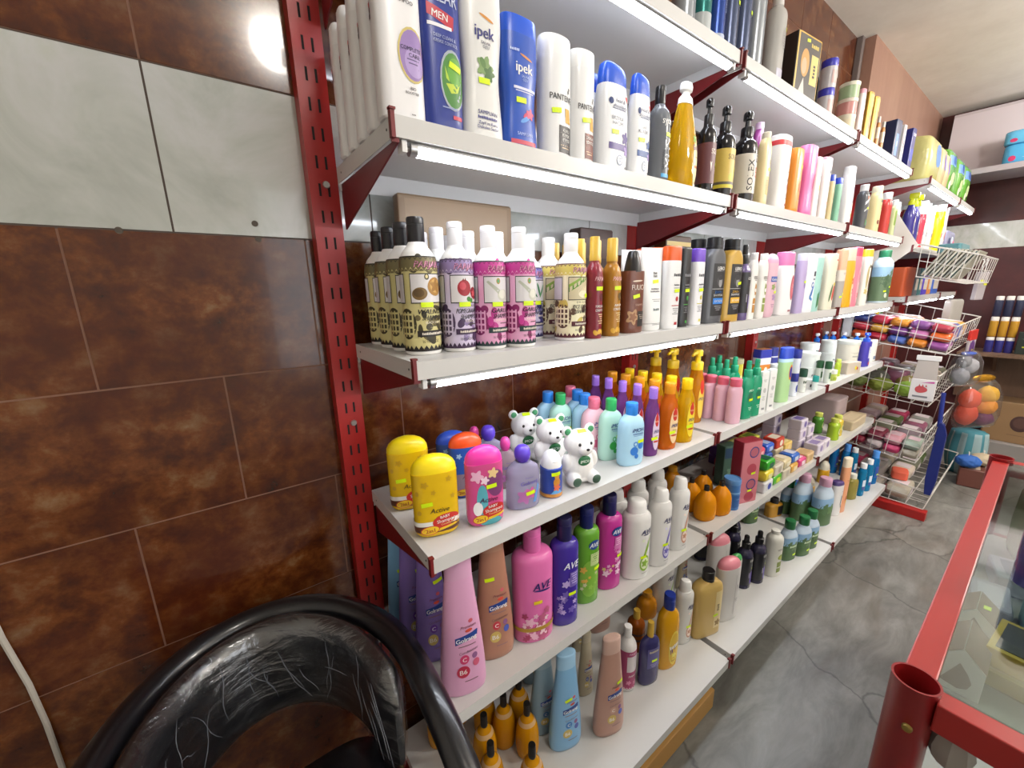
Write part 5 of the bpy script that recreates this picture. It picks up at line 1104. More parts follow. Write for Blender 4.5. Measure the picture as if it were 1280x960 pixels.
# bear-shaped bottles: one smooth white body of merged rounds, printed details as parts
def build_bear(dims=None):
    a, b, H = DIM['bear']; root = empty('bear_shaped_bottle')
    k = H / .15; mb = MB(); m = M('#eceae8', .22)
    for c, r in (((0, 0, .042), (.041, .034, .044)), ((0, -.004, .101), (.039, .034, .034)), ((0, -.033, .093), (.018, .014, .014)), ((-.031, .002, .131), (.0135, .008, .0135)), ((.031, .002, .131), (.0135, .008, .0135)),
                 ((-.026, -.026, .017), (.017, .02, .017)), ((.026, -.026, .017), (.017, .02, .017)), ((-.036, -.008, .056), (.012, .014, .022)), ((.036, -.008, .056), (.012, .014, .022)), ((0, 0, .012), (.034, .03, .0125))):
        mb.ball([v * k for v in c], [v * k for v in r], m, 20, 14)
    o = mb.build('body', root)
    rm = o.modifiers.new('merge', 'REMESH'); rm.mode = 'VOXEL'; rm.voxel_size = .0022
    sm = o.modifiers.new('soft', 'SMOOTH'); sm.iterations = 5; sm.factor = .5
    me = bpy.data.meshes.new_from_object(o.evaluated_get(bpy.context.evaluated_depsgraph_get())); o.modifiers.clear(); o.data = me
    me.materials.clear(); me.materials.append(m); me.polygons.foreach_set('use_smooth', [True] * len(me.polygons))
    def dab(name, c, r, col, n=14):
        return MB().ball([v * k for v in c], [v * k for v in r], M(col, .3), n, 8).build(name, root, True)
    for s in (-1, 1):
        dab('eye', (s * .015, -.0345, .107), (.0036, .0028, .0042), '#1c1a1c')
        dab('inner_ear', (s * .031, -.0048, .1315), (.0085, .0025, .0085), '#3f8a5c')
        dab('foot_pad', (s * .026, -.0455, .0185), (.0115, .0022, .0115), '#3f5a4a')
    dab('nose', (0, -.047, .0975), (.0045, .003, .0035), '#1c1a1c')
    bib = MB().ball((0, -.0315 * k, .064 * k), (.017 * k, .004 * k, .013 * k), M('#1f6a3c', .35), 16, 8).build('bib', root, True)
    V, Fc = text_geo('iMOH', .03); f = .0075 * k
    mesh('lettering', [(x * f, -.0362 * k, .064 * k + y * f) for x, y in V], Fc, M('#e8f0e8', .4), bib)
    MB().box(-.011, .011, -.0005, .0005, -.005, .005, M('#d3f000', .4), Matrix.Translation((0, -.016 * k, .134 * k)) @ Matrix.Rotation(-1.0, 4, 'X')).build('price_sticker', root)
    return root
CUSTOM = {'bear': build_bear}
TPL['bear'] = dict(name='bear_shaped_bottle', cat='bottle', desc='white bear shaped baby shampoo bottle with green bib')
_build = build
def build(key, dims=None): return CUSTOM[key](dims) if key in CUSTOM else _build(key, dims)

# ------------------------------------------------------------------ room
BROWN = ramp_mat('brown_marbled_tile', [(.32, '#321910'), (.45, '#502610'), (.55, '#683918'), (.66, '#7a5839'), (.8, '#8a7661')], (1, 1, 1.1), 15, 14, .15, .12, (4.5, .3, .40, .75, '#43190e'), coat=.25)
WHITE_TILE = ramp_mat('white_marbled_tile', [(.3, '#a2a69e'), (.5, '#b9bcb6'), (.62, '#c3c4c2'), (.8, '#b8bdb0')], (1, 1, .7), 5, 5, .12, 1.2, coat=.3)
GROUT = M('#7d5a48', .8); DGROUT = M('#4d4038', .8)
FLOOR = ramp_mat('grey_stone_floor', [(.28, '#57544f'), (.44, '#716f6a'), (.56, '#83817c'), (.72, '#979590')], (1.0, 3.0, 1), 3.4, 12, .3, .45, (2.0, 1.0, .52, .9, '#6a6157'))
def slate(m):
    """hairline cracks and slab joints over the stone"""
    nt = m.node_tree; N = nt.nodes; L = nt.links; b = N['Principled BSDF']; src = b.inputs['Base Color'].links[0].from_socket
    tc = N.new('ShaderNodeTexCoord'); n = N.new('ShaderNodeTexNoise'); n.inputs['Scale'].default_value = 3; n.inputs['Detail'].default_value = 5
    L.new(tc.outputs['Object'], n.inputs['Vector'])
    av = N.new('ShaderNodeVectorMath'); av.operation = 'MULTIPLY_ADD'; L.new(n.outputs['Color'], av.inputs[0]); av.inputs[1].default_value = (.35, .35, 0); L.new(tc.outputs['Object'], av.inputs[2])
    v = N.new('ShaderNodeTexVoronoi'); v.feature = 'DISTANCE_TO_EDGE'; v.inputs['Scale'].default_value = 1.7; L.new(av.outputs[0], v.inputs['Vector'])
    r = N.new('ShaderNodeValToRGB'); L.new(v.outputs['Distance'], r.inputs['Fac']); r.color_ramp.elements[0].color = (.45, .45, .45, 1); r.color_ramp.elements[1].position = .012; r.color_ramp.elements[1].color = (1, 1, 1, 1)
    v2 = N.new('ShaderNodeTexVoronoi'); v2.inputs['Scale'].default_value = 1.7; L.new(av.outputs[0], v2.inputs['Vector'])
    h = N.new('ShaderNodeHueSaturation'); sp = N.new('ShaderNodeSeparateColor'); L.new(v2.outputs['Color'], sp.inputs[0])
    mr = N.new('ShaderNodeMapRange'); L.new(sp.outputs[0], mr.inputs['Value']); mr.inputs['To Min'].default_value = .78; mr.inputs['To Max'].default_value = 1.12
    L.new(mr.outputs[0], h.inputs['Value']); L.new(src, h.inputs['Color'])
    mx = N.new('ShaderNodeMix'); mx.data_type = 'RGBA'; mx.blend_type = 'MULTIPLY'; mx.inputs['Factor'].default_value = 1
    L.new(h.outputs['Color'], mx.inputs['A']); L.new(r.outputs['Color'], mx.inputs['B']); L.new(mx.outputs['Result'], b.inputs['Base Color'])
slate(FLOOR)
PLASTER = ramp_mat('white_plaster', [(.35, '#e2ddd4'), (.65, '#eeeae2')], (1, 1, 1), 3, 4, .8)
PANEL = ramp_mat('brown_wood_panel', [(.3, '#8a6656'), (.5, '#977262'), (.7, '#a27e6c')], (2, 2, .5), 2, 5, .35)
DBROWN = ramp_mat('dark_brown_tile', [(.3, '#33161a'), (.5, '#451f20'), (.7, '#572a29')], (1, 1, 1), 3, 6, .35)
RED = M('#9e1a17', .38); DRED = M('#6d1519', .4); ENAMEL = M('#c9c8c6', .32, bump=0)
STEEL = M('#b8b8b8', .3, 0, .9)

def slab(name, x0, x1, y0, y1, z0, z1, m): return structure(MB().box(x0, x1, y0, y1, z0, z1, m).build(name))
slab('floor', -1.6, 5.0, -3.2, .1, -.1, 0, FLOOR)
slab('ceiling', -1.6, 5.0, -3.2, .1, 2.75, 2.85, PLASTER)
# tiled wall: tiles with open joints over the grout bed
mb = MB(); mb.box(-1.6, 2.985, .0014, .1, 0, 2.75, GROUT)
random.seed(3)
for r in range(-6, 5):
    z0 = 1.511 + r * .2625; z1 = z0 + .2625
    off = -.2645 if (r >= 0 or r % 2 == 0) else -.4065
    if r < 0: off = -.4065 if r % 2 else -.2325
    if r == 0: z1 = z0 + .262; mb.box(-1.6, 2.985, .0012, .009, z0 - .003, z1 + .001, DGROUT)
    i0 = int((-1.6 - off) / .35) - 1
    for i in range(i0, 12):
        x0 = off + i * .35; x1 = min(x0 + .35, 2.985); x0 = max(x0, -1.6)
        if x1 - x0 < .02: continue
        g = .0016
        mb.box(x0 + g, x1 - g, 0, .0085, max(z0 + g, .0), min(z1 - g, 2.75), WHITE_TILE if r == 0 else BROWN)
structure(mb.build('wall_back', bevel=0))
# screw plugs in the joints and a small drilled hole
mb = MB()
for x, z in ((-.14, 1.535), (-.138, 1.507), (-.335, 1.51)): mb.tube([(x, .004, z), (x, -.0012, z)], .0055, M('#4a4034', .6), 12)
structure(mb.build('trim_3'))
slab('trim_1', 2.985, 5.0, -.075, .1, 0, 2.75, PANEL)
structure(MB().box(2.93, 2.97, -.03, 0, 2.03, 2.75, M('#6a5f5c', .5)).build('trim_2', bevel=.004))
# end wall with its pale band
mb = MB(); mb.box(5.0, 5.1, -3.2, .1, 0, 1.66, DBROWN); mb.box(5.0, 5.1, -3.2, .1, 1.66, 1.86, WHITE_TILE); mb.box(5.0, 5.1, -3.2, .1, 1.86, 2.85, DBROWN)
structure(mb.build('wall_end'))
slab('wall_front', -1.6, 5.0, -3.3, -3.2, 0, 2.75, PLASTER)
slab('wall_left', -1.7, -1.6, -3.2, .1, 0, 2.75, PLASTER)

# ------------------------------------------------------------------ shelving
SHZ = {1: (1.999, -.334), 2: (1.645, -.346), 3: (1.292, -.358), 4: (.940, -.366), 5: (.584, -.375), 6: (.178, -.487)}
ORD = ['', 'first', 'second', 'third', 'fourth', 'fifth', 'sixth', 'seventh', 'eighth', 'ninth', 'tenth', 'eleventh', 'twelfth']
SHN = {1: 'top shelf', 2: 'second shelf', 3: 'third shelf', 4: 'fourth shelf', 5: 'fifth shelf', 6: 'bottom shelf'}
BAY = {0: 'nearest bay', 1: 'middle bay', 2: 'far bay'}
def upright(name, x0, x1, y0, y1, z1, label, z0=0.0):
    r = empty(name, ((x0 + x1) / 2, (y0 + y1) / 2, z0)); c = Vector(r.location)
    mb = MB(); mb.box(x0 - c.x, x1 - c.x, y0 - c.y, y1 - c.y, 0, z1 - z0, RED)
    z = .04
    while z < z1 - z0 - .05:                                                # two rows of hook slots
        for dx in (-.0085, .0085): mb.box(dx - .0021, dx + .0021, y0 - c.y - .0004, y0 - c.y + .001, z, z + .023, M('#1a0a0a', .8))
        z += .05
    mb.build('post', r)
    for k, z in enumerate((.52, 1.115, 1.612, 2.08)):
        o = MB().tube([(.004, y0 - c.y + .001, z), (.004, y0 - c.y - .003, z)], [.0075, .006], STEEL, 12).build('screw', r, True, 40)
    tag(r, label, 'shelf post', 'red slotted shelf posts')
for x0, x1, lab in ((-.042, .012, 'red slotted shelf post at the left end of the shelving'), (.975, 1.025, 'red slotted shelf post between nearest and middle bays'),
                    (1.975, 2.025, 'red slotted shelf post between middle and far bays'), (2.93, 2.98, 'red slotted shelf post at the far end of the long run')):
    upright('shelf_post', x0, x1, -.037, -.001, 2.42 if x0 < 0 else 2.2, lab)

def make_shelf(x0, x1, z, yf, yb, label, lip=.029, br=.115, group='white metal shelves of the long run', side=None):
    r = empty('metal_shelf', ((x0 + x1) / 2, yb, z)); cx, cy = r.location.x, yb
    L, R_, F = x0 - cx, x1 - cx, yf - cy; t = .0016
    mb = MB(); mb.box(L, R_, F, 0, -t, 0, ENAMEL); mb.box(L, R_, F, F + t, -lip, -t, ENAMEL); mb.box(L, L + t, F + t, 0, -lip, -t, ENAMEL); mb.box(R_ - t, R_, F + t, 0, -lip, -t, ENAMEL)
    mb.box(L + t, R_ - t, -t, 0, -lip - .012, -t, ENAMEL); mb.box(L + t, R_ - t, F + t, F + .012, -lip, -lip + t, ENAMEL)
    mb.build('tray', r)
    for x, y in ((L, F + .025), (L, -.03)): MB().tube([(x + .0005, y, -.014), (x - .0006, y, -.014)], .002, M('#4a4a4a', .6), 8).build('rivet', r)
    for sx in (L + .006, R_ - .009):
        b = MB()
        b.prism([(0.001, -lip), (F + .006, -lip), (F + .006, -lip - .006), (0.001, -br)], 'x', sx, sx + .003, DRED)
        ex = sx - .0085 if sx < 0 else sx + .0065
        b.box(ex - .0015, ex + .0045, F - .0035, F + .006, -lip - .002, .004, DRED); b.box(ex - .003, ex + .006, F - .005, F + .004, .004, .007, DRED)
        b.box(min(ex, sx), max(ex + .003, sx + .003), F + .003, F + .006, -lip - .006, -lip + .004, DRED)
        o = b.build('bracket', r); o['label'] = 'dark red triangular bracket'
    return tag(r, label, 'shelf', group)
def tube_lamp(x0, x1, y, z, label, strength, group='tube lamps under the shelf fronts'):
    """LED tube: frosted lower half that shines, aluminium back above it"""
    r = empty('tube_lamp', ((x0 + x1) / 2, y, z)); h = (x1 - x0) / 2; q = h - .017; rr = .0098; nn = 9
    def half(a0, a1, mat, nm):
        A_ = [a0 + (a1 - a0) * i / nn for i in range(nn + 1)]; V = [(s * q, rr * math.cos(a), rr * math.sin(a)) for s in (-1, 1) for a in A_]
        mesh(nm, V, [(i, i + 1, nn + 2 + i, nn + 1 + i) for i in range(nn)], mat, r, smooth=True)
    half(-PI * 1.08, PI * .08, M('#eef4ff', .4, 0, 0, 0, strength), 'diffuser'); half(PI * .08, PI * .92, M('#c4c4c4', .4), 'heat_sink')
    for s in (-1, 1):
        c = MB().tube([(s * (h - .020), 0, 0), (s * (h - .009), 0, 0)], .0103, STEEL, 14).build('end_cap', r, True, 40)
        MB().tube([(s * (h - .009), 0, 0), (s * (h - .004), 0, 0)], .004, STEEL, 8).build('pin', c, True, 40)
        MB().box(s * h - .005, s * h + .003, -.009, .009, -.008, .0085, M('#dedede', .4)).build('clip', r, bevel=.001)
    return tag(r, label, 'tube lamp', group)
G = .012; LED = 28
for s, (z, yf) in SHZ.items():
    for b in range(3):
        x0, x1 = b + G, (b + 1 - G if b < 2 else 2.968)
        make_shelf(x0, x1, z, yf, -.0375, f'white metal {SHN[s]} of the {BAY[b]}', br=.115 if s < 6 else .15)
        if s <= 3: tube_lamp(b + .03, (b + .97 if b < 2 else 2.945), yf + .013, z - .0378, f'lit tube lamp under the {SHN[s]} of the {BAY[b]}', LED)
# a loose board under the bottom shelf
o = MB().box(.06, .94, -.02, .02, 0, .075, M('#b8894a', .6)).build('wood_batten', bevel=.003, loc=(0, -.452, .001)); tag(o, 'raw wood batten on the floor under the front of the nearest bottom shelf', 'batten')

# the deeper unit beyond the long run
UG = 'white metal shelves of the deeper end unit'
for x0, x1, q in ((3.03, 4.04, 'nearer'), (4.06, 4.75, 'farther')):
    make_shelf(x0, x1, 1.955, -.403, -.112, f'white metal top shelf on the {q} half of the end unit', group=UG)
    make_shelf(x0, x1, 1.316, -.403, -.112, f'white metal middle shelf on the {q} half of the end unit', group=UG)
    make_shelf(x0, x1, 1.60, -.385, -.112, f'white metal cleaner shelf on the {q} half of the end unit', group=UG)
    tube_lamp(x0 + .05, x1 - .03, -.403 + .013, 1.9172, f'lit tube lamp under the end unit top shelf, {q} half', LED)
    tube_lamp(x0 + .05, x1 - .03, -.403 + .013, 1.2782, f'lit tube lamp under the end unit middle shelf, {q} half', LED)
for x, q in ((3.03, 'nearer end'), (4.05, 'middle'), (4.76, 'far end')):
    upright('shelf_post', x - .022, x + .022, -.111, -.0755, 2.1, f'red slotted post at the {q} of the end unit')
o = MB().box(-.03, .03, -.60, 0, 0, .055, RED).build('base_foot', bevel=.004, loc=(3.035, -.076, 0)); tag(o, 'red steel foot bar on the floor below the lowest wire basket', 'shelf foot')
r = empty('side_bracket', (3.0284, -.112, 1.60)); MB().prism([(-.18, .19), (-.296, .0), (-.19, -.1), (-.005, -.1), (-.005, .19)], 'x', -.0015, .0015, M('#dcd4cc', .4)).build('plate', r)
tag(r, 'white triangular side plate at the end of the cleaner shelf', 'bracket')

# ------------------------------------------------------------------ goods on the long run
CAM = (-.2332, -.95, 1.40)
items = {}
for it in ITEMS: items.setdefault((it[1], it[0]), []).append(it)
PLACE = ['', 'leftmost', 'second', 'third', 'fourth', 'fifth', 'sixth', 'seventh', 'eighth', 'ninth', 'tenth']
first = {}
def spot(x, y): return -math.atan2(y - CAM[1], x - CAM[0])
for (key, s), lst in items.items():
    t = TPL[key]; n = len(lst); on = SHN[s]
    xs = sorted({round(i[2], 1) for i in lst})
    runs = [i for i in lst if i[6] > 1]
    for i in sorted(lst, key=lambda i: i[3]):
        _, _, x, y, z, k, rows, rz = i
        if key not in first: first[key] = o = build(key)
        else: o = copy_tree(first[key])
        o.location = (x, y, z + .0002); o.rotation_euler.z = rz
        if n == 1: lab = f"{t['desc']} on the {on}" if len(t['desc'].split()) < 10 and 'shelf' not in t['desc'] else t['desc']
        else:
            order = sorted(lst, key=lambda i: i[3] + .0001 * i[2]); j = order.index(i) + 1
            if n == 2: w = 'in front' if j == 1 else 'behind its twin'
            else: w = 'frontmost of its kind' if j == 1 else ('rearmost of its kind' if j == n else f'{ORD[j]} from the front')
            lab = f"{t['desc']}, {w}, {on}"
            if len(lab.split()) > 16: lab = f"{t['desc']}, {w}"
        tag(o, lab, t['cat'], None if n == 1 else f"set on the {on}: {t['desc']}")
def put(key, x, y, z, label, group=None, rz=0, scale=None):
    o = build(key) if key not in first else copy_tree(first[key])
    first.setdefault(key, o)
    o.location = (x, y, z + .0002); o.rotation_euler.z = rz
    return tag(o, label, TPL[key]['cat'], group)

# stacked pieces stand on the ones below and are things of their own
h = lambda k: DIM[k][2]
st = [i for i in ITEMS if i[1] == 'navj'][0]; put('navj', st[2], st[3], st[4] + h('navj'), 'white cream jar with navy lid, stacked on another navy lidded jar', 'stacked cream jars')
for i, w in zip([q for q in ITEMS if q[1] == 'tub'], ('nearest', 'rightmost', 'rearmost')): put('tub', i[2], i[3], i[4] + h('tub'), f'wide white cream tub stacked on top of the {w} tub', 'stacked cream tubs')
t0 = [i for i in ITEMS if i[1] == 'tinc'][0]
DIM['tinr'] = DIM['tingr'] = (DIM['tinc'][0], DIM['tinc'][1], .058)
put('tinr', t0[2], t0[3], t0[4] + h('tinc'), 'round dusty red tin in the middle of a stack of three tins'); put('tingr', t0[2], t0[3], t0[4] + h('tinc') + .058, 'round sage green tin at the top of a stack of three tins')
b0 = [i for i in ITEMS if i[1] == 'bjar'][0]; put('bjar', b0[2], b0[3], b0[4] + h('bjar'), 'small clear jar with blue lid, stacked on a jar of its kind', 'clear jars with blue lids')

def block(name, w, d, hgt, col, label, cat, x, y, z, rz=0, face=None, deco=(), group=None, bevel=.003, rough=.45, n=10):
    """a carton or a wrapped bar: rounded box with a printed panel"""
    r = empty(name, (x, y, z), rz); L = Loft([0, .004, hgt - .004, hgt], [w / 2 - .003, w / 2, w / 2, w / 2 - .003], [d / 2 - .003, d / 2, d / 2, d / 2 - .003], [n] * 4)
    V, Fc = L.mesh(40); mesh('body', V, Fc, M(col, rough), r, smooth=True, ang=35)
    if deco: decorate(L, w / 2, hgt, deco, r)
    if face:                                                                # panel on the upper side
        MB().box(-w * .36, w * .36, -d * .3, d * .3, hgt, hgt + .0005, M(face, .4)).build('top_label', r)
    return tag(r, label, cat, group)
def wrapped(name, w, d, hgt, col, label, cat, x, y, z, rz=0, face='#e8e8e0', tilt=0, group=None):
    """a bar in a shiny wrapper: pillow body with crimped ends"""
    r = empty(name, (x, y, z), rz); V = []; Fc = []; K = 16; xs = [-.5, -.46, -.42, -.2, 0, .2, .42, .46, .5]; k = len(xs)
    for i, u in enumerate(xs):
        f = {0: .25, 1: .5, 2: .88, 6: .88, 7: .5, 8: .25}.get(i, 1.0)
        for j in range(K):
            q = 2 * PI * j / K; c, s_ = math.cos(q), math.sin(q)
            V.append((u * w, d / 2 * (.55 + .45 * f) * abs(c) ** .5 * (1 if c > 0 else -1), hgt / 2 + hgt / 2 * f * abs(s_) ** .5 * (1 if s_ > 0 else -1)))
    Fc = [(i * K + j, (i + 1) * K + j, (i + 1) * K + (j + 1) % K, i * K + (j + 1) % K) for i in range(k - 1) for j in range(K)] + [tuple(range(K)), tuple(range((k - 1) * K, k * K))[::-1]]
    mesh('body', V, Fc, M(col, .28), r, smooth=True, ang=50)
    MB().box(-w * .22, w * .22, -d * .32, d * .32, hgt * .99, hgt + .0008, M(face, .35)).build('label', r)
    MB().box(-w * .2, w * .2, -d * .5 - .0005, -d * .5 + .001, hgt * .3, hgt * .7, M(face, .35)).build('label', r)
    r.rotation_euler.x = tilt
    return tag(r, label, cat, group)
Z5 = .5842; SG = 'soap bars and boxes on the fifth shelf'
soaps = [  # x, y, layer, kind (w wrapped / b box), colour, panel, label
    (1.475, -.335, 0, 'b', '#d8d8dc', '#3048b0', 'white soap carton with blue oval, at the front beside the red box'),
    (1.565, -.335, 0, 'w', '#4fae2e', '#c8d838', 'green wrapped soap bar lying at the very front edge'),
    (1.475, -.335, 1, 'w', '#d8c838', '#e8e0a0', 'yellow wrapped soap bar under the brightest green bar'),
    (1.475, -.335, 2, 'w', '#2f9a24', '#1f5a48', 'bright green wrapped soap bar topping the nearest soap pile'),
    (1.655, -.335, 0, 'b', '#c4bca8', '#a8a090', 'beige grey soap carton at the front edge of the fifth shelf'),
    (1.565, -.335, 1, 'b', '#cfc8b8', '#a8a090', 'light grey soap carton on top of the frontmost green bar'),
    (1.655, -.335, 1, 'w', '#cdbf98', '#e0d8c0', 'cream wrapped soap bar on the beige grey carton'),
    (1.745, -.335, 0, 'w', '#d0a048', '#e8d8b0', 'tan wrapped soap bar at the front beside the beige carton'),
    (1.745, -.335, 1, 'w', '#2f62b8', '#d8dce8', 'blue wrapped soap bar with pale label, front of the pile'),
    (1.84, -.335, 0, 'w', '#cf4a80', '#f0d8e0', 'pink and white wrapped soap bar at the front edge'),
    (1.93, -.335, 0, 'b', '#d2b284', '#c0a070', 'tan soap carton at the front right of the soap pile'),
    (1.475, -.262, 0, 'b', '#8a2438', '#b05060', 'dark red soap carton in the second row behind the green bar'),
    (1.475, -.262, 1, 'b', '#8a2438', '#b05060', 'dark red soap carton stacked on its twin behind the green bar'),
    (1.475, -.262, 2, 'w', '#d06080', '#e8b0c0', 'rose pink wrapped soap bar on the dark red cartons'),
    (1.565, -.262, 0, 'w', '#c04058', '#e0a0b0', 'raspberry wrapped soap bar low in the second row'),
    (1.565, -.262, 1, 'w', '#d87a30', '#f0c890', 'orange wrapped soap bar in the second row'),
    (1.565, -.262, 2, 'w', '#cf4a60', '#e8b0b8', 'coral red wrapped soap bar topping the second row'),
    (1.655, -.262, 0, 'w', '#3558a8', '#c8d0e4', 'blue wrapped soap bar low in the second row'),
    (1.655, -.262, 1, 'w', '#3558a8', '#c8d0e4', 'blue wrapped soap bar in the middle of the second row'),
    (1.655, -.262, 2, 'w', '#2c5cc0', '#b8c4e0', 'royal blue wrapped soap bar topping the second row'),
    (1.76, -.262, 0, 'b', '#d4c4a0', '#b8a880', 'sand coloured soap carton low in the second row'),
    (1.76, -.262, 1, 'b', '#d4c4a0', '#b8a880', 'sand coloured soap carton in the middle of the second row'),
    (1.76, -.262, 2, 'b', '#c03a22', '#e0d8c8', 'red ended soap carton topping the second row'),
    (1.865, -.262, 0, 'b', '#d2b25a', '#e0cc90', 'mustard soap carton in the second row'),
    (1.865, -.262, 1, 'b', '#d8bc6a', '#e0cc90', 'straw yellow soap carton topping the mustard carton'),
    (1.475, -.185, 0, 'b', '#7a2030', '#a04858', 'deep red soap carton in the third row'), (1.475, -.185, 1, 'w', '#a83048', '#c87888', 'wine red wrapped soap bar on the deep red carton'),
    (1.58, -.185, 0, 'b', '#c8b830', '#d8d080', 'olive yellow soap carton low in the third row'), (1.58, -.185, 1, 'b', '#b8c030', '#d8d080', 'lime yellow soap carton in the third row'), (1.58, -.185, 2, 'b', '#c0c43a', '#e0e0a0', 'yellow green soap carton topping the third row'),
    (1.69, -.185, 0, 'b', '#d0c8d0', '#a890b8', 'pale soap carton low in the third row'), (1.69, -.185, 1, 'b', '#d8d0d8', '#a890b8', 'pale lilac soap carton in the third row'), (1.69, -.185, 2, 'b', '#d2cc50', '#6a8a2a', 'yellow soap carton with white end topping the third row'),
    (1.60, -.10, 0, 'b', '#5a3a88', '#8a70b0', 'purple soap carton at the back'), (1.60, -.10, 1, 'b', '#5a3a88', '#8a70b0', 'purple soap carton stacked at the back'), (1.71, -.10, 0, 'b', '#dcd6da', '#9a88a8', 'white soap carton at the back'), (1.71, -.10, 1, 'b', '#dcd6da', '#9a88a8', 'white soap carton stacked at the back'),
    (2.08, -.33, 0, 'b', '#cfc6d2', '#8a7aa8', 'lilac white soap carton at the front edge of the far bay'), (2.17, -.33, 0, 'b', '#d6ced6', '#8a7aa8', 'lilac white soap carton second along the front of the far bay'),
    (2.08, -.25, 0, 'b', '#cfc6d2', '#8a7aa8', 'lilac white soap carton at the foot of the tall stack'), (2.08, -.25, 1, 'b', '#cfc6d2', '#8a7aa8', 'lilac white soap carton in the middle of the tall stack'), (2.08, -.25, 2, 'b', '#d4ccd8', '#7060a0', 'lilac white soap carton at the top of the tall stack'),
    (2.19, -.25, 0, 'b', '#cabfcc', '#8a7aa8', 'mauve white soap carton beside the tall stack'), (2.19, -.25, 1, 'b', '#d0c8d0', '#8a7aa8', 'mauve white soap carton topping the shorter stack'),
    (2.06, -.14, 0, 'b', '#b8aec0', '#6a5a98', 'grey lilac soap carton at the back of the far bay'), (2.06, -.14, 1, 'b', '#b8aec0', '#6a5a98', 'grey lilac soap carton second in the back stack'), (2.06, -.14, 2, 'b', '#c4bccc', '#6a5a98', 'grey lilac soap carton topping the back stack')]
for i, (x, y, ly, kd, c, f, lab) in enumerate(soaps):
    H_ = .046 if ly or x < 2.05 else .052; w = .084
    z = Z5 + ly * .0465 if x < 2.05 else Z5 + ly * .0525
    if kd == 'w': wrapped('soap_bar', w, .062, .045, c, lab, 'soap', x, y, z, random.uniform(-.03, .03), f, 0, SG)
    else: block('soap_box', w, .062, .045 if x < 2.05 else .0515, c, lab, 'box', x, y, z, 0, f, [('E', .1, .5, .4, .3, f), ('L', -.7, .7, .2, 1, '#6a6470')], SG)
for i, (x, y, c, lab) in enumerate(((2.36, -.33, '#9ab82a', 'lime green soap bottle at the front of the far bay'), (2.45, -.32, '#c8b040', 'yellow gold soap bottle beside the lime green one'), (2.42, -.24, '#4f8a34', 'leaf green soap bottle behind the lime green one'))):
    k = 'sp%d' % i; T(k, 'soap_bottle', 'bottle', lab, 'should', c, ('flip', '#c8d060', .82, .5), 2.3, [('E', .2, .4, .5, .15, '#e0e0a0'), ('E', .25, .4, .3, .1, '#4a7a3a')], .2); DIM[k] = (.036, .025, .115); put(k, x, y, Z5, lab)
block('soap_carton_pack', .20, .20, .15, '#a08f90', 'large shrink wrapped pack of mauve cartons on the fifth shelf', 'pack', 2.72, -.17, Z5, 0, '#b0a0a0', [('R', .75, .95, .02, .98, '#a8842a'), ('L', -.8, .5, .6, 4, '#8a7a7c')])
block('soap_carton_pack', .26, .085, .055, '#b8a78a', 'long low tan carton at the front of the far bay', 'pack', 2.70, -.322, Z5, 0, '#c8b89a', [('L', -.8, .7, .6, 2, '#8a7a5a')])
# cartons and boxes standing behind the bottles against the wall
block('cardboard_box', .30, .03, .315, '#8d7458', 'plain tan cardboard sheet box behind the walnut bottles', 'box', .27, -.058, 1.2922, 0, None, [('R', -.9, .9, .02, .97, '#9a8062')], n=20)
block('cardboard_box', .14, .05, .28, '#43302a', 'dark brown box behind the white cream tubes', 'box', .72, -.070, 1.2922, 0, None, [('R', -.8, .8, .7, .9, '#5a4438')], n=20)
block('gift_box', .16, .05, .285, '#5a3f24', 'dark box with gold bars behind the grey shampoo bottles', 'box', 1.15, -.070, 1.2922, 0, None, [('R', -.95, .95, .88, .93, '#d8b860'), ('R', -.95, .95, .80, .84, '#b86a3a')], n=20)

# ------------------------------------------------------------------ goods on the end unit
PK = 'nappy and pad packs on the end unit'
def pack(name, w, d, hgt, col, label, x, y, z, rz=0, deco=(), group=None, cat='pack', rough=.25, puff=1):
    """a soft plastic pack: bulging rounded block with a pinched top seam"""
    r = empty(name, (x, y, z), rz); t = np.array([0, .03, .1, .5, .88, .96, 1]); f = np.array([.9, .97, 1, 1, 1, .97, .88]); g = np.array([.86, .95, 1, 1.04, .97, .85, .5 if puff else .8])
    L = Loft(t * hgt, f * w / 2, g * d / 2, [6] * 7); V, Fc = L.mesh(40)
    mesh('body', V, Fc, M(col, rough, 0, 0, 0, 0, .25), r, smooth=True, ang=55)
    if deco: decorate(L, w / 2, hgt, deco, r)
    return tag(r, label, cat, group)
blue_blot = [('E', .25, .6, .5, .25, '#5f86c8'), ('L', -.1, .7, .7, 4, '#3a4a90')]
pack('nappy_pack', .30, .24, .235, '#bdb877', 'large yellow green nappy pack with blue patch at the near corner', 3.20, -.262, 1.9552, 0, blue_blot, PK)
pack('nappy_pack', .13, .24, .225, '#c7b58c', 'tan nappy pack second along the end unit', 3.425, -.265, 1.9552, 0, [('E', .0, .6, .4, .2, '#7a68a8')], PK)
pack('nappy_pack', .13, .24, .215, '#c9b890', 'beige nappy pack third along the end unit', 3.565, -.265, 1.9552, 0, [('E', .0, .6, .35, .2, '#8a70b0')], PK)
for i, (x, w, o_) in enumerate(((3.77, .22, 'first'), (4.12, .2, 'second'), (4.42, .22, 'third'))): pack('nappy_pack', w, .23, .27, '#5f9a3a', f'{o_} green nappy pack with blue top along the end unit', x, -.262, 1.9552, 0, [('R', -.9, .9, .62, .9, '#6a94cc'), ('E', .1, .75, .4, .1, '#2f4f9a'), ('E', .1, .35, .5, .14, '#c8d8a0'), ('E', -.3, .2, .3, .1, '#e0e8c8')], PK)
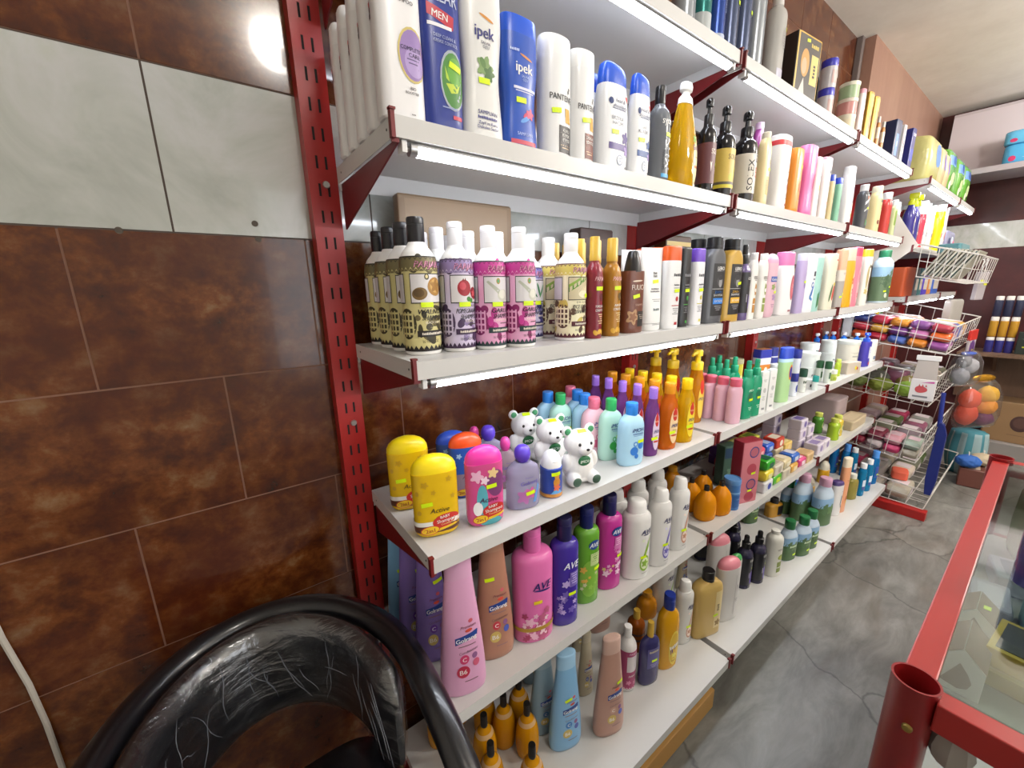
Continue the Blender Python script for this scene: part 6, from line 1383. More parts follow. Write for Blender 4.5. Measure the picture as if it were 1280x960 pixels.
block('nappy_carton', .30, .20, .055, '#4a7a44', 'flat dark green pack lying on top of the beige packs', 'pack', 3.55, -.21, 2.20, 0, None, [('R', -.95, .95, .75, .95, '#c8c4a0')], rough=.3)
clean = [  # cleaners on the shelf above the first basket
    ('ct0', 3.22, -.33, 'trigger_bottle', '#2f2a78', ('trigger', '#c4cc1c', .78, .34), .045, .30, 'dark blue trigger spray bottle with lime head, nearest one'),
    ('ct1', 3.13, -.20, 'cleaner_bottle', '#2f9a3a', ('flip', '#e0d040', .84, .5), .04, .26, 'green cleaner bottle with yellow cap'),
    ('ct2', 3.34, -.21, 'cleaner_bottle', '#c9d6d4', ('full', '#e4e6e2', .86, .9), .05, .29, 'pale clear cleaner bottle behind the dark blue spray'),
    ('ct3', 3.46, -.32, 'cleaner_bottle', '#b83448', ('flip', '#ece8e8', .74, .62), .042, .29, 'red cleaner bottle with tall white cap'),
    ('ct4', 3.56, -.32, 'cleaner_bottle', '#dcd4cc', ('flip', '#ece8e8', .8, .6), .04, .285, 'white cleaner bottle beside the red one'),
    ('ct5', 3.66, -.33, 'cleaner_bottle', '#e2d8d2', ('flip', '#ece8e8', .8, .6), .04, .28, 'cream cleaner bottle second from the red one'),
    ('ct6', 3.90, -.33, 'cleaner_bottle', '#e6cc10', ('flip', '#e8e0d8', .86, .6), .06, .31, 'bright yellow cleaner bottle with red mark'),
    ('ct7', 4.13, -.32, 'cleaner_bottle', '#ddd2d4', ('flip', '#e8dcdc', .88, .6), .05, .32, 'pinkish white cleaner bottle right of the yellow one'),
    ('ct8', 3.78, -.22, 'cleaner_bottle', '#d8d4d0', ('flip', '#e8e4e2', .84, .6), .05, .30, 'white cleaner bottle behind the yellow one')]
for k, x, y, nm, c, cp, a_, H_, lab in clean:
    T(k, nm, 'bottle', lab, 'slim' if 'yellow cleaner' not in lab and nm == 'trigger_bottle' else 'wave', c, cp, 2.3, [('E', .2, .4, .5, .16, '#e0d8c8'), ('R', -.2, .6, .3, .45, '#c83a2a' if 'yellow' in lab else '#6a6a90')], .2); DIM[k] = (a_, a_ * .65, H_); put(k, x, y, 1.60, lab)
put('ct0', 3.05 + .06, -.33, 1.60, 'dark blue trigger spray bottle with lime head, beside the white side plate')
pack('sponge_pack', .34, .05, .17, '#8c8aa8', 'clear pack of blue and pink sponges at the far end of the cleaner shelf', 4.40, -.33, 1.6002, 0, [('E', -.4, .5, .35, .2, '#33386a'), ('E', .2, .6, .3, .18, '#c8d0e0'), ('E', .6, .4, .3, .25, '#c84a78'), ('E', .5, .15, .4, .12, '#c8542a')])
low = [('#b04a22', .26, 'rust orange carton'), ('#5a5e66', .10, 'grey carton'), ('#2a6a70', .10, 'teal carton'), ('#4a34b0', .16, 'violet carton'), ('#c07838', .12, 'orange brown carton'), ('#3a62b8', .24, 'blue carton')]
x = 3.06
for i, (c, w, d_) in enumerate(low):
    block('carton', w, .12, .17, c, f'{d_} on the middle shelf of the end unit, {ORD[i + 1]} from its near end', 'box', x + w / 2, -.315, 1.3162, 0, None, [('R', -.7, .7, .2, .6, '#d0c8b8')] if i else [], 'cartons on the end unit middle shelf'); x += w + .02

# ------------------------------------------------------------------ wire baskets and what is in them
WIRE = M('#c9c5bf', .35)
BX0, BX1 = 3.045, 4.03
def basket(yb, yf, zb0, zf0, zb1, zf1, label):
    """yb/yf rear and front, zb0/zf0 floor heights rear and front, zb1/zf1 rim heights rear and front"""
    r = empty('wire_basket', (BX0, yb, zb0)); o = Vector(r.location)
    P = lambda x, y, z: Vector((x, y, z)) - o
    m = MB(); m.tube([P(BX0, yb, zb1), P(BX0, yf, zf1), P(BX1, yf, zf1), P(BX1, yb, zb1), P(BX0, yb, zb1)], .0042, WIRE, 8); m.build('rim', r, True)
    g = MB(); g.tube([P(BX0, yb, zb0), P(BX0, yf + .02, zf0), P(BX1, yf + .02, zf0), P(BX1, yb, zb0), P(BX0, yb, zb0)], .003, WIRE, 6)
    n = 6
    for i in range(n + 1):
        t = i / n; y1 = yb + (yf - yb) * t; y0 = yb + (yf + .02 - yb) * t
        for X in (BX0, BX1): g.tube([P(X, y0, zb0 + (zf0 - zb0) * t), P(X, y1, zb1 + (zf1 - zb1) * t)], .002, WIRE, 5)
        g.tube([P(BX0, y0, zb0 + (zf0 - zb0) * t), P(BX1, y0, zb0 + (zf0 - zb0) * t)], .002, WIRE, 5)
    for i in range(10):
        x = BX0 + (BX1 - BX0) * i / 9; g.tube([P(x, yb, zb0), P(x, yf + .02, zf0), P(x, yf, zf1)], .002, WIRE, 5)
    zm = .5
    g.tube([P(BX0, yb, zb0 + (zb1 - zb0) * zm), P(BX0, yf + .01, zf0 + (zf1 - zf0) * zm), P(BX1, yf + .01, zf0 + (zf1 - zf0) * zm)], .002, WIRE, 5)
    g.build('wire_grid', r, True)
    for y in (yb + .0,):                                                     # hooks reach back to the posts
        for x in (BX0, BX1): MB().tube([P(x, yb, zb1), P(x, -.37 if zb1 > 1.5 else -.113, zb1)], .004, WIRE, 6).build('hook', r, True)
    return tag(r, label, 'basket', 'wire baskets at the end unit')
B = [(-.42, -.64, 1.43, 1.386, 1.6055, 1.535, 'topmost white wire basket, holding grey booklets'),
     (-.17, -.625, 1.06, 1.0, 1.265, 1.157, 'second white wire basket, heaped with bright cloth packs'),
     (-.15, -.60, .735, .69, .93, .875, 'third white wire basket, holding green scrubbers'),
     (-.15, -.60, .385, .335, .575, .527, 'fourth white wire basket, heaped with pink packs'),
     (-.18, -.675, .075, .06, .235, .167, 'lowest white wire basket, just above the floor')]
for b in B: basket(*b)
rb = random.Random(5)
def fl(b, x, y): t = (y - b[0]) / (b[1] - b[0]); return b[2] + (b[3] - b[2]) * t + .005
# booklets leaning in the first basket, their edges towards its near side
for i in range(9):
    y = -.435 - i * .0155; c = ('#a8a597', '#b5b1a2', '#8f9089', '#c2beb0')[i % 4]
    r = empty('booklet', (BX0 + .03, y, fl(B[0], 0, y) + .006)); mb = MB()
    mb.box(0, .30, -.0045, .0045, 0, .165, M(c, .5)); mb.build('pages', r, bevel=.0015)
    MB().box(.004, .296, -.0056, -.0046, .004, .161, M(('#9a9788', '#6a6d72', '#b4b0a0', '#4f7a84')[i % 4], .4)).build('cover', r)
    r.rotation_euler = (.52, 0, 0)
    tag(r, f'grey booklet leaning in the topmost wire basket, {ORD[i + 1]} from the shelf side', 'booklet', 'grey booklets in the topmost basket')
# booklets seen on edge along the near side of the basket
o = block('cloth_pack', .34, .10, .05, '#4f8088', 'teal plastic pack lying on the booklets', 'pack', 3.42, -.50, 1.562, .0, '#6a98a0', [], rough=.3)
# bright packs
cols = ['#b8502a', '#a8283c', '#4a62a8', '#c87a2a', '#8a4a8a', '#c03a4a', '#d0a040', '#6a3a7a', '#b06a9a', '#c8602a', '#3a4a8a', '#b8304a', '#d08a30', '#7a4a88', '#a83a4a']
cn = ['rust', 'crimson', 'slate blue', 'amber', 'plum', 'red', 'gold', 'purple', 'mauve', 'orange', 'navy', 'scarlet', 'marigold', 'violet', 'brick red']
def lay(name, w, d, hgt, col, label, x, y, z, rz, tilt, group, cat='pack', face='#d8ccd0'):
    return wrapped(name, w, d, hgt, col, label, cat, x, y, z, rz, face, tilt, group)
i = 0
for ly in range(3):
    for k in range(5):
        y = -.20 - .09 * k; x = BX0 + .105; b = B[1]
        lay('cloth_pack', .18, .085, .05, cols[i], f'{cn[i]} cloth pack in the second wire basket, {("bottom", "middle", "top")[ly]} layer', x, y, fl(b, x, y) + ly * .052, 0, .2, 'cloth packs in the second basket'); i += 1
for k in range(6):
    x = BX0 + .30 + .09 * (k % 3) * 2; y = -.30 - .20 * (k // 3)
    lay('cloth_pack', .17, .18, .13, cols[(k * 4 + 1) % 15], f'plump {cn[(k * 4 + 1) % 15]} cloth pack deeper in the second wire basket', x, y, fl(B[1], x, y), 0, .12, 'cloth packs in the second basket')
def scrubber(x, y, z, r, col, label, group=None, name='scrubber', squash=.7):
    e = empty(name, (x, y, z)); bm = bmesh.new(); bmesh.ops.create_icosphere(bm, subdivisions=4, radius=r)
    for v in bm.verts:
        f = 1 + .13 * noise.noise(v.co * (5 / r * .6)) + .05 * noise.noise(v.co * (18 / r * .5)); v.co *= f; v.co.z *= squash; v.co.z += r * squash
    me = bpy.data.meshes.new('mesh_ball'); bm.to_mesh(me); bm.free(); me.materials.append(M(col, .7, bump=.6)); me.polygons.foreach_set('use_smooth', [True] * len(me.polygons))
    o = bpy.data.objects.new('mesh_ball', me); link(o, e)
    MB().tube([(0, 0, 2 * r * squash), (.01, 0, 2 * r * squash + .02), (-.005, .005, 2 * r * squash + .028), (-.008, 0, 2 * r * squash)], .0018, M('#d8d4cc', .5), 6).build('loop', e, True)
    return tag(e, label, 'scrubber', group)
for k, (dx, y, r_, c, lab) in enumerate(((.09, -.22, .055, '#5c6a2e', 'olive scrubber at the back of the third wire basket'), (.09, -.34, .06, '#7c8a34', 'yellow green scrubber in the middle of the third wire basket'), (.10, -.47, .065, '#86a83a', 'bright green scrubber at the front of the third wire basket'), (.25, -.28, .07, '#6a6a60', 'grey scrubber deeper in the third wire basket'), (.26, -.45, .07, '#8a7a3a', 'khaki scrubber deeper in the third wire basket'))):
    scrubber(BX0 + dx, y, fl(B[2], 0, y) + .006, r_, c, lab, 'scrubbers in the third basket')
pinks = [('#b02850', 'magenta'), ('#8a2038', 'maroon'), ('#c8bcc0', 'white'), ('#c03a68', 'hot pink'), ('#a8a090', 'beige'), ('#b84a6a', 'rose'), ('#d0c8c8', 'pale'), ('#7a2a40', 'wine'), ('#c8909a', 'blush'), ('#98a89a', 'grey green')]
for k, (c, nm) in enumerate(pinks):
    x = BX0 + .10 + .19 * (k // 5 % 1); y = -.20 - .085 * (k % 5)
    lay('sponge_pack', .17, .082, .055, c, f'{nm} sponge pack in the fourth wire basket, {"lower" if k < 5 else "upper"} layer', BX0 + .10, y, fl(B[3], 0, y) + (k // 5) * .056, 0, .1, 'sponge packs in the fourth basket', face='#d4b8c0')
for k, (y, c, nm) in enumerate(((-.27, '#8a8580', 'grey'), (-.39, '#a8a298', 'silver grey'), (-.52, '#b5ad9c', 'pale beige'))):
    lay('mop_pack', .22, .115, .08, c, f'{nm} clear wrapped mop head in the lowest wire basket', BX0 + .13, y, fl(B[4], 0, y), 0, .03, 'mop heads in the lowest basket')
block('sponge', .11, .08, .05, '#e0644a', 'coral sponge block on the mop heads in the lowest basket', 'sponge', BX0 + .19, -.50, .155, .2, None, [], rough=.8, n=5)
block('storage_box', .18, .12, .06, '#8f8a86', 'grey plastic box behind the coral sponge', 'box', BX0 + .18, -.37, .158, 0, None, [], rough=.5, n=6)

packs2 = [('#dfe6ea', 'white and blue', '#3a6ac0'), ('#cfe0c0', 'white and green', '#4fa83a'), ('#e2e0da', 'white', '#a8a8a0'), ('#c8a8c0', 'white and violet', '#7a3a80'), ('#e0d48a', 'pale yellow', '#d0b020'), ('#b8c8b0', 'sage', '#6a8a5a')]
for k, (c, nm, f) in enumerate(packs2): block('tissue_pack', .115, .05, .19, c, f'{nm} pack standing at the back of the second wire basket', 'pack', 3.13 + .125 * k, -.135, 1.062, 0, None, [('R', -.7, .7, .2, .7, f), ('E', .1, .45, .4, .14, '#e8e4d8')], 'tissue packs in the second basket', rough=.3)
more = [(2, 'cleaning_cloth', 'cloth'), (3, 'sponge_pack', 'pack'), (4, 'mop_pack', 'pack')]
mc = [('#6a6a58', 'drab'), ('#8a8a84', 'ash grey'), ('#5f7040', 'leaf green'), ('#a89a88', 'sand'), ('#9a3050', 'cherry'), ('#b8a0a8', 'dusty pink'), ('#7a6a70', 'mouse grey'), ('#c8b8a8', 'oat'), ('#8a5068', 'mulberry')]
for bi, nm, ct in more:
    for k in range(9):
        c, cl = mc[(k * 2 + bi) % 9]; x = BX0 + (.47, .66, .85)[k % 3] - (.09 if bi == 3 else .0); y = -.22 - .125 * (k // 3)
        lay(nm, .17, .115, .10 if bi < 4 else .08, c, f'{cl} {ct} deep in the {ORD[bi + 1] if bi < 4 else "lowest"} wire basket, {("rear", "middle", "front")[k // 3]} row', x, y, fl(B[bi], 0, y), 0, .08, f'{ct}s deep in the baskets', ct)

# things hung on the baskets
r = empty('hanging_packet', (3.035, -.545, .725)); mb = MB(); mb.box(-.014, .014, -.052, .052, 0, .125, M('#d8d4d4', .4)); mb.build('carton', r, bevel=.003)
MB().prism([(-.05, .125), (.05, .125), (.042, .235), (-.042, .235)], 'x', -.01, .01, M('#b4aca6', .2)).build('clear_window', r, bevel=.002)
MB().box(-.013, .013, -.05, .05, .235, .262, M('#dcdad8', .4)).build('header_card', r, bevel=.002)
m = MB(); V, Fc = disc(0, 0, .026, .020, 0, 24, 3, .05); m.add([(-.0152, -a_ + .005, .065 + b_) for a_, b_ in V], [f for f in Fc], M('#b84a50', .5))
for dy in (-.014, .0, .014): m.add([(-.0152, dy + .003, .083), (-.0152, dy - .005, .083), (-.0152, dy + .001, .098)], [(0, 1, 2)], M('#b84a50', .5))
m.box(-.0154, -.0145, -.028, .036, .018, .028, M('#7a7a80', .5)); m.add([(-.0153, .01, .105), (-.0153, -.045, .118), (-.0153, -.045, .107)], [(0, 1, 2)], M('#c04a9a', .5)); m.build('print', r)
tag(r, 'white packet with red print hanging on the side of the third basket', 'packet')
r = empty('floor_brush', (3.035, -.66, .165)); MB().prism([(-.014, 0), (.014, 0), (.024, .10), (.022, .40), (.012, .45), (-.004, .44), (-.022, .38), (-.024, .10)], 'x', -.014, .014, M('#16246a', .4)).build('brush_body', r, bevel=.004)
MB().tube([(0, .015, .42), (0, .028, .62)], .010, M('#1c2c7c', .4), 10).build('handle', r, True)
r.rotation_euler.x = .0
tag(r, 'long dark blue plastic brush hanging at the front corner of the baskets', 'brush')
def bag(name, w, d, hgt, label, loc, fill, rz=0, header=None):
    r = empty(name, loc, rz); L = Loft(np.array([0, .06, .3, .7, .9, 1]) * hgt, np.array([.9, 1, 1, .98, .8, .55]) * w / 2, np.array([.1, .6, 1, .9, .5, .1]) * d / 2, [3] * 6)
    V, Fc = L.mesh(28); mesh('clear_bag', V, Fc, FILM, r, smooth=True)
    for k, (nm, c, x, z, rx, ry, rz_) in enumerate(fill):
        bm = bmesh.new(); bmesh.ops.create_icosphere(bm, subdivisions=3, radius=1)
        for v in bm.verts: v.co *= 1 + .12 * noise.noise(v.co * 2.3 + Vector((k, 0, 0))); v.co = Vector((x + v.co.x * rx, v.co.y * ry, z + v.co.z * rz_))
        me = bpy.data.meshes.new(nm); bm.to_mesh(me); bm.free(); me.materials.append(M(c, .7, bump=.5)); me.polygons.foreach_set('use_smooth', [True] * len(me.polygons)); link(bpy.data.objects.new(nm, me), r)
    if header: MB().ball((0, 0, hgt + .012), (w * .3, .012, .028), M(header, .25, 0, .7, bump=.5), 16, 8).build('header', r, True)
    return tag(r, label, 'bag')
bag('sponge_bag', .28, .13, .34, 'clear bag of orange and yellow bath puffs with gold tie', (3.93, -.715, .40), [('bath_puff', '#cf3d16', -.068, .10, .062, .052, .08), ('bath_puff', '#d8471a', -.066, .205, .058, .05, .075), ('bath_puff', '#e6b020', .06, .235, .058, .048, .06), ('bath_puff', '#e4921c', .064, .15, .06, .05, .058), ('bath_puff', '#6f2a58', .064, .065, .058, .048, .05)], -.6, '#c8942a')
r = empty('glove_pack', (3.66, -.640, .83), -.08); MB().box(-.085, .085, -.006, .006, 0, .215, M('#b9aeb4', .3)).build('bag', r, bevel=.004); MB().box(-.085, .085, -.007, .007, .20, .265, M('#c8342c', .35)).build('header', r, bevel=.003)
mb = MB(); mb.ball((0, -.0065, .09), (.066, .005, .07), M('#57306e', .6), 18, 8)
for dx, dz in ((-.045, .155), (-.017, .168), (.012, .166), (.038, .15)): mb.ball((dx, -.0065, dz), (.0155, .0045, .036), M('#57306e', .6), 12, 8)
mb.ball((.068, -.0065, .075), (.015, .0045, .04), M('#57306e', .6), 12, 8); mb.build('glove', r, True)
MB().box(-.018, .01, -.0112, -.0105, .135, .143, M('#c8d020', .4)).build('price_sticker', r)
MB().tube([(0, 0, .26), (0, .004, .30), (0, .015, .33)], .002, STEEL, 6).build('hang_wire', r)
tag(r, 'purple rubber glove in a pack with red header', 'glove pack')
r = empty('hook_pack', (4.055, -.585, 1.27), -.3); MB().prism([(-.055, 0), (.045, 0), (.06, .19), (-.05, .19)], 'y', -.012, .012, M('#a29ca0', .2)).build('bag', r, bevel=.006)
for dx in (-.02, .02): MB().tube([(dx, 0, .19), (dx + .004, 0, .22), (dx - .004, 0, .235), (dx + .008, 0, .255), (dx, 0, .275), (dx - .012, 0, .268)], .0035, M('#dcdcdc', .3), 8).build('hook', r, True)
for dx, dz in ((-.02, .13), (.03, .105)): MB().box(dx - .018, dx + .018, -.0135, -.012, dz - .006, dz + .006, M('#c8d020', .4)).build('price_sticker', r)
tag(r, 'grey pack of white plastic hooks hanging at the basket end', 'hook pack')
bag('scourer_bag', .17, .10, .21, 'clear bag of silver scourers hanging beside the white packet', (3.30, -.67, .79), [('scourer', '#8a8a92', -.03, .06, .045, .04, .05), ('scourer', '#a0a0a8', .03, .12, .04, .035, .045), ('scourer', '#77777f', -.02, .15, .035, .03, .035), ('blue_lid', '#2f4aa0', .0, .195, .05, .02, .012)], -.5)
pack('towel_pack', .12, .05, .18, '#9a9690', 'grey clear pack behind the second basket end', 3.90, -.50, 1.10, -.4)
# bath towel roll, balls and carton on the floor past the baskets
r = empty('striped_bundle', (4.14, -.70, 0)); V = []; Fc = []; K = 32; zs = np.linspace(0, .32, 14)
for z in zs:
    f = .085 * (.8 + .25 * math.sin(PI * min(1, z / .32 * .9 + .1))) + .02 * (z / .32)
    for j in range(K):
        q = 2 * PI * j / K; rr = f * (1 + .07 * math.cos(8 * q)); V.append((rr * math.cos(q), rr * math.sin(q), z))
Fc = [(i * K + j, i * K + (j + 1) % K, (i + 1) * K + (j + 1) % K, (i + 1) * K + j) for i in range(13) for j in range(K)] + [tuple(range(K))[::-1], tuple(range(13 * K, 14 * K))]
mesh('cloth', V, Fc, [M('#3f7f8c', .7), M('#8fa8ac', .7)], r, [(j // 2) % 2 for i in range(13) for j in range(K)] + [0, 0], smooth=True)
tag(r, 'teal striped cloth bundle standing on the floor past the baskets', 'bundle')
o = block('small_carton', .17, .12, .13, '#6a3f36', 'small brown carton on the floor behind the blue brush', 'box', 3.90, -.765, .002, .1, '#b8a898', [], n=18)
scrubber(3.85, -.74, .134, .062, '#2c5fae', 'blue net scrubber on top of the brown carton'); scrubber(3.96, -.80, .134, .062, '#bfae92', 'beige net scrubber on the brown carton beside the blue one')

# ------------------------------------------------------------------ far end of the shop
WOOD = ramp_mat('dim_wood', [(.3, '#5a4434'), (.6, '#6d5442'), (.8, '#7d6450')], (1, 6, 1), 3, 5, .5)
r = empty('wall_cupboard', (4.99, -1.2, 2.2)); MB().box(-.16, -.14, -1.2, 1.03, 0.02, .48, M('#c9bfc4', .45)).build('back_panel', r); MB().box(-.45, 0, -1.2, 1.03, -.02, .02, M('#a89fa4', .45)).build('board', r); MB().box(-.16, 0, -1.2, 1.03, .48, .5, M('#b8aeb2', .45)).build('top_panel', r)
tag(r, 'pale overhead shelf unit under the ceiling at the far end', 'shelf unit')
def stackpack(x, y, z, w, d, h_, c, lab, txt=None):
    return pack('wipe_pack', w, d, h_, c, lab, x, y, z, -PI / 2, [('E', -.65, .25, .13, .14, '#c83a6a'), ('L', -.3, .8, .55, 2, '#e8f0f8'), ('L', -.4, .7, .25, 1, '#e8f0f8')], 'blue packs on the overhead shelf', puff=0)
stackpack(4.66, -.64, 2.2202, .28, .18, .13, '#4fa6d6', 'blue wipe pack at the bottom of the pair on the overhead shelf'); stackpack(4.66, -.63, 2.352, .28, .18, .09, '#62b4de', 'pale blue wipe pack on top of another on the overhead shelf')
r = empty('wall_shelf', (4.99, -1.2, .84)); MB().box(-.40, 0, -1.0, .70, -.02, 0, WOOD).build('board', r); MB().box(-.03, 0, -1.0, .70, -.42, -.02, WOOD).build('back_board', r)
for y in (-.6, .5): MB().prism([(0, -.02), (-.3, -.02), (0, -.2)], 'y', y - .01, y + .01, WOOD).build('bracket', r)
tag(r, 'brown wooden wall shelf at the far end of the shop', 'shelf')
for k, (z, c, lab) in enumerate(((.8402, '#33327a', 'lowest of three stacked triple bottle packs, navy'), (.965, '#b8892c', 'middle of three stacked triple bottle packs, gold'), (1.125, '#2c3048', 'top of three stacked triple bottle packs, dark blue'))):
    r = empty('triple_bottle_pack', (4.76, -.70, z), -PI / 2 + .15); hh = .12 if k < 1 else .155
    for j in range(3):
        x = (j - 1) * .052; b = MB(); b.lathe([(.021, 0), (.0235, .003), (.0235, hh * .78), (.02, hh * .8)], M(c, .35), 16, (x, 0, 0)); b.build('bottle', r, True, 40)
        MB().lathe([(.022, hh * .8), (.022, hh * .97), (.019, hh)], M('#d6d2cc', .4), 16, (x, 0, 0)).build('cap', r, True, 40)
    tag(r, lab, 'bottle pack', 'triple bottle packs')
block('dark_box', .09, .06, .17, '#1c2622', 'dark green box beside the triple bottle packs', 'box', 4.75, -.83, .8402, -PI / 2, None, [('L', -.6, .6, .7, 3, '#8a9a8a'), ('R', -.3, .3, .3, .36, '#b8c030')], n=16)
block('dark_box', .1, .06, .2, '#141518', 'black box at the right of the far wall shelf', 'box', 4.75, -.95, .8402, -PI / 2, None, [], n=16)
r = block('cardboard_box', .36, .26, .32, '#8d6f4e', 'cardboard carton with dark emblem at the far end', 'box', 4.82, -.90, .145, -PI / 2, None, [('E', .05, .5, .28, .2, '#4a3230'), ('E', .05, .52, .2, .13, '#5a403a'), ('L', -.3, .4, .2, 1, '#4a3230'), ('P', [(.65, .55), (.95, .45), (.95, .5)], '#4a3230')], n=30)
block('wooden_plinth', .8, .34, .143, '#8a8582', 'pale grey plinth under the cardboard carton', 'plinth', 4.80, -1.05, .001, -PI / 2, None, [], n=30)

# ------------------------------------------------------------------ glass counter with red frame
CR = M('#93201c', .3); CR2 = M('#7d1416', .3)
r = empty('glass_counter', (.485, -.917, 0)); o = Vector((.485, -.917, 0)); X1, Y1, T_ = 1.70 - .485, -.60, .85
def hollow(x, y):
    mb = MB(); mb.lathe([(.0255, 0), (.0255, T_ + .006), (.0262, T_ + .0075), (.0235, T_ + .0075), (.0225, T_ - .0), (.0225, T_ - .25)], CR2, 28, (x, y, 0), cap=False)
    mb.lathe([(.0001, T_ - .25), (.0225, T_ - .25)], M('#1c0a0a', .8), 28, (x, y, 0), cap=False)
    return mb.build('post', r, True, 40)
for x, y in ((0, 0), (X1, 0), (0, Y1), (X1, Y1)): hollow(x, y)
for y in (0, Y1): MB().box(.0235, X1 - .0235, y - .016 + (-.002), y + .016, T_ - .036, T_ - .002, CR).build('rail', r, bevel=.002)
for x in (0, X1): MB().box(x - .016, x + .016, Y1 + .0235, -.0235, T_ - .046, T_ - .002, CR).build('rail', r, bevel=.002)
for z in (.60, .10):
    for y in (0, Y1): MB().box(.02, X1 - .02, y - .012, y + .012, z - .025, z, CR2).build('rail', r, bevel=.002)
    for x in (0, X1): MB().box(x - .012, x + .012, Y1 + .02, -.02, z - .025, z, CR2).build('rail', r, bevel=.002)
MB().box(.018, X1 - .018, Y1 + .018, -.018, T_ - .008, T_ - .002, GLASS).build('glass_top', r)
MB().box(.012, X1 - .012, Y1 + .012, -.014, .594, .6, M('#9c9a96', .35)).build('inner_shelf', r)
MB().box(.012, X1 - .012, Y1 + .012, -.014, .10, .11, M('#7d7a76', .5)).build('floor_board', r)
MB().box(.03, X1 - .03, -.003, .002, .11, .475, GLASS).build('front_pane', r)
mb = MB()
mb.lathe([(.006, 0), (.005, .004), (.002, .0045)], M('#a08a4a', .35, 0, .8), 14)
bo = mb.build('bolt', r, True, 40, loc=(-.0255, -.004, T_ - .055)); bo.rotation_euler = (0, -PI / 2, 0)
mb = MB(); mb.ball((0, 0, 0), (.022, .024, .032), M('#8f8a84', .6), 8, 6); bo = mb.build('corner_clamp', r, False, 30, loc=(.012, -.045, T_ - .078))
tag(r, 'glass topped shop counter with red round corner posts', 'counter')
CT = (.485, -.917)
def house_box(x, y, z, lab, w=.115, hh=.085, ap=.055, d=.075, sticker=False, rz=0):
    r = empty('house_shaped_box', (x, y, z), rz)
    prof = [(-w / 2, 0), (w / 2, 0), (w / 2, hh), (0, hh + ap), (-w / 2, hh)]
    MB().prism(prof, 'x', 0, d, M('#dcdad4', .45)).build('carton', r, bevel=.0015)
    m = MB(); t = .0012
    for s in (-1, 1):
        nx = Vector((0, s * ap, w / 2)).normalized() * t
        A_, B_ = Vector((0, s * w / 2, hh)), Vector((0, 0, hh + ap))
        P_ = [Vector((.001, 0, 0)) + A_ + nx, Vector((.001, 0, 0)) + B_ + nx, Vector((d - .001, 0, 0)) + B_ + nx, Vector((d - .001, 0, 0)) + A_ + nx]
        m.add(P_, [(0, 1, 2, 3)], M('#7c6456', .5))
    m.build('roof_panel', r)
    m = MB(); pts = [(-.022, .016), (.004, .012), (.016, .02), (.02, .034), (.014, .05), (.0, .07)]
    m.add([(-.0008, -a_, b_) for a_, b_ in pts], [tuple(range(len(pts)))], M('#8b7d72', .5)); m.build('drop_print', r)
    if sticker:
        s_ = MB(); s_.box(.03, .045, -.02, -.006, hh + ap * .75, hh + ap * .75 + .001, M('#d3f000', .4)); s_.build('price_sticker', r); r.children[-1].rotation_euler = (0, 0, 0)
    return tag(r, lab, 'box', 'white house shaped boxes')
def yellow_case(x, y, z, lab, w=.15, d=.13):
    r = empty('window_box', (x, y, z), -.1); MB().box(-d / 2, d / 2, -w / 2, w / 2, 0, .04, M('#c9a52c', .4)).build('carton', r, bevel=.002)
    MB().box(-d / 2 + .012, d / 2 - .012, -w / 2 + .01, w / 2 - .01, .04, .0412, M('#3d3c42', .12)).build('window', r)
    m = MB(); m.add([(-.03, -.05, .0415), (-.01, -.06, .0415), (.02, -.01, .0415), (.0, .0, .0415)], [(0, 1, 2, 3)], M('#c8ccd0', .2)); m.build('painted_glint', r)  # pale slanted patch: a glint painted onto the dark window
    return tag(r, lab, 'box')
house_box(.845, -.950, .6002, 'white house shaped box nearest the counter corner, under the glass', w=.068, hh=.066, ap=.034, d=.12)
house_box(1.03, -.951, .6002, 'white house shaped box behind the first one under the glass', w=.064, hh=.06, ap=.03, d=.09, sticker=True)
yellow_case(.985, -1.056, .6402, 'upper yellow box with a dark window under the counter glass')
block('display_carton', .15, .13, .0395, '#b09a4a', 'yellow edged carton under the upper yellow window box', 'box', .975, -1.056, .6002, -.1 + PI / 2, '#a39a92', [], n=20)
block('display_carton', .14, .10, .08, '#78a09c', 'pale teal carton behind the yellow window box', 'box', 1.17, -1.07, .6002, .1, '#8ab0aa', [], n=20)
block('display_carton', .13, .07, .04, '#9c97a4', 'lilac grey carton in the middle of the counter', 'box', 1.22, -.965, .6002, .1, '#b0acb8', [], n=20)
block('display_carton', .12, .09, .05, '#b8b6c0', 'pale grey carton farther along inside the counter', 'box', 1.38, -1.0, .6002, .2, '#8d8fa0', [], n=20)
r = empty('paper_stack', (.60, -.995, .111), .2); MB().box(-.075, .075, -.055, .055, 0, .26, M('#8fb4e0', .5)).build('carton', r, bevel=.002); MB().box(-.076, .076, -.056, .056, .2, .261, M('#cfd2d6', .5)).build('lid', r, bevel=.002); m = MB(); m.add([(-.0768, .05, .255), (-.0768, .02, .255), (-.0768, .035, .235)], [(0, 2, 1)], M('#2f4fb0', .5)); m.build('print', r)
tag(r, 'blue and white carton on the lower level of the counter', 'box')
pack('leaf_bag', .22, .12, .22, '#7d9468', 'green leafy bag at the far end inside the counter', 1.54, -1.05, .6002, .3, [('E', .0, .5, .6, .3, '#5f7a48'), ('E', -.3, .3, .3, .2, '#a8b898')])
T('jarx', 'bottle', 'bottle', 'dark violet bottle standing on the counter at the photo edge', 'should', '#2c2c58', ('flip', '#1c1c30', .8, .6), 2.3, [], .2); DIM['jarx'] = (.034, .034, .16); put('jarx', .915, -1.012, .8485, 'dark violet bottle standing on the counter glass at the photo edge')

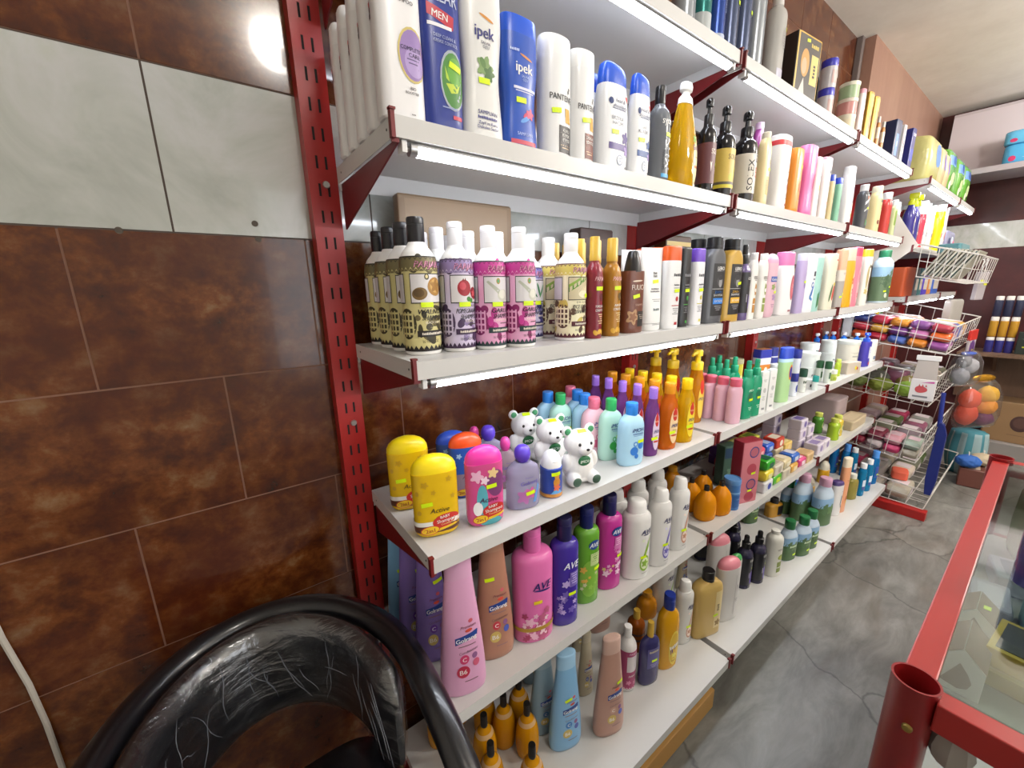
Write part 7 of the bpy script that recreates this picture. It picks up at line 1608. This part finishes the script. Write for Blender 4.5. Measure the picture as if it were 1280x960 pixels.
# ------------------------------------------------------------------ chair
LEATHER = M('#101116', .32, coat=.2); TUBE = M('#0e0e12', .28, coat=.3)
WRAP = bpy.data.materials.new('plastic_wrap'); WRAP.use_nodes = True
nt = WRAP.node_tree; N = nt.nodes; Lk = nt.links; N.remove(N['Principled BSDF'])
tb = N.new('ShaderNodeBsdfTransparent'); gb = N.new('ShaderNodeBsdfGlossy'); gb.inputs['Roughness'].default_value = .12; gb.inputs['Color'].default_value = (.8, .82, .85, 1)
tc = N.new('ShaderNodeTexCoord'); wv = N.new('ShaderNodeTexNoise'); wv.inputs['Scale'].default_value = 6; wv.inputs['Distortion'].default_value = 3; wv.inputs['Detail'].default_value = 6
mp = N.new('ShaderNodeMapping'); mp.inputs['Scale'].default_value = (1, 1, 3)
bp = N.new('ShaderNodeBump'); bp.inputs['Strength'].default_value = .5; bp.inputs['Distance'].default_value = .02
mx = N.new('ShaderNodeMixShader'); mx.inputs['Fac'].default_value = .16
Lk.new(tc.outputs['Object'], mp.inputs['Vector']); Lk.new(mp.outputs['Vector'], wv.inputs['Vector']); Lk.new(wv.outputs['Fac'], bp.inputs['Height']); Lk.new(bp.outputs['Normal'], gb.inputs['Normal'])
Lk.new(tb.outputs[0], mx.inputs[1]); Lk.new(gb.outputs[0], mx.inputs[2]); Lk.new(mx.outputs[0], N['Material Output'].inputs['Surface'])
r = empty('armchair', (-.26, -.36, 0)); cx, cy = -.26, -.36
def hoop(t, rad=.226, back=.29):
    """t from -1 (left arm end) over 0 (middle of the back) to 1 (right arm end), seen from above"""
    s = abs(t); sg = 1 if t > 0 else -1
    if s < .62:
        a = s / .62 * PI / 2; return Vector((sg * rad * math.sin(a), back * math.cos(a), 0))
    return Vector((sg * rad, -(s - .62) / .38 * .27, 0))
pts = []
for i in range(61):
    t = -1 + i / 30; p = hoop(t); s = abs(t); z = .752 - (max(0, s - .62) / .38) ** 2 * .10
    pts.append((p.x, p.y, z))
e0 = [(pts[0][0], pts[0][1] - .03, .56), (pts[0][0] + .0, pts[0][1] - .02, .62)]; e1 = [(pts[-1][0], pts[-1][1] - .02, .62), (pts[-1][0], pts[-1][1] - .03, .56)]
MB().tube([(e0[0][0], e0[0][1], .02)] + e0 + pts + e1 + [(e1[-1][0], e1[-1][1], .02)], .0235, TUBE, 14).build('arm_tube', r, True, 50)
for sx in (-1, 1): MB().tube([(sx * .19, .14, .02), (sx * .19, .15, .70)], .016, TUBE, 12).build('rear_leg', r, True, 50)
def padmesh(off, thick, z0, z1, tmax, name, mat):
    V = []; Fc = []; n = 40; prof = []
    for j in range(16):
        q = 2 * PI * j / 16; prof.append((thick / 2 * math.copysign(abs(math.cos(q)) ** .7, math.cos(q)), (z1 - z0) / 2 * math.copysign(abs(math.sin(q)) ** .7, math.sin(q))))
    for i in range(n + 1):
        t = -tmax + 2 * tmax * i / n; p = hoop(t, .226 - off, .29 - off); p2 = hoop(t, .226 - off + .01, .29 - off + .01)
        d = (p2 - p).normalized() if (p2 - p).length > 1e-6 else Vector((0, 1, 0)); ef = min(1, (1 - abs(t) / tmax) * 9 + .25)
        for a_, b_ in prof:
            q = p + d * a_ * ef; V.append((q.x, q.y, (z0 + z1) / 2 + b_ * (.55 + .45 * ef) - .02 * (abs(t) / tmax) ** 2 - .00 + a_ * .3))
    K = 16
    Fc = [(i * K + j, i * K + (j + 1) % K, (i + 1) * K + (j + 1) % K, (i + 1) * K + j) for i in range(n) for j in range(K)] + [tuple(range(K))[::-1], tuple(range(n * K, (n + 1) * K))]
    return mesh(name, V, Fc, mat, r, smooth=True, ang=60)
padmesh(.045, .05, .565, .765, .66, 'back_pad', LEATHER)
padmesh(.045, .058, .56, .77, .665, 'plastic_cover', WRAP)
# folds of the cling film
m = MB(); rf = random.Random(11)
for k in range(34):
    t = rf.uniform(-.6, .6); t2 = t + rf.uniform(-.14, .14); zA = rf.uniform(.66, .76); zB = rf.uniform(.585, .69); P_ = []
    for q in range(7):
        u = q / 6; tt = t + (t2 - t) * u + .008 * math.sin(u * 7 + k); p = hoop(tt, .226 - .0745, .29 - .0745); P_.append((p.x, p.y, zA + (zB - zA) * u))
    m.tube(P_, [.0002, .0004, .0008, .0005, .0007, .0004, .0002], M('#6c7078', .25), 5)
o = m.build('film_fold', r, True); o['label'] = 'shiny creases of the clear plastic wrap'
V = []; L = Loft(np.array([0, .02, .05, .075, .085]), np.array([.18, .2, .205, .19, .15]), np.array([.18, .2, .205, .19, .15]), [5] * 5)
V, Fc = L.mesh(36); mesh('seat', V, Fc, LEATHER, r, smooth=True, ang=60).location = (0, -.03, .40)
for sx in (-1, 1): MB().tube([(sx * .226, -.28, .42), (sx * .19, .145, .42)], .012, TUBE, 10).build('side_rail', r, True, 50)
tag(r, 'black padded armchair wrapped in clear plastic by the tiled wall', 'armchair')

# white cable down the wall
P_ = [(-.592, -.006, .90), (-.590, -.006, .86), (-.580, -.007, .76), (-.5765, -.007, .67), (-.577, -.007, .56), (-.60, -.007, .40), (-.62, -.007, .2), (-.62, -.01, .02)]
P_ = [(-.66, -.006, 1.02), (-.62, -.006, .95)] + P_
o = MB().tube(P_, .0042, M('#b8b2a8', .5), 8).build('cable', None, True); tag(o, 'white cable hanging down the brown tiled wall', 'cable')

# ------------------------------------------------------------------ light, camera
def area(name, loc, rot, sx, sy, e, col):
    l = bpy.data.lights.new(name, 'AREA'); l.shape = 'RECTANGLE'; l.size = sx; l.size_y = sy; l.energy = e; l.color = col
    o = bpy.data.objects.new(name, l); o.location = loc; o.rotation_euler = rot; COL.objects.link(o); return o
def fill_lamp(loc, e, col, rad=.12):
    l = bpy.data.lights.new('room_fill_lamp', 'POINT'); l.energy = e; l.color = col; l.shadow_soft_size = rad
    o = bpy.data.objects.new('room_fill_lamp', l); o.location = loc; COL.objects.link(o)
for x, y, z, e in ((.246, -1.7, 2.66, 26), (2.3, -1.9, 2.46, 80), (4.0, -1.7, 2.46, 66)): fill_lamp((x, y, z), e, (1, .95, .88))  # unseen point lamps added to brighten ceiling and room; nearest sets the tile highlight
area('shop_window', (1.4, -3.15, 1.5), (PI / 2, 0, 0), 2.4, 1.5, 22, (.86, .93, 1))
w = bpy.data.worlds.new('room_air'); bpy.context.scene.world = w; w.use_nodes = True
w.node_tree.nodes['Background'].inputs['Color'].default_value = (.8, .85, .9, 1); w.node_tree.nodes['Background'].inputs['Strength'].default_value = .05
cam = bpy.data.cameras.new('camera'); co = bpy.data.objects.new('camera', cam); COL.objects.link(co)
cam.sensor_width = 36; cam.sensor_fit = 'HORIZONTAL'; cam.lens = 36 * 500.918 / 1280; cam.clip_start = .02
RT = Vector((0.8032132, -0.5953439, -0.0203516)); DN = Vector((-0.1512594, -0.1707898, -0.9736280)); FW = Vector((0.5761676, 0.7851092, -0.2272320))
co.matrix_world = Matrix(((RT.x, -DN.x, -FW.x, CAM[0]), (RT.y, -DN.y, -FW.y, CAM[1]), (RT.z, -DN.z, -FW.z, CAM[2]), (0, 0, 0, 1)))
sc = bpy.context.scene; sc.camera = co
vs = sc.view_settings; vs.view_transform = 'Standard'; vs.look = 'None'; vs.gamma = 1; vs.use_curve_mapping = False; vs.exposure = 0.0
sc.cycles.use_denoising = True; sc.cycles.max_bounces = 8; sc.cycles.sample_clamp_indirect = 6
